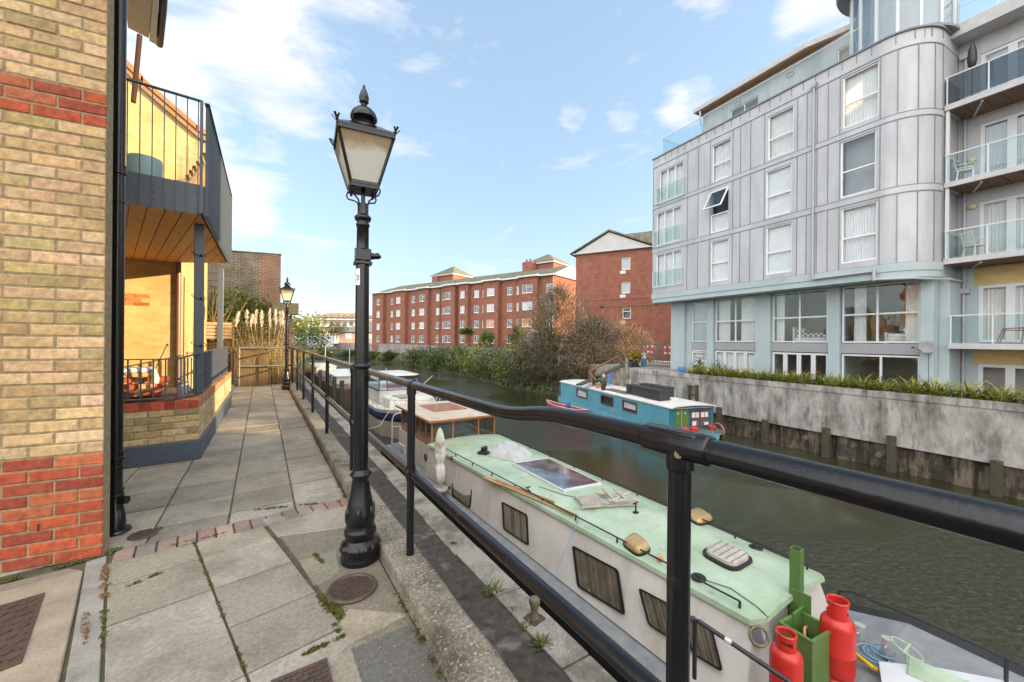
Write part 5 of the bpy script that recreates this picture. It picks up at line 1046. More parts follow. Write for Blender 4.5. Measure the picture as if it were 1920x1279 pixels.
# long red block
FR = Frame(20.59,88.62,atan2(-42.2,15.87)); GZ = .4; EV = 11.2
m_red = brickmat('red_brick', (.30,.115,.072), (.21,.078,.052), (.26,.17,.14), bw=.225, rh=.075, ms=.012, var=.22)
m_roof = mat('mossy_roof_tiles', (.12,.112,.08), .9, .35, 1.5, .8, 6, dirt=((.30,.22,.10), 2, .5, .7, .6), stretch=(1,1,1))
rb = thing('long_red_brick_flats','long four storey red brick flats with stepped bays and mossy roof across the water','building',FR.o+Vector((0,0,GZ)),FR.ang)
bays = [(.2,4.0),(7.4,11.2),(15.2,17.9),(22.3,25.1),(26.1,28.2),(31.8,35.0),(39.1,42.5)]
zs = (1.05,3.62,6.2,8.8)
wins = [(2.36,1.15,0),(6.13,.9,1),(9.1,1.35,0),(12.85,.95,1),(16.3,1.4,0),(19.87,.9,1),(23.3,1.5,0),(26.97,1.0,0),(29.6,1.1,1),(31.2,.5,1),(33.35,1.6,0),(36.75,1.0,1),(38.5,.75,1),(40.7,1.9,0),(44.2,1.1,1)]
slim = [(7.1,.35,1),(14.4,.35,1),(21.4,.4,1)]
def wh(fr, mb, x0, x1, z0, z1, holes, y0, y1): wallh(mb,x0,x1,z0,z1,holes,y0,y1)
YB_ = -.75
mb = MB(FR.M); H2 = []
for x,w_,rc in wins+slim:
    for z in zs: H2.append((x-w_/2,x+w_/2,z,z+1.25,rc))
wallh(mb,0,45,GZ-1,EV,[h[:4] for h in H2 if h[4] == 1],0,.3); 
for a,b in bays:
    wallh(mb,a,b,GZ-1,EV,[h[:4] for h in H2 if h[4] == 0 and a < h[0] < b],YB_,YB_+.3); mb.box(a,a+.3,YB_+.3,-.001,GZ-1,EV); mb.box(b-.3,b,YB_+.3,-.001,GZ-1,EV)
mb.box(44.7,45,.3,9,GZ-1,EV); mb.box(0,.3,.3,9,GZ-1,EV); mb.box(.3,44.7,2,2.3,GZ-1,EV)
build(mb,'wall',m_red,rb)
m_wdark = mat('window_dark', (.10,.11,.12), .08, .3, .8, spec=.9)
m_wpale = mat('net_curtain_glass', (.45,.47,.49), .12, .1, 1, spec=.7)
m_warm = mat('orange_curtain_glass', (.55,.26,.10), .15, .3, 1, spec=.7)
random.seed(31)
for x,w_,rc in wins+slim:
    for zi,z in enumerate(zs):
        y = 0 if rc else YB_; mb = MB(FR.M); a,b,c,d = x-w_/2,x+w_/2,z,z+1.25; f = .07; 
        mb.box(a,a+f,y+.04,y+.10,c,d); mb.box(b-f,b,y+.04,y+.10,c,d); mb.box(a+f,b-f,y+.04,y+.10,c,c+f); mb.box(a+f,b-f,y+.04,y+.10,d-f,d)
        if w_ > .6:
            s_ = a+w_*random.choice((.42,.55)); mb.box(s_-.03,s_+.03,y+.045,y+.10,c+f,d-f); mb.box(s_+.03,b-f,y+.045,y+.10,d-.42,d-.36)
        mb.box(a-.03,b+.03,y-.05,y+.039,c-.07,c); o = build(mb,'window',m_upvc,rb)
        k = random.random(); pm = m_wpale if (k < .5 and zi > 0) or k < .2 else m_wdark
        if abs(x-33.35) < .1 and zi == 1 or abs(x-40.7) < .1 and zi == 1: pm = m_warm
        mb = MB(FR.M); mb.box(a+f,b-f,y+.07,y+.075,c+f,d-f); build(mb,'pane',pm,o)
mb = MB(FR.M); mb.box(-.3,45.4,-.45,9.5,EV,EV+.22)
for a,b in bays: mb.box(a-.25,b+.25,-1.15,-.451,EV,EV+.22)
build(mb,'white_eaves',m_white,rb)
mb = MB(FR.M); RZ = EV+.225; RP = 13.3; yr = 4.4
mb.add([(-.3,-.45,RZ),(45.4,-.45,RZ),(45.4,9.4,RZ),(-.3,9.4,RZ),(3.2,yr,RP),(45.2,yr,RP)],[(0,1,5,4),(1,2,5),(2,3,4,5),(3,0,4),(3,2,1,0)])
for a,b in bays: m_ = (a+b)/2; mb.add([(a-.25,-1.15,RZ),(b+.25,-1.15,RZ),(b+.25,-.44,RZ),(a-.25,-.44,RZ),(m_,.9,RZ+.62),(a+.2,.3,RZ+.32),(b-.2,.3,RZ+.32)],[(0,1,6,4,5),(1,2,6),(0,5,3)])
build(mb,'roof',m_roof,rb)
mb = MB(FR.M); mb.add([(45.38,-.4,EV+.22),(45.38,9.3,EV+.22),(45.38,yr,RP-.02),(45.5,-.4,EV+.22),(45.5,9.3,EV+.22),(45.5,yr,RP-.02)],[(3,4,5),(0,2,1),(0,3,5,2),(1,2,5,4)]); build(mb,'gable_board',m_white,rb)
for i,(x0,x1,y0,zt,zp) in enumerate(((12.0,18.2,5.5,14.6,16.9),(36.0,41.8,5.0,14.3,16.4))):
    mb = MB(FR.M); mb.box(x0,x1,y0,y0+6,EV,zt); mb.box(x0+.8,x0+2.2,y0-.6,y0-.001,EV,zt); o = build(mb,'stair_tower',m_red,rb)
    mb = MB(FR.M); mb.box(x0-.3,x1+.3,y0-.35,y0+6.3,zt,zt+.18); build(mb,'tower_eaves',m_white,o)
    mb = MB(FR.M); mb.add([(x0-.35,y0-.4,zt+.185),(x1+.35,y0-.4,zt+.185),(x1+.35,y0+6.4,zt+.185),(x0-.35,y0+6.4,zt+.185),((x0+x1)/2-.3,y0+3,zp),((x0+x1)/2+.3,y0+3,zp)],[(0,1,5,4),(1,2,5),(2,3,4,5),(3,0,4),(3,2,1,0)]); build(mb,'tower_roof',m_roof,o)
mb = MB(FR.M); mb.box(36.6,38.6,3.6,4.9,EV,14.6); mb.box(37.0,37.3,4,4.3,14.6,15.1); mb.box(37.7,38.0,4,4.3,14.6,15.1); build(mb,'chimney',m_red,rb)
for x in (7.0,20.6,38.97,44.9):
    mb = MB(FR.M); mb.tube([(x,-.08,EV),(x,-.08,GZ)],.05,6); build(mb,'downpipe',m_blackm if x < 40 else m_white,rb,smooth=True)
# tall red block
FT = Frame(30.64,35.08,atan2(-7.17,3.9)); tb = thing('tall_red_brick_block','tall plain red brick block with white gable and a single column of windows','building',FT.o+Vector((0,0,GZ)),FT.ang)
m_red2 = brickmat('orange_red_brick', (.31,.115,.075), (.23,.08,.055), (.30,.19,.14), bw=.225, rh=.075, ms=.012, var=.22)
tw = [(5.24,6.18,9.25,10.62),(5.24,6.18,6.7,7.95),(5.38,6.28,3.95,5.15)]
mb = MB(FT.M); wallh(mb,0,14,-.5,11.4,tw,0,.4); mb.box(0,.4,.4,12,-.5,11.4); mb.box(13.6,14,.4,12,-.5,11.4); build(mb,'wall',m_red2,tb)
for i,(a,b,c,d) in enumerate(tw): window(FT,tb,a,b,c,d,.08,(),((c+.8,) if i == 2 else ()),.08,m_upvc,m_glassh,'g' if i == 2 else 'b')
mb = MB(FT.M); mb.yprism([(-.3,11.403),(8.6,11.403),(3.9,13.5)],-.18,-.03); mb.box(-.3,14.3,-.30,.45,11.4 if False else 11.405,11.5); build(mb,'white_gable',mat('grey_white_boards',(.46,.46,.45),.6,.1,1),tb)
mb = MB(FT.M); mb.yprism([(-.6,11.45),(3.9,13.62),(8.9,11.45),(8.9,11.6),(3.9,13.82),(-.6,11.6)],-.35,12); mb.add([(4.2,1.2,13.45),(12.6,1.2,13.45),(14.3,-.3,11.55),(8.7,-.3,11.55),(14.3,9,11.55),(12.6,5,13.45)],[(0,3,2,1),(1,2,4,5)]); build(mb,'roof',m_roof,tb)
mb = MB(FT.M); mb.box(5.1,5.45,-.02,.01,8.95,9.15) 
for i,(z,) in enumerate(((8.95,),(6.35,),(3.5,))): mb.box(5.1,5.7,-.03,-.002,z-.1,z+.22)
build(mb,'vent_grille',m_white,tb)
mb = MB(FT.M)
for z in (6.1,5.3): mb.tube([(1.0,-.10,z),(7,-.10,z+.05),(12,-.10,z+.1)],.02,5)
build(mb,'cable',m_galv,tb)
for x,z in ((3.1,5.35),(8.9,5.5)):
    mb = MB(FT.M); mb.cbox((x,-.12,z),.3,.15,.16); build(mb,'security_light',m_blackm,tb)
# distant buildings at the far end of the canal
m_cream = mat('cream_render', (.60,.52,.38), .8, .1, .5)
fc = dp(640,620,125); FC = Frame(fc.x-20,fc.y+9,-.42)
cb_ = thing('cream_flats','distant cream low flats with balconies and rusty brown pitched roof','building',FC.o,FC.ang)
def fx(px): return FC.hit(px,600)[0]
xa, xb = fx(588), fx(700); h = lambda y: FC.hit(640,y)[1]
mb = MB(FC.M); mb.box(xa,xb,0,9,.4,h(596)); build(mb,'wall',m_cream,cb_)
mb = MB(FC.M); zt = h(595); mb.add([(xa-.5,-.6,zt),(xb,-.6,zt),(xb,9,zt),(xa-.5,9,zt),(xa+4,4,h(585)),(xb-3,4,h(585))],[(0,1,5,4),(1,2,5),(2,3,4,5),(3,0,4)]); build(mb,'roof',mat('rusty_roof',(.30,.19,.10),.9,.3,.6),cb_)
for i in range(2):
    z = h(612-i*13) ; mb = MB(FC.M); mb.box(xa,xb,-1.2,0-.003,z-.9 if False else z-.15,z); build(mb,'balcony',m_white,cb_)
    for k in range(9):
        x = xa+1.3+k*(xb-xa)/9; mb = MB(FC.M); mb.box(x-.6,x+.6,-.03,-.005,z+.15,z+1.5); build(mb,'window',m_wdark,cb_)
fl = dp(650,630,100); FL = Frame(fl.x-12,fl.y+4,-.40); lo = thing('low_tiled_hall','low brick hall with shallow grey tiled roof beyond the far river wall','building',FL.o,FL.ang)
xa, xb = FL.hit(618,630)[0], FL.hit(700,630)[0]; h = lambda y: FL.hit(650,y)[1]
mb = MB(FL.M); mb.box(xa,xb+3,0,8,.3,h(622)); build(mb,'wall',mat('pinkish_wall',(.42,.30,.24),.85,.15,1),lo)
mb = MB(FL.M); zt = h(622.5); mb.add([(xa-.4,-.5,zt),(xb+3,-.5,zt),(xb+3,8,zt),(xa-.4,8,zt),(xa+6,4,h(608)),(xb+2,4,h(608))],[(0,1,5,4),(1,2,5),(2,3,4,5),(3,0,4)]); build(mb,'roof',mat('slate_roof',(.14,.145,.15),.8,.15,1),lo)
for k in range(5):
    x = xa+1+k*2.6; mb = MB(FL.M); mb.box(x,x+(1.6 if k else 1.2),-.04,-.005,h(636) if k else .4,h(624.5)); build(mb,'window' if k else 'door',m_white if not k else m_wpale,lo)
mb = MB(); q0, q1 = dp(575,640,95), dp(625,640,93); mb.bar(q0+Vector((0,0,0)),q1,.2,2.6); solo(mb,'site_hoarding',mat('grey_hoarding',(.42,.44,.46),.6,.2,.5),'pale grey hoarding left of the low tiled hall','hoarding')
p = dp(690,610,140); mb = MB(); mb.cbox((p.x,p.y,5),12,10,10,.4); solo(mb,'yellow_far_building',mat('yellow_render',(.62,.46,.20),.8,.1,.3),'distant plain yellow building glimpsed left of the long red flats','building')
# ---------------- bank vegetation
random.seed(44)
BS = [ # px, depth push, radius xy, rz, px y of centre-ish, palette, name-label
 (600,3,1.7,.9,GD,'dark bush left of the lamp post on the far bank'),(655,3,1.8,.8,GD,'low dark bush just left of the lamp post on the far waterline'),(700,3,1.7,.8,GM,'low green bush right of the lamp post below the far wall'),
 (735,3,1.8,.9,GD,'low ragged bush below the third bay of the red flats'),(785,2,2.2,1.4,GD+TW,'tall grey green bush where the far wall disappears'),(822,2,2.3,1.6,GD+GM,'dark rounded bush overhanging the water left of the bright green ones'),
 (858,2,2.3,1.9,GM,'mid green bush below the narrow dark post'),(893,1.5,2.0,1.8,GM+GY,'bright green bush just left of the tall thin stick in the water'),(925,1.5,2.1,1.9,GD,'dark ivy mass right of the thin stick in the water'),
 (955,1.5,1.9,1.9,GM+GY,'bright green bush at the foot of the white blossom'),(985,1.5,1.9,1.8,GD+GM,'dark green bush left of the big bare thicket at the water')]
for i,(px,dd,r,rz,pal,lb_) in enumerate(BS):
    for j in range(len(bank_px)-1):
        if bank_px[j][0] <= px <= bank_px[j+1][0]:
            f = (px-bank_px[j][0])/(bank_px[j+1][0]-bank_px[j][0]); y = bank_px[j][1]+f*(bank_px[j+1][1]-bank_px[j][1])
    w0 = gp(px,y,WATER); q = push(w0,dd); zc_ = -2.5+rz*.85; k = min(1.25,max(.8,w0.length/45))
    shrub('bank_bush',lb_,(q.x,q.y,zc_),(r,r,rz),2600,.10*k*1.25,pal,100+i,'bushes along the far bank',26,.26,4,twigs=60,twl=1.3,zmin=-2.8)
rnd = random.Random(9); mb = MB()   # trailing ivy and ground cover
for j in range(1,len(WL)-1):
    a,b = WL[j],WL[j+1]; L_ = (b-a).length
    for k in range(int(L_*70)):
        f = rnd.random(); p = a+(b-a)*f; g = rnd.random(); q = push(p,g*6.0-.2); zz = -2.75+(1.6 if j > 3 else .8)*g+rnd.random()*(.5 if j > 3 else .25); l_ = rnd.uniform(.10,.26)
        d = Vector((rnd.gauss(0,1),rnd.gauss(0,1),rnd.gauss(0,.6))).normalized()*l_; e = d.cross(Vector((rnd.gauss(0,1),rnd.gauss(0,1),rnd.gauss(0,1)))).normalized()*l_*.5
        P_ = Vector((q.x,q.y,zz)); mb.add([P_-d,P_+e,P_+d,P_-e],[(0,1,2,3)],jit(rnd.choice(GD+GM+[(.12,.09,.05)]),.25))
build(mb,'undergrowth',m_leaf,stuff=True)
# big bare thicket
def thicket(name, lab, px, py, z, r, n, leafn, seed, twc, pal, grp=None, zc_=None, ln=1.6, rad=.014):
    rnd = random.Random(seed); c = gp(px,py,WATER); q = push(c,r[0]*.9); base = Vector((q.x,q.y,-2.2)); cc = Vector((q.x,q.y,z)); t = thing(name,lab,'tree',base,0,grp); mb = MB()
    for k in range(9):
        a = rnd.random()*2*pi; twig(mb,base+Vector((rnd.gauss(0,.4),rnd.gauss(0,.4),0)),Vector((cos(a)*.7,sin(a)*.7,1.4)),r[2]*2.0,.07,7,-.02,rnd,(.10,.075,.055),.15)
    build(mb,'trunk',m_leaf,t); mb = MB()
    for k in range(n):
        a = rnd.random()*2*pi; zz = rnd.uniform(-1,1); s_ = sqrt(1-zz*zz)*rnd.uniform(.2,.95); p = cc+Vector((cos(a)*s_*r[0],sin(a)*s_*r[1],zz*r[2]*.9)); o = (p-cc).normalized()
        twig(mb,p,Vector((o.x+rnd.gauss(0,.6),o.y+rnd.gauss(0,.6),abs(o.z)*.6+rnd.uniform(.2,1.2))),ln*rnd.uniform(.5,1.4),rad*1.5,6,rnd.uniform(.05,.3),rnd,jit(rnd.choice(twc),.3),.22)
    build(mb,'branches',m_leaf,t)
    mb = MB(); leafcloud(mb,cc,(r[0]*1.02,r[1]*1.02,r[2]*1.02),leafn,.055,pal,60,.2,seed+1,-2.6)
    for k in range(int(n*.5)):
        a = rnd.random()*2*pi; zz = rnd.uniform(-.2,1); s_ = sqrt(1-zz*zz); p = cc+Vector((cos(a)*s_*r[0],sin(a)*s_*r[1],zz*r[2]))*1.0; mb.cbox(p,.04,.04,.04,rnd.random(),0,0,(.55,.42,.38))
    build(mb,'leaves',m_leaf,t); return t
thicket('bare_willow_tree','tallest bare twiggy tree rising in front of the red flats, thin upright branches',1045,742,1.8,(2.7,2.4,4.3),1500,9000,201,TW,GM+[(.16,.14,.06),(.12,.12,.03)],ln=1.6)
thicket('bare_thicket','broad dense thicket of grey brown arching twigs hanging over the water',1020,738,-.4,(3.2,2.2,2.6),1700,4000,202,TW,GD+GM,ln=1.5)
thicket('bare_thicket','grey brown twiggy thicket behind the left end of the blue boat',1110,750,.1,(3.0,2.2,3.0),1800,3500,203,TW+[(.28,.22,.16)],GD+[(.2,.14,.07)],ln=1.5)
thicket('dry_bramble','reddish brown dry bramble heaped in front of the tall red block',1165,742,.9,(3.2,2.4,1.9),1300,900,204,[(.34,.22,.14),(.42,.29,.17),(.26,.16,.11),(.5,.36,.2)],[(.3,.2,.1),(.12,.12,.04),(.09,.12,.03)],ln=1.4)
thicket('dry_bramble','reddish dry bramble mass behind the palisade gate with lifebuoys',1225,708,1.1,(3.0,2.4,1.5),900,700,205,[(.34,.22,.14),(.42,.29,.17),(.26,.16,.11)],[(.3,.2,.1),(.12,.12,.04)],ln=1.2)
c0 = gp(985,736,WATER); q = push(c0,4.5); t = shrub('blossom_bush','green bush dotted with white magnolia-like blossom against the red flats',(q.x,q.y,.7),(1.1,1.1,1.8),2600,.09,GM+GY,210,clumps=22,cat='shrub'); mb = MB(); rnd = random.Random(5)
for k in range(170): a = rnd.random()*2*pi; zz = rnd.uniform(-.8,1); s_ = sqrt(1-zz*zz)*rnd.uniform(.7,1.1); mb.cbox((q.x+.5+cos(a)*s_*.8,q.y-.6+sin(a)*s_*.8,.9+zz*1.6),.12,.12,.10,rnd.random()*3,rnd.random(),rnd.random(),(.78,.76,.72))
build(mb,'blossom',m_leaf,t)
c0 = dp(912,640,50); shrub('small_conifer','small bright green conical conifer in front of the red flats',(c0.x,c0.y,1.5),(1.0,1.0,1.4),2200,.11,GY+GM,211,clumps=30,sig=.18)
c0 = dp(970,635,48); shrub('round_bush','rounded olive bush beside the conifer in front of the red flats',(c0.x,c0.y,1.7),(1.1,1.0,1.3),1500,.12,GD+GM,212)
c0 = dp(874,628,52); t = shrub('garden_palm','small palm with a thin trunk in front of the red flats',(c0.x,c0.y,2.6),(.8,.8,.5),600,.22,GM,213,stems=1,clumps=9); mb = MB(); mb.tube([(c0.x,c0.y,.4),(c0.x,c0.y,2.6)],.08,6); build(mb,'trunk',m_bark,t)
mb = MB(); a_ = gp(919,712,WATER); q = push(a_,-.3); mb.tube([(q.x,q.y,-3.1),(q.x+.05,q.y,.55)],.05,6); solo(mb,'water_stake',m_galv,'tall thin grey stake standing in the water before the far bushes','stake',smooth=True)
c0 = dp(595,600,105); shrub('distant_tree','yellow green distant tree left of the cream flats',(c0.x-3,c0.y,3.6),(5,4,3.8),1600,.45,GY,220,clumps=30)
c0 = dp(575,618,60); shrub('distant_bush','grey green bush behind the end of the railing',(c0.x,c0.y,1.0),(3,2.5,2.4),1600,.2,GD+GM,221,clumps=24)
c0 = dp(632,602,98); shrub('distant_tree','small bare brown tree before the cream flats',(c0.x,c0.y,3.6),(2.2,2,2.2),700,.25,TW+GD,222,clumps=16,twigs=60)
# life rings, gate, steps, figures of clutter at landing
t = thing('palisade_gate','grey metal bar gate carrying two red lifebuoys beside the grey flats','gate',FG.M @ Vector((.2,3.2,-.25)),AG); YG = 2.4
xa,_ = FG.hit(1203,660,YG); xb,_ = FG.hit(1262,660,YG); zt_ = FG.hit(1230,640,YG)[1]; mb = MB(FG.M)
for k in range(19): x = xa+(xb-xa)*k/18; mb.bar((x,YG,-.24),(x,YG,zt_+.05*(k%2)),.035,.02)
build(mb,'bars',m_galv,t); mb = MB(FG.M)
for z in (.0,zt_-.2): mb.bar((xa,YG+.03,z),(xb,YG+.03,z),.04)
for x in (xa,xb): mb.bar((x,YG,-.24),(x,YG,zt_+.9),.06)
build(mb,'frame',m_galv,t)
m_ring = mat('red_lifebuoy', (.52,.10,.07), .5, .15, 6)
for px,py,lb_ in ((1219,655,'red ring lifebuoy hanging on the left part of the bar gate'),(1252,657,'red ring lifebuoy hanging on the gate beside the grey flats')):
    x,z = FG.hit(px,py,YG-.12); t = thing('lifebuoy',lb_,'lifebuoy',FG.M @ Vector((x,YG-.12,z)),AG,'lifebuoys on the gate'); mb = MB(FG.M); mb.torus((x,YG-.1,z),.28,.065,28,10,Matrix.Rotation(pi/2,4,'X')); build(mb,'ring',m_ring,t,smooth=True,sharp=0)
    for k in range(4):
        a = pi/4+k*pi/2; mb = MB(FG.M); mb.cbox((x+.28*cos(a),YG-.1,z+.28*sin(a)),.10,.15,.15,0,0,-a+pi/2); build(mb,'strap',m_white,t,bevel=.02)
x,z = FG.hit(1207,680,YG-.8); mb = MB(FG.M); mb.lathe((x,YG-.8,-.25),[(.16,0),(.16,.45),(.14,.5)],14); t = solo(mb,'blue_drum',mat('blue_plastic',(.04,.15,.42),.4),'blue and white drum beside the left gate post on a red crate','drum',smooth=True,sharp=40)
mb = MB(FG.M); mb.lathe((x,YG-.8,.255),[(.15,0),(.15,.35),(.06,.4)],14); solo(mb,'white_jerrycan',m_white,'white container stacked on top of the blue drum','container',smooth=True,sharp=40)
x,z = FG.hit(1278,688,.2); mb = MB(FW.M); x2,_ = FW.hit(1278,690,.9); mb.lathe((x2,.9,-.24),[(.17,0),(.2,.3),(.19,.32)],14); solo(mb,'blue_tub',mat('bright_blue_plastic',(.03,.2,.6),.4),'bright blue tub on the wall top below the teal flats','tub',smooth=True,sharp=40)
rn = random.Random(8); c0 = dp(1180,672,27.5); mb = MB(); vs = []
for i in range(7):
    for k in range(18):
        a = 2*pi*k/18; r = .75*cos(i/6*pi/2)*(1+.3*noise.noise(Vector((cos(a)*2,sin(a)*2,i*.6)))); vs.append((c0.x+r*cos(a),c0.y+r*sin(a)*.7,-.28+.62*sin(i/6*pi/2)*(1+.2*noise.noise(Vector((cos(a)*3,sin(a)*3,i)))) ))
mb.add(vs,[(i*18+k,i*18+(k+1)%18,(i+1)*18+(k+1)%18,(i+1)*18+k) for i in range(6) for k in range(18)]); solo(mb,'tarpaulin_heap',m_rubber_ if False else m_blackm,'dark tarpaulin covered heap left of the bar gate','heap',smooth=True,sharp=0)
mb = MB(); c0 = dp(1192,668,27.2)
for k in range(260):
    d = Vector((rn.gauss(0,1),rn.gauss(0,1),rn.gauss(0,1))).normalized()*.10; e = d.cross(Vector((rn.gauss(0,1),1,rn.gauss(0,1)))).normalized()*.06; P_ = c0+Vector((rn.gauss(0,.25),rn.gauss(0,.2),rn.gauss(0,.2))); mb.add([P_-d,P_+e,P_+d,P_-e],[(0,1,2,3)],jit((.35,.27,.03) if k%3 else (.08,.09,.02),.3))
mb.tube([(c0.x,c0.y,-.28),(c0.x,c0.y,c0.z)],.03,5,(.1,.08,.05)); solo(mb,'yellow_shrub',m_leaf,'small yellow leaved shrub between the dark heap and the bar gate','shrub')
# gangway and posts
t = thing('timber_gangway','sloping brown timber gangway with rails leading down to the blue boat','gangway',dp(1130,705,25)); mb = MB(); g0, g1 = dp(1085,722,22.5), dp(1180,680,26); mb.bar(g0,g1,.4,.07); build(mb,'deck',m_post,t)
mb = MB(); u_ = Vector((0,0,.9)); mb.bar(dp(1105,697,23),dp(1160,668,26),.07); mb.bar(dp(1104,697,23),dp(1120,716,23),.10,.10); mb.bar(dp(1105,697,23),dp(1112,722,23),.06); mb.bar(dp(1158,668,25.5),dp(1178,690,25.5),.08); build(mb,'handrail',mat('orange_brown_wood',(.22,.11,.06),.8,.2,4),t)
for i,(px,y0,y1) in enumerate(((1113,693,722),(1166,690,722),(1175,672,730))):
    mb = MB(); a,b = dp(px,y0,23.5), dp(px,y1+40,23.5); mb.tube([a,(a.x,a.y,-3.2)],.09,8); solo(mb,'mooring_pole',m_conc if i else m_post,['thin mooring pole at the lower end of the gangway','pale mooring pole between the gangway and river wall','pale thick pole at the left end of the river wall'][i],'pole',smooth=True)
# ================================================================ GREEN ROOFED HOUSEBOAT
m_mint = mat('mint_green_paint', (.31,.41,.28), .38, .10, 2.0, .12, 25, spec=.5, dirt=((.46,.54,.42), 1.1, .44, .64, .75), dirt2=((.13,.16,.10), 5, .56, .74, .6), rvar=.12)
m_creamp = mat('cream_paint', (.52,.495,.46), .5, .07, 2, .1, 20, dirt=((.34,.29,.22), 2.2, .50, .72, .6, (1.5,1.5,.25)), dirt2=((.62,.60,.57), 1.1, .5, .7, .5))
m_hull = mat('black_hull', (.018,.019,.022), .5, .3, 4, .3, 30, dirt=((.10,.08,.05), 3, .58, .72, .6))
m_deck = mat('grey_deck', (.20,.21,.215), .7, .2, 5, .3, 60, dirt=((.26,.26,.25),3,.55,.7,.5))
hb = thing('green_roofed_houseboat','long cream houseboat with mint green roof and varnished wheelhouse moored below the path','houseboat',(5.0,5.5,WATER))
def sec(u):      # deck edge near v, far v at station u
    if u >= 2.5: k = min(1,(u-2.5)/9); return 3.50+.0*k, 6.72
    f = (2.5-u)/7.2; c_ = 5.12; hw = 1.61*(1-f**2.2); return c_-hw, c_+hw
st = [14.0,12,10,8,6,4,2.5,1.5,.5,-.5,-1.5,-2.5,-3.3,-4.0,-4.5]; GZ_ = -2.20
def gun(u): return GZ_+.30*min(1,max(0,(2.45-u)/.6))+ (.05*((1-u)/5.5)**2*8*.9 if u < 1 else 0)
mb = MB()
for i in range(len(st)-1):
    u0,u1 = st[i],st[i+1]; a0,b0 = sec(u0); a1,b1 = sec(u1); z0,z1 = gun(u0),gun(u1); i0,i1 = .14,.14
    for s_,(p0,p1) in ((1,(a0,a1)),(-1,(b0,b1))):
        mb.add([(p0+s_*i0,u0,-3.4),(p1+s_*i1,u1,-3.4),(p1,u1,z1),(p0,u0,z0)],[(0,3,2,1) if s_ > 0 else (0,1,2,3)])
        mb.add([(p0,u0,z0),(p1,u1,z1),(p1+s_*.09,u1,z1+.05),(p0+s_*.09,u0,z0+.05)],[(0,3,2,1)]); mb.add([(p0+s_*.09,u0,z0+.05),(p1+s_*.09,u1,z1+.05),(p1+s_*.13,u1,z1-.02),(p0+s_*.13,u0,z0-.02)],[(0,3,2,1)])
a,b = sec(14.0); mb.add([(a,14,-3.4),(b,14,-3.4),(b,14,GZ_),(a,14,GZ_)],[(0,3,2,1)]); build(mb,'hull',m_hull,hb)
mb = MB()
for i in range(len(st)-1):
    u0,u1 = st[i],st[i+1]; a0,b0 = sec(u0); a1,b1 = sec(u1); mb.add([(a0+.13,u0,gun(u0)-.02),(a1+.13,u1,gun(u1)-.02),(b1-.13,u1,gun(u1)-.02),(b0-.13,u0,gun(u0)-.02)],[(0,3,2,1)] if False else [(0,1,2,3)])
build(mb,'deck',m_deck,hb)
# cabin: near & far sides, front, roof
CU0, CU1 = 2.12, 10.35
def cab(u): f = (u-CU0)/(CU1-CU0); return dict(nb=3.90-.14*f, nt=4.27-.40*f, ft=5.76+.24*f, fb=6.12+.16*f)
US = [CU0+(CU1-CU0)*k/10 for k in range(11)]; ZR = -1.42
c_ = cab(CU0); U0b = CU0-.10                     # raked front: base is further forward
mb = MB()
for i in range(10):
    A, B = cab(US[i]), cab(US[i+1]); ua, ub = US[i], US[i+1]; la_ = U0b if i == 0 else ua
    mb.add([(A['nb'],la_,GZ_),(B['nb'],ub,GZ_),(B['nt'],ub,ZR),(A['nt'],ua,ZR)],[(0,3,2,1)]); mb.add([(A['fb'],la_,GZ_),(B['fb'],ub,GZ_),(B['ft'],ub,ZR),(A['ft'],ua,ZR)],[(0,1,2,3)])
A = cab(CU0); cx0, cx1 = A['nb']+.45, A['fb']-.45
mb.add([(A['nb'],U0b,GZ_),(cx0,U0b-.05,GZ_),(cx1,U0b-.05,GZ_),(A['fb'],U0b,GZ_),(A['nt'],CU0,ZR),(A['nt']+.36,CU0-.02,ZR+.07),(A['ft']-.36,CU0-.02,ZR+.07),(A['ft'],CU0,ZR)],[(0,1,5,4),(1,2,6,5),(2,3,7,6)])
B = cab(CU1); mb.add([(B['nb'],CU1,GZ_),(B['fb'],CU1,GZ_),(B['ft'],CU1,ZR),(B['nt'],CU1,ZR)],[(0,1,2,3)])
build(mb,'cabin_side',m_creamp,hb)
mb = MB(); nr = 8
def roofz(f): return ZR+.03+.085*(1-(2*f-1)**2)
rows_ = []
for u in [CU0-.09]+US:
    A = cab(max(u,CU0)); e = .05; a,b = A['nt']-e, A['ft']+e
    if u < CU0: a += .12; b -= .12
    rows_.append([(a+(b-a)*k/nr, u, roofz((k/nr)) if u >= CU0 else roofz(.12+.76*k/nr)) for k in range(nr+1)])
for r0,r1 in zip(rows_[:-1],rows_[1:]):
    for k in range(nr): mb.add([r0[k],r0[k+1],r1[k+1],r1[k]],[(0,1,2,3)])
for r0,r1 in zip(rows_[:-1],rows_[1:]):
    for k,s_ in ((0,-1),(nr,1)):
        p,q = r0[k],r1[k]; mb.add([p,q,(q[0]+.012*s_,q[1],q[2]-.055),(p[0]+.012*s_,p[1],p[2]-.055)],[(0,1,2,3) if s_ < 0 else (3,2,1,0)])
r0 = rows_[0]
for k in range(nr): mb.add([r0[k],(r0[k][0],r0[k][1]-.01,r0[k][2]-.05),(r0[k+1][0],r0[k+1][1]-.01,r0[k+1][2]-.05),r0[k+1]],[(0,1,2,3)])
build(mb,'roof',m_mint,hb,smooth=True,sharp=35)
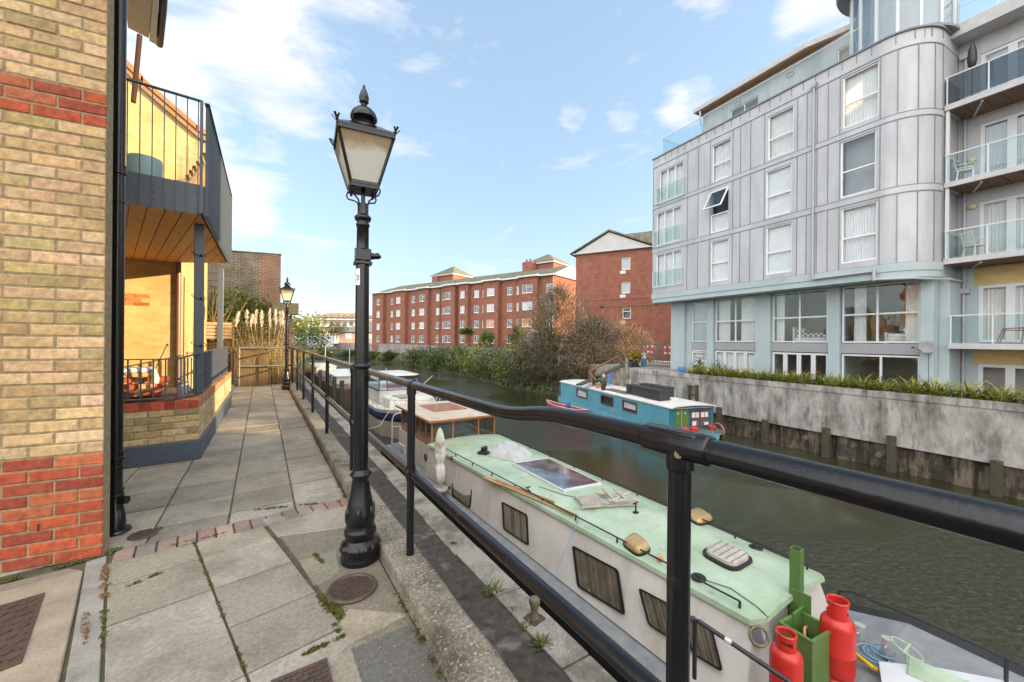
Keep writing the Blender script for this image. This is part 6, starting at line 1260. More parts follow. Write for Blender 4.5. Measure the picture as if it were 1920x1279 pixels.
# near-side windows on the sloping side (world plane)
Pa, Pb, Pc = Vector((3.90,CU0,GZ_)), Vector((3.76,CU1,GZ_)), Vector((4.07,(CU0+CU1)/2,ZR)); pn = (Pb-Pa).cross(Pc-Pa).normalized()
def side(px,py,off=0.0):
    r = ray(px,py); E_ = Vector((0,0,EYE)); n = pn if pn.x < 0 else -pn; t_ = (Pa+n*off-E_).dot(n)/r.dot(n); return E_+r*t_
m_sgl = glassmat('tinted_window_glass',(.62,.60,.56),1.22,.02,.05); m_rubber = mat('black_rubber',(.012,.012,.013),.45)
m_drape = mat('grey_brown_curtain',(.30,.265,.22),.9,.3,5)
def qw(quad, par, name='window', curtain=True, flip=1):
    P4 = [side(*q,.012) for q in quad]; nrm = (pn if pn.x < 0 else -pn); cen = sum(P4,Vector())/4
    def rnd_(P4, k, cr=.16):
        o = []
        for i in range(4):
            p, a, b = P4[i], P4[i-1], P4[(i+1)%4]; p = cen+(p-cen)*k; a = cen+(a-cen)*k; b = cen+(b-cen)*k; ra = (a-p).normalized()*min(.055,(a-p).length*.3)*k; rb_ = (b-p).normalized()*min(.055,(b-p).length*.3)*k
            for j in range(5):
                t_ = j/4; o.append(p+ra*(1-t_)**2+rb_*t_**2)
        return o
    O, I = rnd_(P4,1.0), rnd_(P4,.90); n = len(O); mb = MB(); O2 = [p+nrm*.012 for p in O]; I2 = [p+nrm*.012 for p in I]
    mb.add(O+O2+I2+I,[(i,(i+1)%n,n+(i+1)%n,n+i) for i in range(n)]+[(n+i,n+(i+1)%n,2*n+(i+1)%n,2*n+i) for i in range(n)]+[(2*n+i,2*n+(i+1)%n,3*n+(i+1)%n,3*n+i) for i in range(n)]); w_ = build(mb,name,m_rubber,par)
    mb = MB(); mb.add([p+nrm*.004 for p in I],[tuple(range(n))]); build(mb,'pane',m_sgl,w_)
    mb = MB(); N_ = 36; TLp, TR, BR, BL = [cen+(p-cen)*.93 for p in P4]; vs = []
    for i in range(N_+1):
        f = i/N_; d = nrm*(-.012+.006*sin(i*1.25+1.5*sin(i*.4))+.007*sin(i*.5+1)); vs += [TLp+(TR-TLp)*f+d, BL+(BR-BL)*f+d]
    mb.add(vs,[(2*i,2*i+1,2*i+3,2*i+2) for i in range(N_)]); build(mb,'curtain',m_drape,w_,smooth=True,sharp=0)
for q in (((836,872),(848,880),(846,918),(833,910)),((851,886),(888,902),(882,954),(847,928)),((941,940),(989,965),(992,1024),(944,992)),((1073,1022),(1160,1068),(1173,1155),(1083,1100)),((1197,1101),(1270,1140),(1296,1222),(1216,1172)),((1276,1145),(1335,1176),(1357,1262),(1298,1226))): qw(q,hb)
p = side(798,858,.01); mb = MB(); mb.torus(p,.085,.018,20,6,Matrix.Rotation(pi/2,4,'Y')); mb.cbox(p,.02,.12,.012); o = build(mb,'porthole',m_hull,hb,smooth=True)
# portholes on the front
fr_n = Vector((-.35,-1,.45)).normalized()
m_brass = mat('weathered_brass',(.25,.21,.13),.5,.3,20,metal=.5)
for px,py,dd,nn in ((1423,1193,4.02,Vector((-.55,-.75,.35))),(1511,1125,4.62,Vector((.45,-.8,.35)))):
    c = dp(px,py,dd); nn = nn.normalized(); M_ = nn.to_track_quat('Z','Y').to_matrix().to_4x4(); mb = MB(); mb.torus(c,.085,.016,24,8,M_); o = build(mb,'porthole',m_brass,hb,smooth=True)
    mb = MB(Matrix.Translation(c) @ M_); mb.lathe((0,0,-.012),[(.085,0),(.085,.012),(.002,.016)],24); build(mb,'pane',mat('porthole_glass',(.12,.13,.15),.1,spec=.8),o,smooth=True)
# handrails
mb = MB()
def hr(u, s): A = cab(u); return Vector((A['nt']+.03,u,ZR+.115)) if s < 0 else Vector((A['ft']-.03,u,ZR+.115))
pts = [hr(CU0+.15+k*.82,-1) for k in range(10)]; mb.tube(pts,.011,8)
for p in pts: mb.tube([p,p-Vector((0,0,.1))],.014,6)
build(mb,'near_handrail',m_blackm,hb,smooth=True)
mb = MB(); pts = [hr(CU0+.1+k*.9,1) for k in range(10)]; mb.tube(pts,.014,8)
for p in pts: mb.tube([p,p-Vector((0,0,.1))],.014,6)
build(mb,'far_handrail',m_blackm,hb,smooth=True)
# wheelhouse
m_varn = mat('varnished_teak', (.30,.115,.035), .3, .25, 6, .1, 30, coat=.5, stretch=(3,3,9)); m_whroof = mat('buff_roof', (.50,.42,.33), .75, .15, 2, .3, 30, dirt=((.30,.26,.2),3,.55,.7,.5))
WX0, WX1, WU0, WU1, WZ0, WZ1 = 3.93, 5.93, 10.36, 13.1, -1.42, -.80
wh_ = build(MB().box(WX0-.10,WX1+.10,WU0-.10,WU1+.3,WZ1,WZ1+.05),'wheelhouse_roof',m_whroof,hb,bevel=.01)
mb = MB(); mb.box(WX0-.12,WX1+.12,WU0-.12,WU0-.10,WZ1-.015,WZ1+.035); mb.box(WX0-.12,WX0-.10,WU0-.1,WU1+.3,WZ1-.015,WZ1+.035); mb.box(WX0+.5,WX1-.4,WU0+1.1,WU1-.3,WZ1+.051,WZ1+.075); build(mb,'roof_trim',m_varn,hb)
mb = MB(); mb.box(WX0,WX1,WU0,WU0+.05,WZ0-.06,WZ0+.04); mb.box(WX0,WX0+.05,WU0+.05,WU1,WZ0-.10,WZ0+.04)
mb.box(WX0,WX1,WU0,WU0+.05,WZ1-.06,WZ1); mb.box(WX0,WX0+.05,WU0+.05,WU1,WZ1-.06,WZ1); mb.box(WX1-.05,WX1,WU0+.05,WU1,WZ1-.06,WZ1); mb.box(WX1-.05,WX1,WU0+.05,WU1,WZ0-.1,WZ0+.04)
for x in (WX0,WX0+.62,WX0+1.42,WX1-.05): mb.box(x,x+.05,WU0,WU0+.055,WZ0+.04,WZ1-.06)
for u in (WU0+.45,WU0+.9,WU0+1.35,WU0+1.9,WU1-.05):
    mb.box(WX0,WX0+.055,u,u+.05,WZ0+.04,WZ1-.06); mb.box(WX1-.055,WX1,u,u+.05,WZ0+.04,WZ1-.06)
build(mb,'wheelhouse_frame',m_varn,hb)
mb = MB(); mb.box(WX0+.05,WX1-.05,WU0+.02,WU0+.024,WZ0+.04,WZ1-.06); mb.box(WX0+.02,WX0+.024,WU0+.06,WU1,WZ0+.04,WZ1-.06); mb.box(WX1-.024,WX1-.02,WU0+.06,WU1,WZ0+.04,WZ1-.06); build(mb,'wheelhouse_glazing',m_glassh,hb)
mb = MB(); mb.box(WX0+.06,WX1-.06,WU1-.06,WU1-.02,GZ_,WZ1-.07); mb.box(WX0+.06,WX1-.06,WU0+.06,WU1-.07,WZ0-.35,WZ0-.3); mb.box(WX0+.06,WX0+.5,WU0+1.1,WU1-.1,WZ0-.299,WZ0+.08); build(mb,'wheelhouse_interior',m_verge,hb)
mb = MB(); mb.box(WX0-.02,WX1+.05,WU0-.02,WU1+.2,GZ_-.0,WZ0-.103); mb.box(WX0,WX1+.02,WU0-.03,WU0-.002,WZ0-.10,WZ0-.062); build(mb,'aft_cabin',m_creamp,hb)
mb = MB(); mb.box(WX0+.2,WX1-.2,WU0+1.5,WU0+1.8,WZ0-.1,WZ0+.15); mb.torus((5.2,WU0+.9,WZ0+.12),.18,.015,20,6,Matrix.Rotation(pi/2,4,'X')); mb.box(WX0+1.1,WX0+1.5,WU0+.25,WU0+.5,WZ0-.1,WZ0+.10); build(mb,'helm',m_deck,hb)
mb = MB(); mb.tube([(3.85,13.9,GZ_),(3.85,13.9,-1.35),(3.9,13.9,-1.2),(4.1,13.9,-1.12),(5.6,13.9,-1.12)],.02,8); mb.tube([(3.85,13.9,GZ_),(3.72,12.6,GZ_+.35),(3.8,12.3,GZ_+.3),(3.8,12.3,GZ_)],.02,8); mb.tube([(3.85,13.9,-1.6),(5.8,13.9,-1.6)],.015,8); build(mb,'stern_rail',m_frame,hb,smooth=True)
# bow rail (far side) & near rail
mb = MB(); pts = [(6.05,2.05,-1.9),(6.05,2.0,-1.62),(6.02,1.85,-1.55)]; 
for u in (1.2,.4,-.4,-1.3,-2.2): a,b = sec(u); pts.append((b-.60,u,gun(u)+.33))
mb.tube(pts,.016,8)
for u in (.7,-.7): a,b = sec(u); mb.tube([(b-.60,u,gun(u)-.02),(b-.60,u,gun(u)+.33)],.016,8)
build(mb,'far_bow_rail',m_blackm,hb,smooth=True)
mb = MB(); A_ = side(1300,1163,.05); E1, E2 = dp(1303,1160,3.35), dp(1490,1285,2.9); mb.tube([E1-Vector((0,0,.5)),E1,E1+(E2-E1)*.04,E2],.018,10); mb.tube([E1+Vector((-.05,.05,.0)),E1],.018,8); build(mb,'near_bow_rail',m_blackm,hb,smooth=True)
mb = MB(); q0, q1 = E1+(E2-E1)*.33, E1+(E2-E1)*.40; mb.tube([q0,q1],.020,10); build(mb,'tape_wrap',mat('silver_tape',(.5,.5,.5),.4,.3,60),hb,smooth=True)
# green bow locker and mast foot
m_green = mat('olive_green_paint', (.09,.17,.045), .4, .15, 5, .1, 30, dirt=((.2,.27,.12),8,.62,.75,.6))
Bx = Matrix.Translation((4.64,1.80,-1.92)) @ Matrix.Rotation(-.10,4,'Z')
lk = thing('gas_locker','open olive green steel gas locker on the houseboat foredeck beside the red bottles','locker',(4.64,1.80,-1.92),-.10); mb = MB(Bx); w2, d2, h2 = .19,.15,.50
mb.box(-w2,w2,-d2,-d2+.015,0,h2); mb.box(-w2,w2,d2-.015,d2,0,h2); mb.box(-w2,-w2+.015,-d2+.015,d2-.015,0,h2); mb.box(w2-.015,w2,-d2+.015,d2-.015,0,h2)
for a,b,c,d in ((-w2-.01,w2+.01,-d2-.01,-d2+.02),(-w2-.01,w2+.01,d2-.02,d2+.01),(-w2-.01,-w2+.02,-d2+.02,d2-.02),(w2-.02,w2+.01,-d2+.02,d2-.02)): mb.box(a,b,c,d,h2,h2+.02)
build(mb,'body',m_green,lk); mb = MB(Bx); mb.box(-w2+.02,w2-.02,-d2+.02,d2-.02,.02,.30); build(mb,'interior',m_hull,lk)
mb = MB(Bx); mb.tube([(-.12,-.05,.31),(-.03,.0,.50),(.06,.03,.47),(.14,.05,.35)],.012,8); build(mb,'gas_hose',m_warm,lk,smooth=True)
mb = MB(); gpz = Vector((5.02,2.02,-2.2)); top = dp(1494,1028,4.35); bx_, by_ = top.x, top.y
mb.box(bx_-.05,bx_-.042,by_-.05,by_+.05,-2.2,top.z); mb.box(bx_+.042,bx_+.05,by_-.05,by_+.05,-2.2,top.z); mb.box(bx_-.042,bx_+.042,by_-.05,by_-.042,-2.2,top.z); mb.box(bx_-.042,bx_+.042,by_+.042,by_+.05,-2.2,top.z)
mp_ = build(mb,'mast_foot',m_green,hb); mb = MB(); mb.box(bx_-.075,bx_-.052,by_-.16,by_+.04,-2.2,top.z-.42); mb.box(bx_-.30,bx_-.06,by_-.11,by_-.085,-2.2,top.z-.55); mb.tube([(bx_-.095,by_-.06,top.z-.6),(bx_-.05,by_-.06,top.z-.6)],.03,10); build(mb,'tabernacle_plate',m_green,hb)
mb = MB(); mb.box(bx_-.04,bx_+.04,by_-.04,by_+.04,top.z-.3,top.z-.02); build(mb,'mast_hollow',m_hull,hb)
# gas bottles
m_gas = mat('red_gas_bottle', (.52,.022,.015), .35, .15, 5, .15, 30, spec=.5, coat=.15, dirt=((.28,.03,.02),5,.52,.7,.6), dirt2=((.5,.35,.3), 34, .70, .73, .7))
def gasb(c, r, h, rz, lab):
    t = thing('gas_bottle',lab,'gas bottle',c,rz,'red gas bottles on the foredeck'); M_ = Matrix.Translation(c) @ Matrix.Rotation(rz,4,'Z'); mb = MB(M_)
    mb.lathe((0,0,0),[(r*.92,0),(r*.94,.03),(r*.80,.05),(r*.85,.06),(r*.97,.09),(r,.13),(r,h*.36),(r*1.01,h*.365),(r*1.01,h*.375),(r,h*.38),(r,h*.66),(r*.985,h*.70),(r*.92,h*.745),(r*.78,h*.78),(r*.5,h*.805),(.03,h*.82)],36); build(mb,'body',m_gas,t,smooth=True,sharp=50)
    mb = MB(M_); R_ = r*.62; n = 28; z0, z1 = h*.79, h
    for k in range(n):
        a, b = 2*pi*k/n, 2*pi*(k+1)/n; open_ = (k%14) in (3,4,5,6,7,8)
        for (za,zb) in (((z0,z0+.05),(z1-.045,z1)) if open_ else ((z0,z1),)):
            mb.add([(R_*cos(a),R_*sin(a),za),(R_*cos(b),R_*sin(b),za),(R_*cos(b),R_*sin(b),zb),(R_*cos(a),R_*sin(a),zb),((R_-.008)*cos(a),(R_-.008)*sin(a),za),((R_-.008)*cos(b),(R_-.008)*sin(b),za),((R_-.008)*cos(b),(R_-.008)*sin(b),zb),((R_-.008)*cos(a),(R_-.008)*sin(a),zb)],[(0,1,2,3),(7,6,5,4),(3,2,6,7),(0,4,5,1),(0,3,7,4),(1,5,6,2)])
    mb.torus((0,0,z1),R_-.003,.010,28,6); build(mb,'collar',m_gas,t,smooth=True,sharp=50)
    mb = MB(M_); mb.tube([(0,0,h*.82),(0,0,h*.93)],.018,10); mb.tube([(-.04,0,h*.89),(.05,0,h*.89)],.014,8); build(mb,'valve',m_brass,t,smooth=True)
b1 = dp(1570,1200,3.97); b2 = dp(1474,1220,3.68)
gasb((b1.x,b1.y,-1.915),.145,.78,.6,'larger red gas bottle with open collar at the right of the green locker')
gasb((b2.x,b2.y,-1.915),.132,.66,2.2,'smaller red gas bottle at the left in front of the green locker')
# things lying on the green roof
def rz_(x,u): A = cab(max(u,CU0)); a,b = A['nt']-.05, A['ft']+.05; return roofz((x-a)/(b-a))
def rh(px,py):
    p = gp(px,py,ZR+.08)
    for _ in range(3): p = gp(px,py,rz_(p.x,p.y))
    return p
cor = [rh(960,872),rh(1057,924),rh(1128,910),rh(1028,862)]
t = thing('solar_panel','white framed solar panel tilted up on the middle of the green roof','solar panel',cor[0]); up = Vector((0,0,.045)); C4 = [c+up for c in cor]; mb = MB()
cen = sum(C4,Vector())/4; I4 = [cen+(c-cen)*.95 for c in C4]
mb.add(cor+C4+[i+Vector((0,0,.001)) for i in I4],[(0,1,5,4),(1,2,6,5),(2,3,7,6),(3,0,4,7),(4,5,9,8),(5,6,10,9),(6,7,11,10),(7,4,8,11)]); build(mb,'frame',m_frame,t)
m_pv = mat('solar_cells',(.035,.03,.045),.12,.3,3,spec=.9,coat=.6,dirt=((.30,.27,.30),2,.45,.7,.55)); mb = MB(); mb.add([i-Vector((0,0,.002)) for i in I4],[(0,1,2,3)]); build(mb,'cell_surface',m_pv,t)
# covered box: crumpled white sheet
q = [rh(913,856),rh(968,868),rh(1000,852),rh(945,828)]; t = thing('covered_locker','box on the green roof covered by a crumpled white sheet','covered box',q[0]); mb = MB(); n = 16; vs = []
rn = random.Random(3)
for i in range(n+1):
    for j in range(n+1):
        f,g = i/n, j/n; p = q[0]*(1-f)*(1-g)+q[1]*f*(1-g)+q[2]*f*g+q[3]*(1-f)*g; e = min(f,1-f,g,1-g); hh = .17*min(1,e/.16)**.6*(1 if f > .15 else .8)*(.75 if g > .55 else 1)
        nz_ = noise.noise(Vector((f*6,g*6,2)))*.09+noise.noise(Vector((f*14,g*14,5)))*.04; out_ = (p-(q[0]+q[2])/2)*(.08*noise.noise(Vector((f*9,g*9,9))) if e < .05 else 0); vs.append(p+out_+Vector((0,0,max(.006,hh+nz_*(1 if e > .05 else .3)))))
mb.add(vs,[(i*(n+1)+j,(i+1)*(n+1)+j,(i+1)*(n+1)+j+1,i*(n+1)+j+1) for i in range(n) for j in range(n)]); build(mb,'sheet',mat('grey_white_sheet',(.42,.42,.43),.8,.06,6),t,smooth=True,sharp=0)
c = rh(905,852)
for i in range(2):
    mb = MB(); mb.cbox(c+Vector((.08*i,.05*i,.03)),.09,.26,.06,.6); mb.cbox(c+Vector((.08*i+.06,.05*i+.08,.09)),.09,.10,.12,.6); solo(mb,'boot',m_rubber,('left one of the pair of black boots beside the white sheet','right one of the pair of black boots beside the white sheet')[i],'boot','pair of boots on the green roof',bevel=.02)
# weathered wooden deck chairs
m_grey = mat('weathered_grey_wood',(.40,.36,.31),.85,.2,8,.3,30)
c = rh(1130,942); ax = (rh(1190,938)-rh(1070,945)); ang = atan2(ax.y,ax.x); M_ = Matrix.Translation(c) @ Matrix.Rotation(ang,4,'Z')
t = thing('folded_deck_chair','weathered grey slatted wooden deck chair folded flat on the green roof','deck chair',c,ang); mb = MB(M_)
for k in range(9): mb.cbox((-.40+k*.045,.0,.05),.032,.40,.014)
build(mb,'slatted_seat',m_grey,t); mb = MB(M_)
for y in (-.21,.21): mb.bar((-.45,y,.03),(.5,y*1.05,.04),.035,.03)
mb.bar((-.05,-.28,.09),(.55,.12,.10),.04,.025); mb.bar((-.05,.24,.085),(.55,-.18,.09),.04,.025); mb.bar((.12,-.3,.12),(.12,.3,.12),.04,.02); mb.bar((.32,-.26,.12),(.32,.26,.12),.04,.02); mb.bar((.0,-.24,.13),(.5,-.30,.13),.05,.02); build(mb,'frame',m_grey,t)
# oars
for i,(a,b,lb_) in enumerate((((908,898),(1076,970),'longer wooden pole lying along the near edge of the green roof'),((930,903),(1040,945),'shorter orange brown oar beside the longer pole on the green roof'))):
    A_, B_ = rh(*a)+Vector((0,0,.03)), rh(*b)+Vector((0,0,.03)); mb = MB(); mb.tube([A_,B_],.017,8); mb.bar(A_,A_+(B_-A_)*.22,.07,.015); 
    if not i: mb.tube([A_+Vector((.06,.03,0)),B_+Vector((.06,-.02,0))],.014,8)
    solo(mb,'oar',mat('oar_wood%d'%i,(.36,.19,.08) if i else (.45,.28,.14),.6,.2,4),lb_,'oar','oars on the green roof',bevel=0)
m_amber = mat('amber_plastic',(.36,.25,.10),.35,.2,12,coat=.3)
for (p4,lb_,hh) in (([(1165,1022),(1196,1046),(1223,1034),(1190,1006)],'domed amber plastic roof hatch near the middle of the green roof',.10),([(1280,968),(1312,988),(1342,978),(1310,957)],'second amber roof hatch on the far edge of the green roof',.09)):
    Q = [rh(*p) for p in p4]; cen = sum(Q,Vector())/4; t = thing('roof_hatch',lb_,'roof hatch',cen,0,'amber roof hatches'); 
    def rq(k,z): 
        o = []
        for i in range(4):
            p,a,b = Q[i],Q[i-1],Q[(i+1)%4]; p = cen+(p-cen)*k; a = cen+(a-cen)*k; b = cen+(b-cen)*k
            for j in range(5): t_ = j/4; o.append(p+(a-p)*.3*(1-t_)**2+(b-p)*.3*t_**2+Vector((0,0,z)))
        return o
    def stack(rows):
        mb = MB(); n = len(rows[0]); mb.add(sum(rows,[]),[(r*n+i,r*n+(i+1)%n,(r+1)*n+(i+1)%n,(r+1)*n+i) for r in range(len(rows)-1) for i in range(n)]+[tuple(range((len(rows)-1)*n,len(rows)*n))]); return mb
    build(stack([rq(1.05,0),rq(1.05,.03),rq(.98,.035)]),'rim',m_rubber,t,smooth=True,sharp=40); build(stack([rq(.96,.03),rq(.93,hh*.7),rq(.80,hh),rq(.4,hh*1.05)]),'dome',m_amber,t,smooth=True,sharp=0)
Q = [rh(*p) for p in ((1310,1040),(1378,1077),(1419,1053),(1347,1018))]; cen = sum(Q,Vector())/4; t = thing('ribbed_vent_hatch','grey ribbed rectangular hatch in black rim near the bow end of the roof','roof hatch',cen)
build(stack([rq(1.0,0),rq(1.0,.035),rq(.93,.04)]),'rim',m_rubber,t,smooth=True,sharp=40); build(stack([rq(.86,.03),rq(.84,.075),rq(.78,.085)]),'lid',m_grey,t,smooth=True,sharp=40); mb = MB()
for k in range(1,6):
    f = k/6; a = Q[0]*(1-f)+Q[1]*f; b = Q[3]*(1-f)+Q[2]*f; m_ = (a+b)/2; mb.bar(m_+(a-m_)*.76+Vector((0,0,.087)),m_+(b-m_)*.76+Vector((0,0,.087)),.014,.008)
build(mb,'grooves',m_seam,t)
for px,py,r,lb_ in ((1310,1084,.085,'round black mushroom vent at the near side of the bow roof'),(1417,1028,.085,'round black mushroom vent at the far side of the bow roof')):
    c = rh(px,py); mb = MB(); mb.lathe(c,[(r,0),(r,.012),(r*.9,.022),(r*.45,.026),(r*.4,.045),(r*.3,.05)],24); solo(mb,'mushroom_vent',m_rubber,lb_,'roof vent','mushroom vents on the green roof',smooth=True,sharp=40)
for px,py,h_,lb_ in ((1108+2,955,.16,'small black cleat hook standing on the roof right of the deck chair'),(990,922,.08,'small black fitting on the roof between the oars and the solar panel'),(846,862,.06,'small black clamp lying at the near corner of the roof')):
    c = rh(px,py) if px != 1110 else rh(1192,962); mb = MB(); mb.tube([c,c+Vector((0,0,h_))],.013,6); mb.tube([c+Vector((-.06,0,h_)),c+Vector((.06,.01,h_))],.012,6); mb.cbox(c+Vector((0,0,.01)),.08,.06,.02); solo(mb,'roof_fitting',m_rubber,lb_,'fitting',smooth=True,sharp=40)
m_rope = mat('blue_rope',(.16,.30,.42),.85,.2,60)
mb = MB(); a = hr(4.65,-1); b = Vector((3.56,4.6,GZ_+.05)); mb.tube([a,a+(b-a)*.3+Vector((-.02,0,-.02)),a+(b-a)*.7+Vector((-.02,0,-.03)),b],.006,6); mb.tube([b,b+Vector((-.04,.03,-.06)),b+Vector((.03,.05,-.03)),b+Vector((.0,.08,-.1))],.012,6)
for k in range(5): mb.ball(a+(b-a)*(.02+.035*k),.014,5)
solo(mb,'blue_mooring_rope',m_rope,'thin blue rope tied from the roof handrail down the cream side','rope',smooth=True)
mb = MB(); P0 = rh(975,935); mb.tube([rh(1010,915)+Vector((0,0,.03)),rh(1060,930)+Vector((0,0,.012)),rh(1100,936)+Vector((0,0,.012))],.006,5); solo(mb,'roof_cable',m_rubber,'thin black cable lying on the roof between fitting and deck chair','cable',smooth=True)
mb = MB(); mb.tube([rh(1320,1090)+Vector((0,0,.02)),rh(1370,1105)+Vector((0,0,.012)),rh(1420,1140)+Vector((0,0,.012)),rh(1440,1160)+Vector((0,0,.012))],.005,5); solo(mb,'antenna_lead',m_rubber,'thin dark lead curving from the near mushroom vent to the locker','cable',smooth=True)
c = rh(1238,1052); mb = MB(); mb.cbox(c+Vector((0,0,.025)),.07,.05,.04,.4); mb.tube([c+Vector((0,0,.02)),rh(1215,1042)+Vector((0,0,.02))],.006,5); solo(mb,'ratchet_strap',mat('orange_plastic',(.6,.2,.02),.5),'small orange ratchet beside the domed amber hatch','ratchet')
# closed parasol
c = Vector((3.46,8.95,-2.05)); top = dp(825,802,9.35); t = thing('closed_parasol','rolled dirty white parasol standing upright beside the houseboat near the wheelhouse','parasol',(top.x,top.y,-2.07)); mb = MB(); H_ = top.z+2.05
def crump(o, prof, n, amp, seed):
    vs = []; 
    for i,(r,z) in enumerate(prof):
        for k in range(n): a = 2*pi*k/n; rr = r*(1+amp*sin(a*5+i*.5)+amp*noise.noise(Vector((cos(a)*2,sin(a)*2,z*7+seed)))); vs.append((o[0]+rr*cos(a),o[1]+rr*sin(a),o[2]+z))
    return vs,[(i*n+k,i*n+(k+1)%n,(i+1)*n+(k+1)%n,(i+1)*n+k) for i in range(len(prof)-1) for k in range(n)]
pr = [(.07,.16),(.12,.20),(.14,.40),(.12,.58),(.085,.64),(.12,.72),(.135,.90),(.115,1.0),(.12,1.08),(.10,1.25),(.075,1.40),(.045,1.50),(.012,1.55)]; sc_ = H_/1.55
mb.add(*crump((top.x,top.y,-2.05),[(r,z*sc_) for r,z in pr],28,.10,1)); build(mb,'canopy',mat('dirty_canvas',(.60,.58,.53),.9,.15,6,.4,25,dirt=((.16,.13,.05),2.2,.5,.62,.9)),t,smooth=True,sharp=0)
mb = MB(); mb.tube([(top.x,top.y,-2.09),(top.x,top.y,-1.6)],.02,8); mb.lathe((top.x,top.y,-2.08),[(.2,0),(.2,.04),(.05,.06)],18); build(mb,'pole',m_grey,t,smooth=True,sharp=40)
# foredeck clutter
m_alu = mat('scuffed_aluminium',(.50,.50,.50),.45,.2,20,metal=.5)
for px,py,lb_ in ((1612,1205,'left one of the twin aluminium mooring posts on the foredeck'),(1664,1232,'right one of the twin aluminium mooring posts on the foredeck')):
    c = gp(px,py,-1.9); mb = MB(); mb.tube([c,c+Vector((0,0,.20))],.05,20); mb.tube([c+Vector((-.09,0,.13)),c+Vector((.09,0,.13))],.012,8); solo(mb,'mooring_post',m_alu,lb_,'mooring post','twin mooring posts',smooth=True,sharp=40)
c = gp(1700,1222,-1.68); t = thing('windlass','pale green windlass box with hand wheel on the foredeck','windlass',(c.x,c.y,-1.9)); mb = MB(); M_ = Matrix.Rotation(.35,4,'X') @ Matrix.Rotation(.2,4,'Y'); mb.torus(c+Vector((0,0,.03)),.125,.009,28,6,M_); mb.bar(c+Vector((-.12,0,.03)),c+Vector((.12,0,.03)),.018,.008); mb.tube([c+Vector((0,0,.03)),c+Vector((0,0,-.2))],.012,6); build(mb,'hand_wheel',m_mint,t,smooth=True,sharp=40)
mb = MB(); mb.cbox((c.x+.02,c.y-.26,-1.84),.30,.5,.12,.2); build(mb,'box',m_mint,t,bevel=.01)
Q = [gp(1648,1240,-1.80),gp(1660,1330,-1.80),gp(1990,1330,-1.80),gp(1900,1279,-1.80),gp(1760,1252,-1.80)]; mb = MB(); mb.prism([(p.x,p.y) for p in Q],-1.825,-1.80); solo(mb,'white_board',mat('grey_white_board',(.52,.53,.55),.5,.1,3),'large flat pale grey board lying across the bow deck at the lower right','board')
mb = MB(); rn = random.Random(2)
for k in range(5):
    c = gp(1640+rn.uniform(-20,20),1228+rn.uniform(-6,8),-1.89); mb.torus(c+Vector((0,0,.012*k)),.10+rn.uniform(-.02,.03),.008,24,5,Matrix.Rotation(rn.gauss(0,.08),4,'X'))
solo(mb,'coiled_blue_rope',m_rope,'loose coil of blue rope on the foredeck behind the larger gas bottle','rope',smooth=True)
mb = MB(); a,b = gp(1600,1228,-1.87), gp(1655,1262,-1.87)
for k in range(3): mb.tube([a+Vector((.02*k,.04*k,.02*k)),b+Vector((-.02*k,.03*k,.01*k))],.018,8)
solo(mb,'yellow_poles',mat('yellow_paint',(.62,.42,.02),.45),'short yellow poles lying beside the larger red gas bottle','pole',smooth=True)
# ================================================================ WHITE CRUISER
m_gel = mat('grubby_gelcoat', (.58,.56,.50), .45, .1, 2, .1, 20, dirt=((.30,.26,.15),2.5,.5,.7,.6)); m_pinkh = mat('faded_hull', (.55,.48,.42), .55, .12, 1.5, dirt=((.3,.25,.18),1.5,.55,.75,.5)); m_blue = mat('navy_stripe', (.035,.06,.20), .4, .2, 3)
cr = thing('white_cabin_cruiser','grubby white cabin cruiser with navy stripe and arched windscreen behind the houseboat','cruiser',(5.6,19,WATER)); CX = 5.75
def csec(u):      # half width at gunwale, at water, gunwale z
    f = (18.2-u)/2.7 if u < 18.2 else 0; f = min(1,max(0,f)); return 1.45*(1-f**2.0), 1.2*(1-f**1.4), -1.62+.18*f
us = [24,22,20,18.2,17.6,17,16.5,16.1,15.8,15.55,15.5]
def strip(m, n1, z1f, n2, z2f, name, par=cr):
    mb = MB()
    for a,b in zip(us[:-1],us[1:]):
        for s_ in (-1,1):
            def pt(u,k):
                g,w_,zg = csec(u); hw = w_+(g-w_)*k; return (CX+s_*hw,u+(.45*(1-k) if u < 18 else 0),-3.1+(zg+3.1)*k)
            q = [pt(a,n1),pt(b,n1),pt(b,n2),pt(a,n2)]; mb.add(q,[(0,3,2,1) if s_ < 0 else (0,1,2,3)])
    return build(mb,name,m,par,smooth=True,sharp=60)
strip(m_pinkh,0,0,.66,0,'hull'); strip(m_hull,.66,0,.76,0,'rubbing_strake'); strip(m_blue,.76,0,.90,0,'navy_stripe'); strip(m_gel,.90,0,1.0,0,'toe_rail')
mb = MB(); 
for a,b in zip(us[:-1],us[1:]): ga,_,za = csec(a); gb_,_,zb_ = csec(b); mb.add([(CX-ga,a,za),(CX+ga,a,za),(CX,a,za+.12),(CX-gb_,b,zb_),(CX+gb_,b,zb_),(CX,b,zb_+.12)],[(0,3,5,2),(2,5,4,1)])
g_,_,zg = csec(24); mb.add([(CX-1.2,24,-3.1),(CX+1.2,24,-3.1),(CX+g_,24,zg),(CX-g_,24,zg)],[(0,3,2,1),(0,1,2,3)]); build(mb,'deck',m_gel,cr,smooth=True,sharp=30)
def loft(rows, m, name, par, cap=True, smooth=False):
    n = len(rows[0]); mb = MB(); mb.add(sum(rows,[]),[(r*n+i,r*n+(i+1)%n,(r+1)*n+(i+1)%n,(r+1)*n+i) for r in range(len(rows)-1) for i in range(n)]+([tuple(range((len(rows)-1)*n,len(rows)*n))] if cap else [])); return build(mb,name,m,par,smooth=smooth,sharp=40)
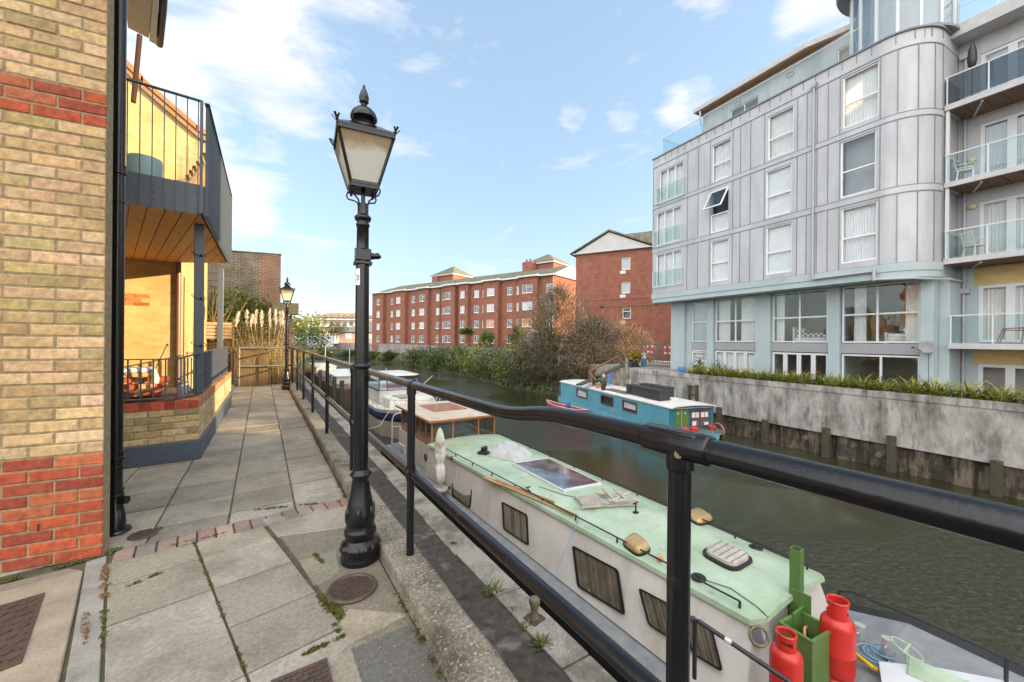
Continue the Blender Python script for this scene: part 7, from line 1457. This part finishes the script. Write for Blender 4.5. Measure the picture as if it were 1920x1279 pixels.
def rect(x,u0,u1,z,fr=.0): return [(CX-x,u1,z),(CX-x,u0+.25,z),(CX-x*.7,u0,z),(CX+x*.7,u0,z),(CX+x,u0+.25,z),(CX+x,u1,z)]
loft([rect(1.1,17.0,21,-1.62),rect(1.0,17.3,21,-1.2),rect(.9,17.6,21,-1.14)],m_gel,'foredeck_cabin',cr)
loft([rect(1.12,18.6,23.4,-1.5),rect(1.12,18.6,23.4,-.95)],m_gel,'superstructure',cr)
loft([rect(1.10,18.75,21.6,-.95),rect(.92,19.5,21.6,-.36)],m_glassh,'windscreen',cr,False)
mb = MB(); A_,B_ = rect(1.11,18.74,21.6,-.95), rect(.93,19.49,21.6,-.35)
for p,q in zip(A_,B_): mb.bar(p,q,.05)
for R_ in (A_,B_):
    for i in range(5): mb.bar(R_[i],R_[i+1],.05)
build(mb,'windscreen_frame',m_blackm,cr); loft([rect(1.0,19.35,21.8,-.33),rect(.98,19.4,21.8,-.28),rect(.7,19.7,21.7,-.22)],m_gel,'cabin_roof',cr,smooth=True)
mb = MB(); mb.cbox((CX-.2,20.2,-1.0),.9,.5,.3); build(mb,'helm_seat',m_ring,cr,bevel=.05)
mb = MB()
for s_ in (-1,1):
    pts = [(CX+s_*(csec(u)[0]-.06),u,csec(u)[2]+.42) for u in (19,18.2,17.4,16.8,16.3,15.9)]; mb.tube(pts+[(CX,15.6,-1.05)],.014,6)
    for p in pts: mb.tube([(p[0],p[1],p[2]-.42),p],.012,6)
build(mb,'bow_rail',m_alu,cr,smooth=True)
mb = MB(); mb.tube([(CX+.9,19.2,-.95),(CX+1.5,19.0,-.35)],.02,6); mb.tube([(CX-.4,20.5,-.22),(CX-.4,20.5,-.02)],.015,6); build(mb,'wiper_and_aerial',m_alu,cr)
mb = MB(); mb.cbox((CX-.3,17.9,-1.12),.7,.9,.04,.1); build(mb,'fore_hatch',mat('dusty_hatch',(.30,.29,.27),.5,.2,6),cr,bevel=.01)
mb = MB(); mb.tube([(CX-1.2,16.9,-1.55),(4.0,16.2,-2.0),(3.05,15.6,-2.0)],.014,5); solo(mb,'mooring_line',m_grey,'pale mooring line from the white cruiser to the quay','rope',smooth=True)
# old barges further along
def barge(x0,x1,u0,u1,h,lab,m,cab_):
    t = thing('old_barge',lab,'barge',((x0+x1)/2,(u0+u1)/2,WATER)); xm = (x0+x1)/2
    def rg(k,z): return [(xm+(x0-xm)*k,u1,z),(xm+(x0-xm)*k,u0+1.6,z),(xm+(x0-xm)*k*.75,u0+.6,z),(xm,u0,z),(xm+(x1-xm)*k*.75,u0+.6,z),(xm+(x1-xm)*k,u0+1.6,z),(xm+(x1-xm)*k,u1,z)]
    loft([rg(.9,-3.1),rg(1,-3+h),rg(.93,-3+h+.02)],m,'hull',t); mb = MB(); mb.box(xm-.9,xm+.9,u0+3,u1-2,-3+h+.02,-3+h+cab_); build(mb,'cabin',m_gel if cab_ < .6 else m,t,bevel=.04)
    mb = MB(); mb.box(xm-.97,xm+.97,u0+2.9,u1-1.9,-3+h+cab_,-3+h+cab_+.05); build(mb,'cabin_roof',m_gel,t); mb = MB(); mb.tube([(xm-.2,u0+2.2,-3+h),(xm-.2,u0+2.2,.8)],.02,6); build(mb,'mast',m_white,t)
    for k in range(3):
        mb = MB(); mb.box(xm-.92,xm-.905,u0+3.6+k*1.6,u0+4.4+k*1.6,-3+h+.12,-3+h+cab_-.1); build(mb,'window',m_wdark,t)
barge(3.9,6.4,26,38,1.35,'dark rusty old barge with pale cabin top seen through the far rails',mat('rust_brown_hull',(.10,.06,.045),.8,.3,2),.55)
barge(4.2,6.6,40,52,1.2,'small white topped barge farthest along the near quay',mat('grey_green_hull',(.12,.13,.12),.8,.2,2),.5)
for i,(x,u) in enumerate(((3.6,25.2),(3.5,31),(3.6,22.6))):
    mb = MB(); mb.tube([(x,u,-3.2),(x,u,-.75)],.12,10); solo(mb,'mooring_pile',m_post,['round timber mooring pile at the bow of the dark old barge','round timber mooring pile beside the middle of the dark old barge','timber mooring pile just behind the white cruiser'][i],'pile',smooth=True,sharp=40)
# ================================================================ BLUE NARROWBOAT
m_sky = mat('sky_blue_paint', (.10,.31,.40), .45, .12, 2, .1, 20, dirt=((.20,.42,.48),2.5,.52,.7,.5)); m_teal2 = mat('dark_teal_paint', (.02,.16,.22), .4, .12, 3); m_gh = mat('grey_bitumen_hull', (.11,.115,.12), .7, .3, 1.5, dirt=((.22,.2,.17),1.5,.52,.7,.6)); m_roofw = mat('off_white_roof', (.62,.60,.56), .6, .1, 1.5, dirt=((.4,.37,.31),2,.55,.7,.5))
nb0 = gp(1037,757,WATER); nb1 = gp(1142,797.5,WATER); dv = (nb1-nb0).normalized(); NBF = Frame(nb0.x,nb0.y,atan2(dv.y,dv.x)); M0 = NBF.M; LBt = 13.2; BW = 2.5
nb = thing('blue_narrowboat','sky blue narrowboat with white roof moored against the far river wall','narrowboat',nb0,NBF.ang)
def nsec(x): 
    f = max(0,(x-11.0)/2.2); b = max(0,(1.0-x)/1.0); k = 1-min(1,f)**2.2*.93-b**2*.5; return BW/2*k
xs_ = [0,.3,.7,1.0,3,5,7,9,11,11.6,12.1,12.5,12.8,13.0,13.2]
def gz(x): return .62+WATER+ (.22*((x-9)/4.2)**2 if x > 9 else 0)+(.16*((1.5-x)/1.5)**2 if x < 1.5 else 0)
def nstrip(k0,k1,m,name,inset=(0,0)):
    mb = MB(M0)
    for a,b in zip(xs_[:-1],xs_[1:]):
        for s_ in (-1,1):
            def pt(x,k,i): return (x-(.25*(1-k) if x > 11 else 0)*1.0, BW/2+s_*(nsec(x)-i), WATER-.3+(gz(x)-WATER+.3)*k)
            mb.add([pt(a,k0,inset[0]),pt(b,k0,inset[0]),pt(b,k1,inset[1]),pt(a,k1,inset[1])],[(0,1,2,3) if s_ < 0 else (0,3,2,1)])
    return build(mb,name,m,nb,smooth=True,sharp=40)
nstrip(0,.66,m_gh,'hull',(.05,.0)); nstrip(.66,1.0,m_sky,'gunwale_band',(-.02,.02))
mb = MB(M0)
for a,b in zip(xs_[:-1],xs_[1:]): mb.add([(a,BW/2-nsec(a)+.02,gz(a)-.05),(b,BW/2-nsec(b)+.02,gz(b)-.05),(b,BW/2+nsec(b)-.02,gz(b)-.05),(a,BW/2+nsec(a)-.02,gz(a)-.05)],[(0,1,2,3)])
mb.add([(0,BW/2-nsec(0),WATER-.3),(0,BW/2+nsec(0),WATER-.3),(0,BW/2+nsec(0),gz(0)),(0,BW/2-nsec(0),gz(0))],[(0,3,2,1)]); build(mb,'deck',m_gh,nb)
CB0, CB1, CZ0, CZ1 = .9, 11.6, WATER+.58, WATER+1.62
wr = []
for px0,px1,py0,py1,kk in ((1082,1101,733,752,'c'),(1127.5,1150,742.5,764.5,'d'),(1168.5,1194,751,775,'c')):
    a_,_ = NBF.hit(px0,(py0+py1)/2,.16); b_,_ = NBF.hit(px1,(py0+py1)/2,.16); wr.append((a_,b_,WATER+.98,WATER+1.42,kk))
mb = MB(M0); wallh(mb,CB0,CB1,CZ0,CZ1,[r[:4] for r in wr],.15,.20); mb.box(CB0,CB1,BW-.20,BW-.15,CZ0,CZ1); mb.box(CB0,CB0+.05,.201,BW-.201,CZ0,CZ1); build(mb,'cabin_side',m_sky,nb)
for a_,b_,c_,d_,kk in wr:
    mb = MB(M0); f = .04
    mb.box(a_-.03,a_+f,.12,.17,c_-.03,d_+.03); mb.box(b_-f,b_+.03,.12,.17,c_-.03,d_+.03); mb.box(a_+f,b_-f,.12,.17,c_-.03,c_+f); mb.box(a_+f,b_-f,.12,.17,d_-f,d_+.03); w_ = build(mb,'window',mat('dark_red_frame%s'%len(bpy.data.materials),(.10,.035,.025),.5),nb)
    mb = MB(M0); mb.box(a_+f,b_-f,.15,.154,c_+f,d_-f); build(mb,'pane',m_glass,w_); mb = MB(M0)
    if kk == 'c': folds(mb,a_,b_,c_+(.1 if a_ > 5 else 0),d_,.19,.01,.05)
    else: mb.box(a_,b_,.3,.31,c_,d_)
    build(mb,'curtain',m_curtain if kk == 'c' else m_dark,w_)
mb = MB(M0); mb.yprism([(CB1,CZ0),(CB1+.05,CZ0),(CB1+.05,CZ1),(CB1,CZ1)],.15,BW-.15); build(mb,'front_bulkhead',m_teal2,nb)
mb = MB(M0); pr = [(.10,CZ1),(.35,CZ1+.06),(BW/2,CZ1+.10),(BW-.35,CZ1+.06),(BW-.10,CZ1)]; vs = [(CB0-.08,y,z) for y,z in pr]+[(CB1+.18,y,z) for y,z in pr]+[(CB0-.08,y,z-.05) for y,z in pr]+[(CB1+.18,y,z-.05) for y,z in pr]
mb.add(vs,[(i,5+i,6+i,i+1) for i in range(4)]+[(5+i,15+i,16+i,6+i) for i in range(4)]+[(0,10,15,5),(9,19,14,4),(14,19,15,10)]+[(i+1,11+i,10+i,i) for i in range(4)]); build(mb,'roof',m_roofw,nb)
mb = MB(M0); mb.box(CB1+.052,CB1+.075,.38,1.02,CZ0+.05,CZ1-.08); dr = build(mb,'front_door',m_green,nb); mb = MB(M0); mb.box(CB1+.076,CB1+.08,.695,.705,CZ0+.06,CZ1-.09); mb.cbox((CB1+.08,.52,CZ1-.25),.01,.05,.07); mb.cbox((CB1+.08,.88,CZ1-.25),.01,.05,.07); build(mb,'door_trim',m_white,dr)
for y0,z0,y1,z1 in ((1.15,.22,2.15,.92),):
    mb = MB(M0); X_ = CB1+.052
    for yy in (1.14,1.62,2.12): mb.box(X_,X_+.03,yy,yy+.05,CZ0+.18,CZ1-.12)
    for zz in (CZ0+.18,CZ0+.52,CZ1-.17): mb.box(X_+.002,X_+.028,1.19,2.12,zz,zz+.05)
    w_ = build(mb,'front_window',mat('red_window_frame',(.16,.045,.03),.5),nb); mb = MB(M0); mb.box(X_+.006,X_+.01,1.19,2.12,CZ0+.2,CZ1-.14); build(mb,'pane',m_wdark,w_)
    mb = MB(M0)
    for (a_,b_,c_,d_) in ((1.22,1.40,.56,.78),(1.43,1.58,.56,.78),(1.68,1.85,.56,.78),(1.88,2.05,.56,.78),(1.25,1.45,.24,.42),(1.85,2.08,.24,.36)): mb.box(X_+.012,X_+.016,a_,b_,CZ0+c_,CZ0+d_)
    build(mb,'white_notices',m_white,w_)
m_rpl = mat('red_plastic',(.55,.03,.03),.5,.1,10)
for i,(x,y) in enumerate(((12.05,.55),(12.1,.95),(11.95,2.0))):
    mb = MB(M0); mb.lathe((x,y,gz(x)-.04),[(.12,0),(.16,.06),(.16,.14),(.10,.18)],12); solo(mb,'red_bundle',m_rpl,['small red bundle on the blue boat bow nearest the green door','middle small red bundle on the blue boat bow','larger red bundle at the far side of the blue boat bow'][i],'bundle','red bundles on the blue boat bow',smooth=True)
mb = MB(M0); mb.torus((12.9,BW/2+.1,gz(12.9)+.05),.30,.03,20,6,Matrix.Rotation(pi/2,4,'X')); solo(mb,'bow_hoop',m_varn,'brown hoop standing at the bow tip of the blue boat','hoop',smooth=True)
mb = MB(M0)
for p,q in (((.1,.4),(.75,.35)),((.1,.4),(.1,2.1))): mb.bar((p[0],p[1],gz(.5)+.42),(q[0],q[1],gz(.5)+.42),.03); mb.bar((p[0],p[1],gz(.5)),(p[0],p[1],gz(.5)+.42),.03); mb.bar((q[0],q[1],gz(.5)),(q[0],q[1],gz(.5)+.42),.03); mb.bar((p[0],p[1],gz(.5)+.2),(q[0],q[1],gz(.5)+.2),.02)
build(mb,'stern_rail',m_sky,nb)
RZT = CZ1+.09; rf = lambda px,py: NBF.M.inverted() @ gp(px,py,RZT)
m_rat = mat('black_rattan_box',(.035,.033,.035),.7,.3,30,.6,60)
for i,(x0,x1,y0,y1,lab) in enumerate(((rf(1157,738).x,rf(1157,738).x+.35,.55,1.0,'narrow black box at the left end of the row on the blue boat roof'),(rf(1169,740).x,rf(1193,745).x,.55,1.05,'black storage box, second in the front row on the blue boat roof'),(rf(1197,745).x,rf(1232,752).x,.50,1.05,'largest black storage box at the bow end of the front row'),(rf(1200,735).x,rf(1230,738).x,1.5,2.0,'black storage box in the back row on the left, on the blue boat roof'),(rf(1231,738).x,rf(1264,744).x,1.5,2.05,'black storage box at the bow end of the back row'))):
    mb = MB(M0); mb.box(x0,x1,y0,y1,RZT,RZT+.40); mb.box(x0-.02,x1+.02,y0-.02,y1+.02,RZT+.402,RZT+.45); solo(mb,'storage_box',m_rat,lab,'storage box','black boxes on the blue boat roof')
mb = MB(M0); x_ = rf(1163,735).x; mb.tube([(x_,1.1,RZT-.02),(x_,1.1,RZT+.62)],.06,12); solo(mb,'flue_pipe',m_alu,'pale upright flue pipe between the black boxes on the blue boat roof','flue',smooth=True,sharp=40)
c = rf(1153,722); t = thing('blue_plastic_chair','small sky blue plastic chair on the roof of the blue boat','chair',M0 @ Vector((c.x,c.y,RZT)),NBF.ang+.5); M_ = M0 @ Matrix.Translation((c.x,1.5,RZT)) @ Matrix.Rotation(.6,4,'Z'); m_pb = mat('blue_chair_plastic',(.08,.30,.60),.4)
t.location = M_.translation; WM[t.name] = M_; t.rotation_euler = (0,0,NBF.ang+.6)
mb = MB(M_); mb.box(-.2,.2,-.2,.2,.30,.33); build(mb,'seat',m_pb,t); mb = MB(M_); mb.cbox((.22,0,.52),.03,.4,.42,0,0,.15); build(mb,'backrest',m_pb,t); 
for sx,sy in ((-1,-1),(-1,1),(1,-1),(1,1)): mb = MB(M_); mb.bar((sx*.22,sy*.2,0),(sx*.17,sy*.17,.3),.035); build(mb,'leg',m_pb,t)
c = rf(1127,722); t = thing('roof_table','small wooden table with a white cup on the blue boat roof','table',M0 @ Vector((c.x,1.4,RZT))); mb = MB(M0); mb.box(c.x-.4,c.x+.3,1.15,1.65,RZT+.45,RZT+.48); build(mb,'top',m_varn,t); mb = MB(M0); mb.bar((c.x-.2,1.2,RZT),(c.x+.15,1.6,RZT+.45),.04); mb.bar((c.x+.15,1.2,RZT),(c.x-.2,1.6,RZT+.45),.04); build(mb,'legs',m_varn,t)
mb = MB(M0); mb.lathe((c.x,1.4,RZT+.481),[(.07,0),(.09,.16)],12); solo(mb,'white_cup',m_white,'white pot standing on the small roof table','pot',smooth=True,sharp=40)
for i,(px,py,m_,lb_) in enumerate(((1121,727,m_warm,'orange flower pot with small plant on the blue boat roof'),(1131,730,mat('purple_pot',(.10,.03,.06),.5),'dark purple flower pot in front of the small roof table'))):
    c = rf(px,py); t = thing('flower_pot',lb_,'flower pot',M0 @ Vector((c.x,c.y,RZT)),0,'flower pots on the blue boat roof'); mb = MB(M0); mb.lathe((c.x,c.y,RZT-.02),[(.10,0),(.15,.2),(.16,.22)],14); build(mb,'pot',m_,t,smooth=True,sharp=40); mb = MB(M0); leafcloud(mb,(c.x,c.y,RZT+.32),(.14,.14,.12),120,.07,GM,6,.3,i); build(mb,'plant',m_leaf,t)
c = rf(1105,722); mb = MB(M0)
for s_ in (-.2,.2): mb.bar((c.x-.25,c.y+.3+s_,RZT),(c.x+.25,c.y+.3+s_,RZT+.5),.03); mb.bar((c.x+.25,c.y+.3+s_,RZT),(c.x-.25,c.y+.3+s_,RZT+.5),.03)
mb.box(c.x-.35,c.x+.35,c.y+.05,c.y+.55,RZT+.5,RZT+.53); solo(mb,'folding_table',m_blackm,'small black folding table at the stern end of the blue boat roof','table')
c = rf(1135,733); mb = MB(M0); mb.box(c.x-.9,c.x+1.3,.35,1.0,RZT-.035,RZT+.0); solo(mb,'roof_mat',m_reed,'brown mat lying on the blue boat roof below the flower pots','mat')
c = rf(1258,748); mb = MB(M0); mb.cbox((c.x,1.3,RZT+.03),.7,.4,.05,.2); mb.cbox((c.x-.2,1.1,RZT+.08),.5,.25,.03,.5); solo(mb,'roof_boards',m_curtain,'loose pale boards on the blue boat roof near the bow','boards')
# canoe
c0, c1 = gp(1026,767,WATER), gp(1101,787,WATER); d_ = (c1-c0); Lc = d_.length; CF = Frame(c0.x,c0.y,atan2(d_.y,d_.x)); t = thing('red_canoe','faded red open canoe floating beside the stern of the blue boat','canoe',c0,CF.ang)
rows_ = []; NS = 16
for i in range(NS+1):
    f = i/NS; k = sin(pi*f)**.6 if 0 < f < 1 else .02; sheer = .12*(2*f-1)**4; row = []
    for j in range(9): a = pi*j/8; row.append((f*Lc+(-.08 if f < .5 else .08)*(1 if j in (0,8) else 0)*(abs(2*f-1)**6), -.40*k*cos(a), WATER-.10+.55*(1-sin(a)**.8)+(sheer if j in (0,8) else sheer*.7)))
    rows_.append(row)
mb = MB(CF.M); mb.add(sum(rows_,[]),[(i*9+j,i*9+j+1,(i+1)*9+j+1,(i+1)*9+j) for i in range(NS) for j in range(8)]+[(i*9+j,(i+1)*9+j,(i+1)*9+j+1,i*9+j+1) for i in range(0)]); build(mb,'hull',mat('faded_red_plastic',(.42,.045,.06),.5,.15,2,dirt=((.5,.2,.18),2,.55,.7,.5)),t,smooth=True,sharp=0)
mb = MB(CF.M); mb.tube([rows_[i][0] for i in range(NS+1)],.018,6); mb.tube([rows_[i][8] for i in range(NS+1)],.018,6)
for f in (.3,.5,.72): 
    k = sin(pi*f)**.6; mb.box(f*Lc-.1,f*Lc+.1,-.38*k,.38*k,WATER+.26,WATER+.29)
build(mb,'gunwale_and_seats',m_roofw,t)
mb = MB(CF.M); mb.lathe((Lc*.56,0,WATER+.29),[(.08,0),(.13,.1),(.11,.35),(.03,.45)],12); solo(mb,'blue_dry_bag',mat('royal_blue',(.02,.08,.30),.5),'blue dry bag standing upright in the red canoe','bag',smooth=True)
# ================================================================ UNSEEN BUILDINGS ADDED OUTSIDE THE VIEW (placed and shaped to shade the path)
t = thing('added_shade_block','unseen brick block added on the far bank outside the view to shade the path','building',FG.M @ Vector((34,0,-1.5)),AG); mb = MB(FG.M); mb.prism([(23.9,0),(60,0),(60,14),(34.2,14)],-1.6,15); build(mb,'wall',m_yfac,t)  # added sun blocker, its near end slanted along the sun direction
for k in range(8):
    for j in range(4): x = 27+k*4; mb = MB(FG.M); mb.box(x,x+1.6,-.04,-.003,.8+j*3.2,2.6+j*3.2); build(mb,'window',m_wpale,t)
mb = MB(FG.M); mb.prism([(23.8,-.3),(60.2,-.3),(60.2,14.2),(34.1,14.2)],15.003,15.2); build(mb,'roof',m_slabg,t)
t = thing('added_shade_row','unseen low brick row added behind the grey flats to shade the path','building',FG.M @ Vector((22,16,-1.5)),AG); mb = MB(FG.M); mb.box(8,34,15,23,-1.6,6.4); build(mb,'wall',m_red2,t)  # added low skyline, keeps the low sun off the path surface
mb = MB(FG.M); mb.add([(7.7,14.7,6.41),(34.3,14.7,6.41),(34.3,23.3,6.41),(7.7,23.3,6.41),(7.7,19,9.3),(34.3,19,9.3)],[(0,1,5,4),(1,2,5),(2,3,4,5),(3,0,4)]); build(mb,'roof',m_roof,t)
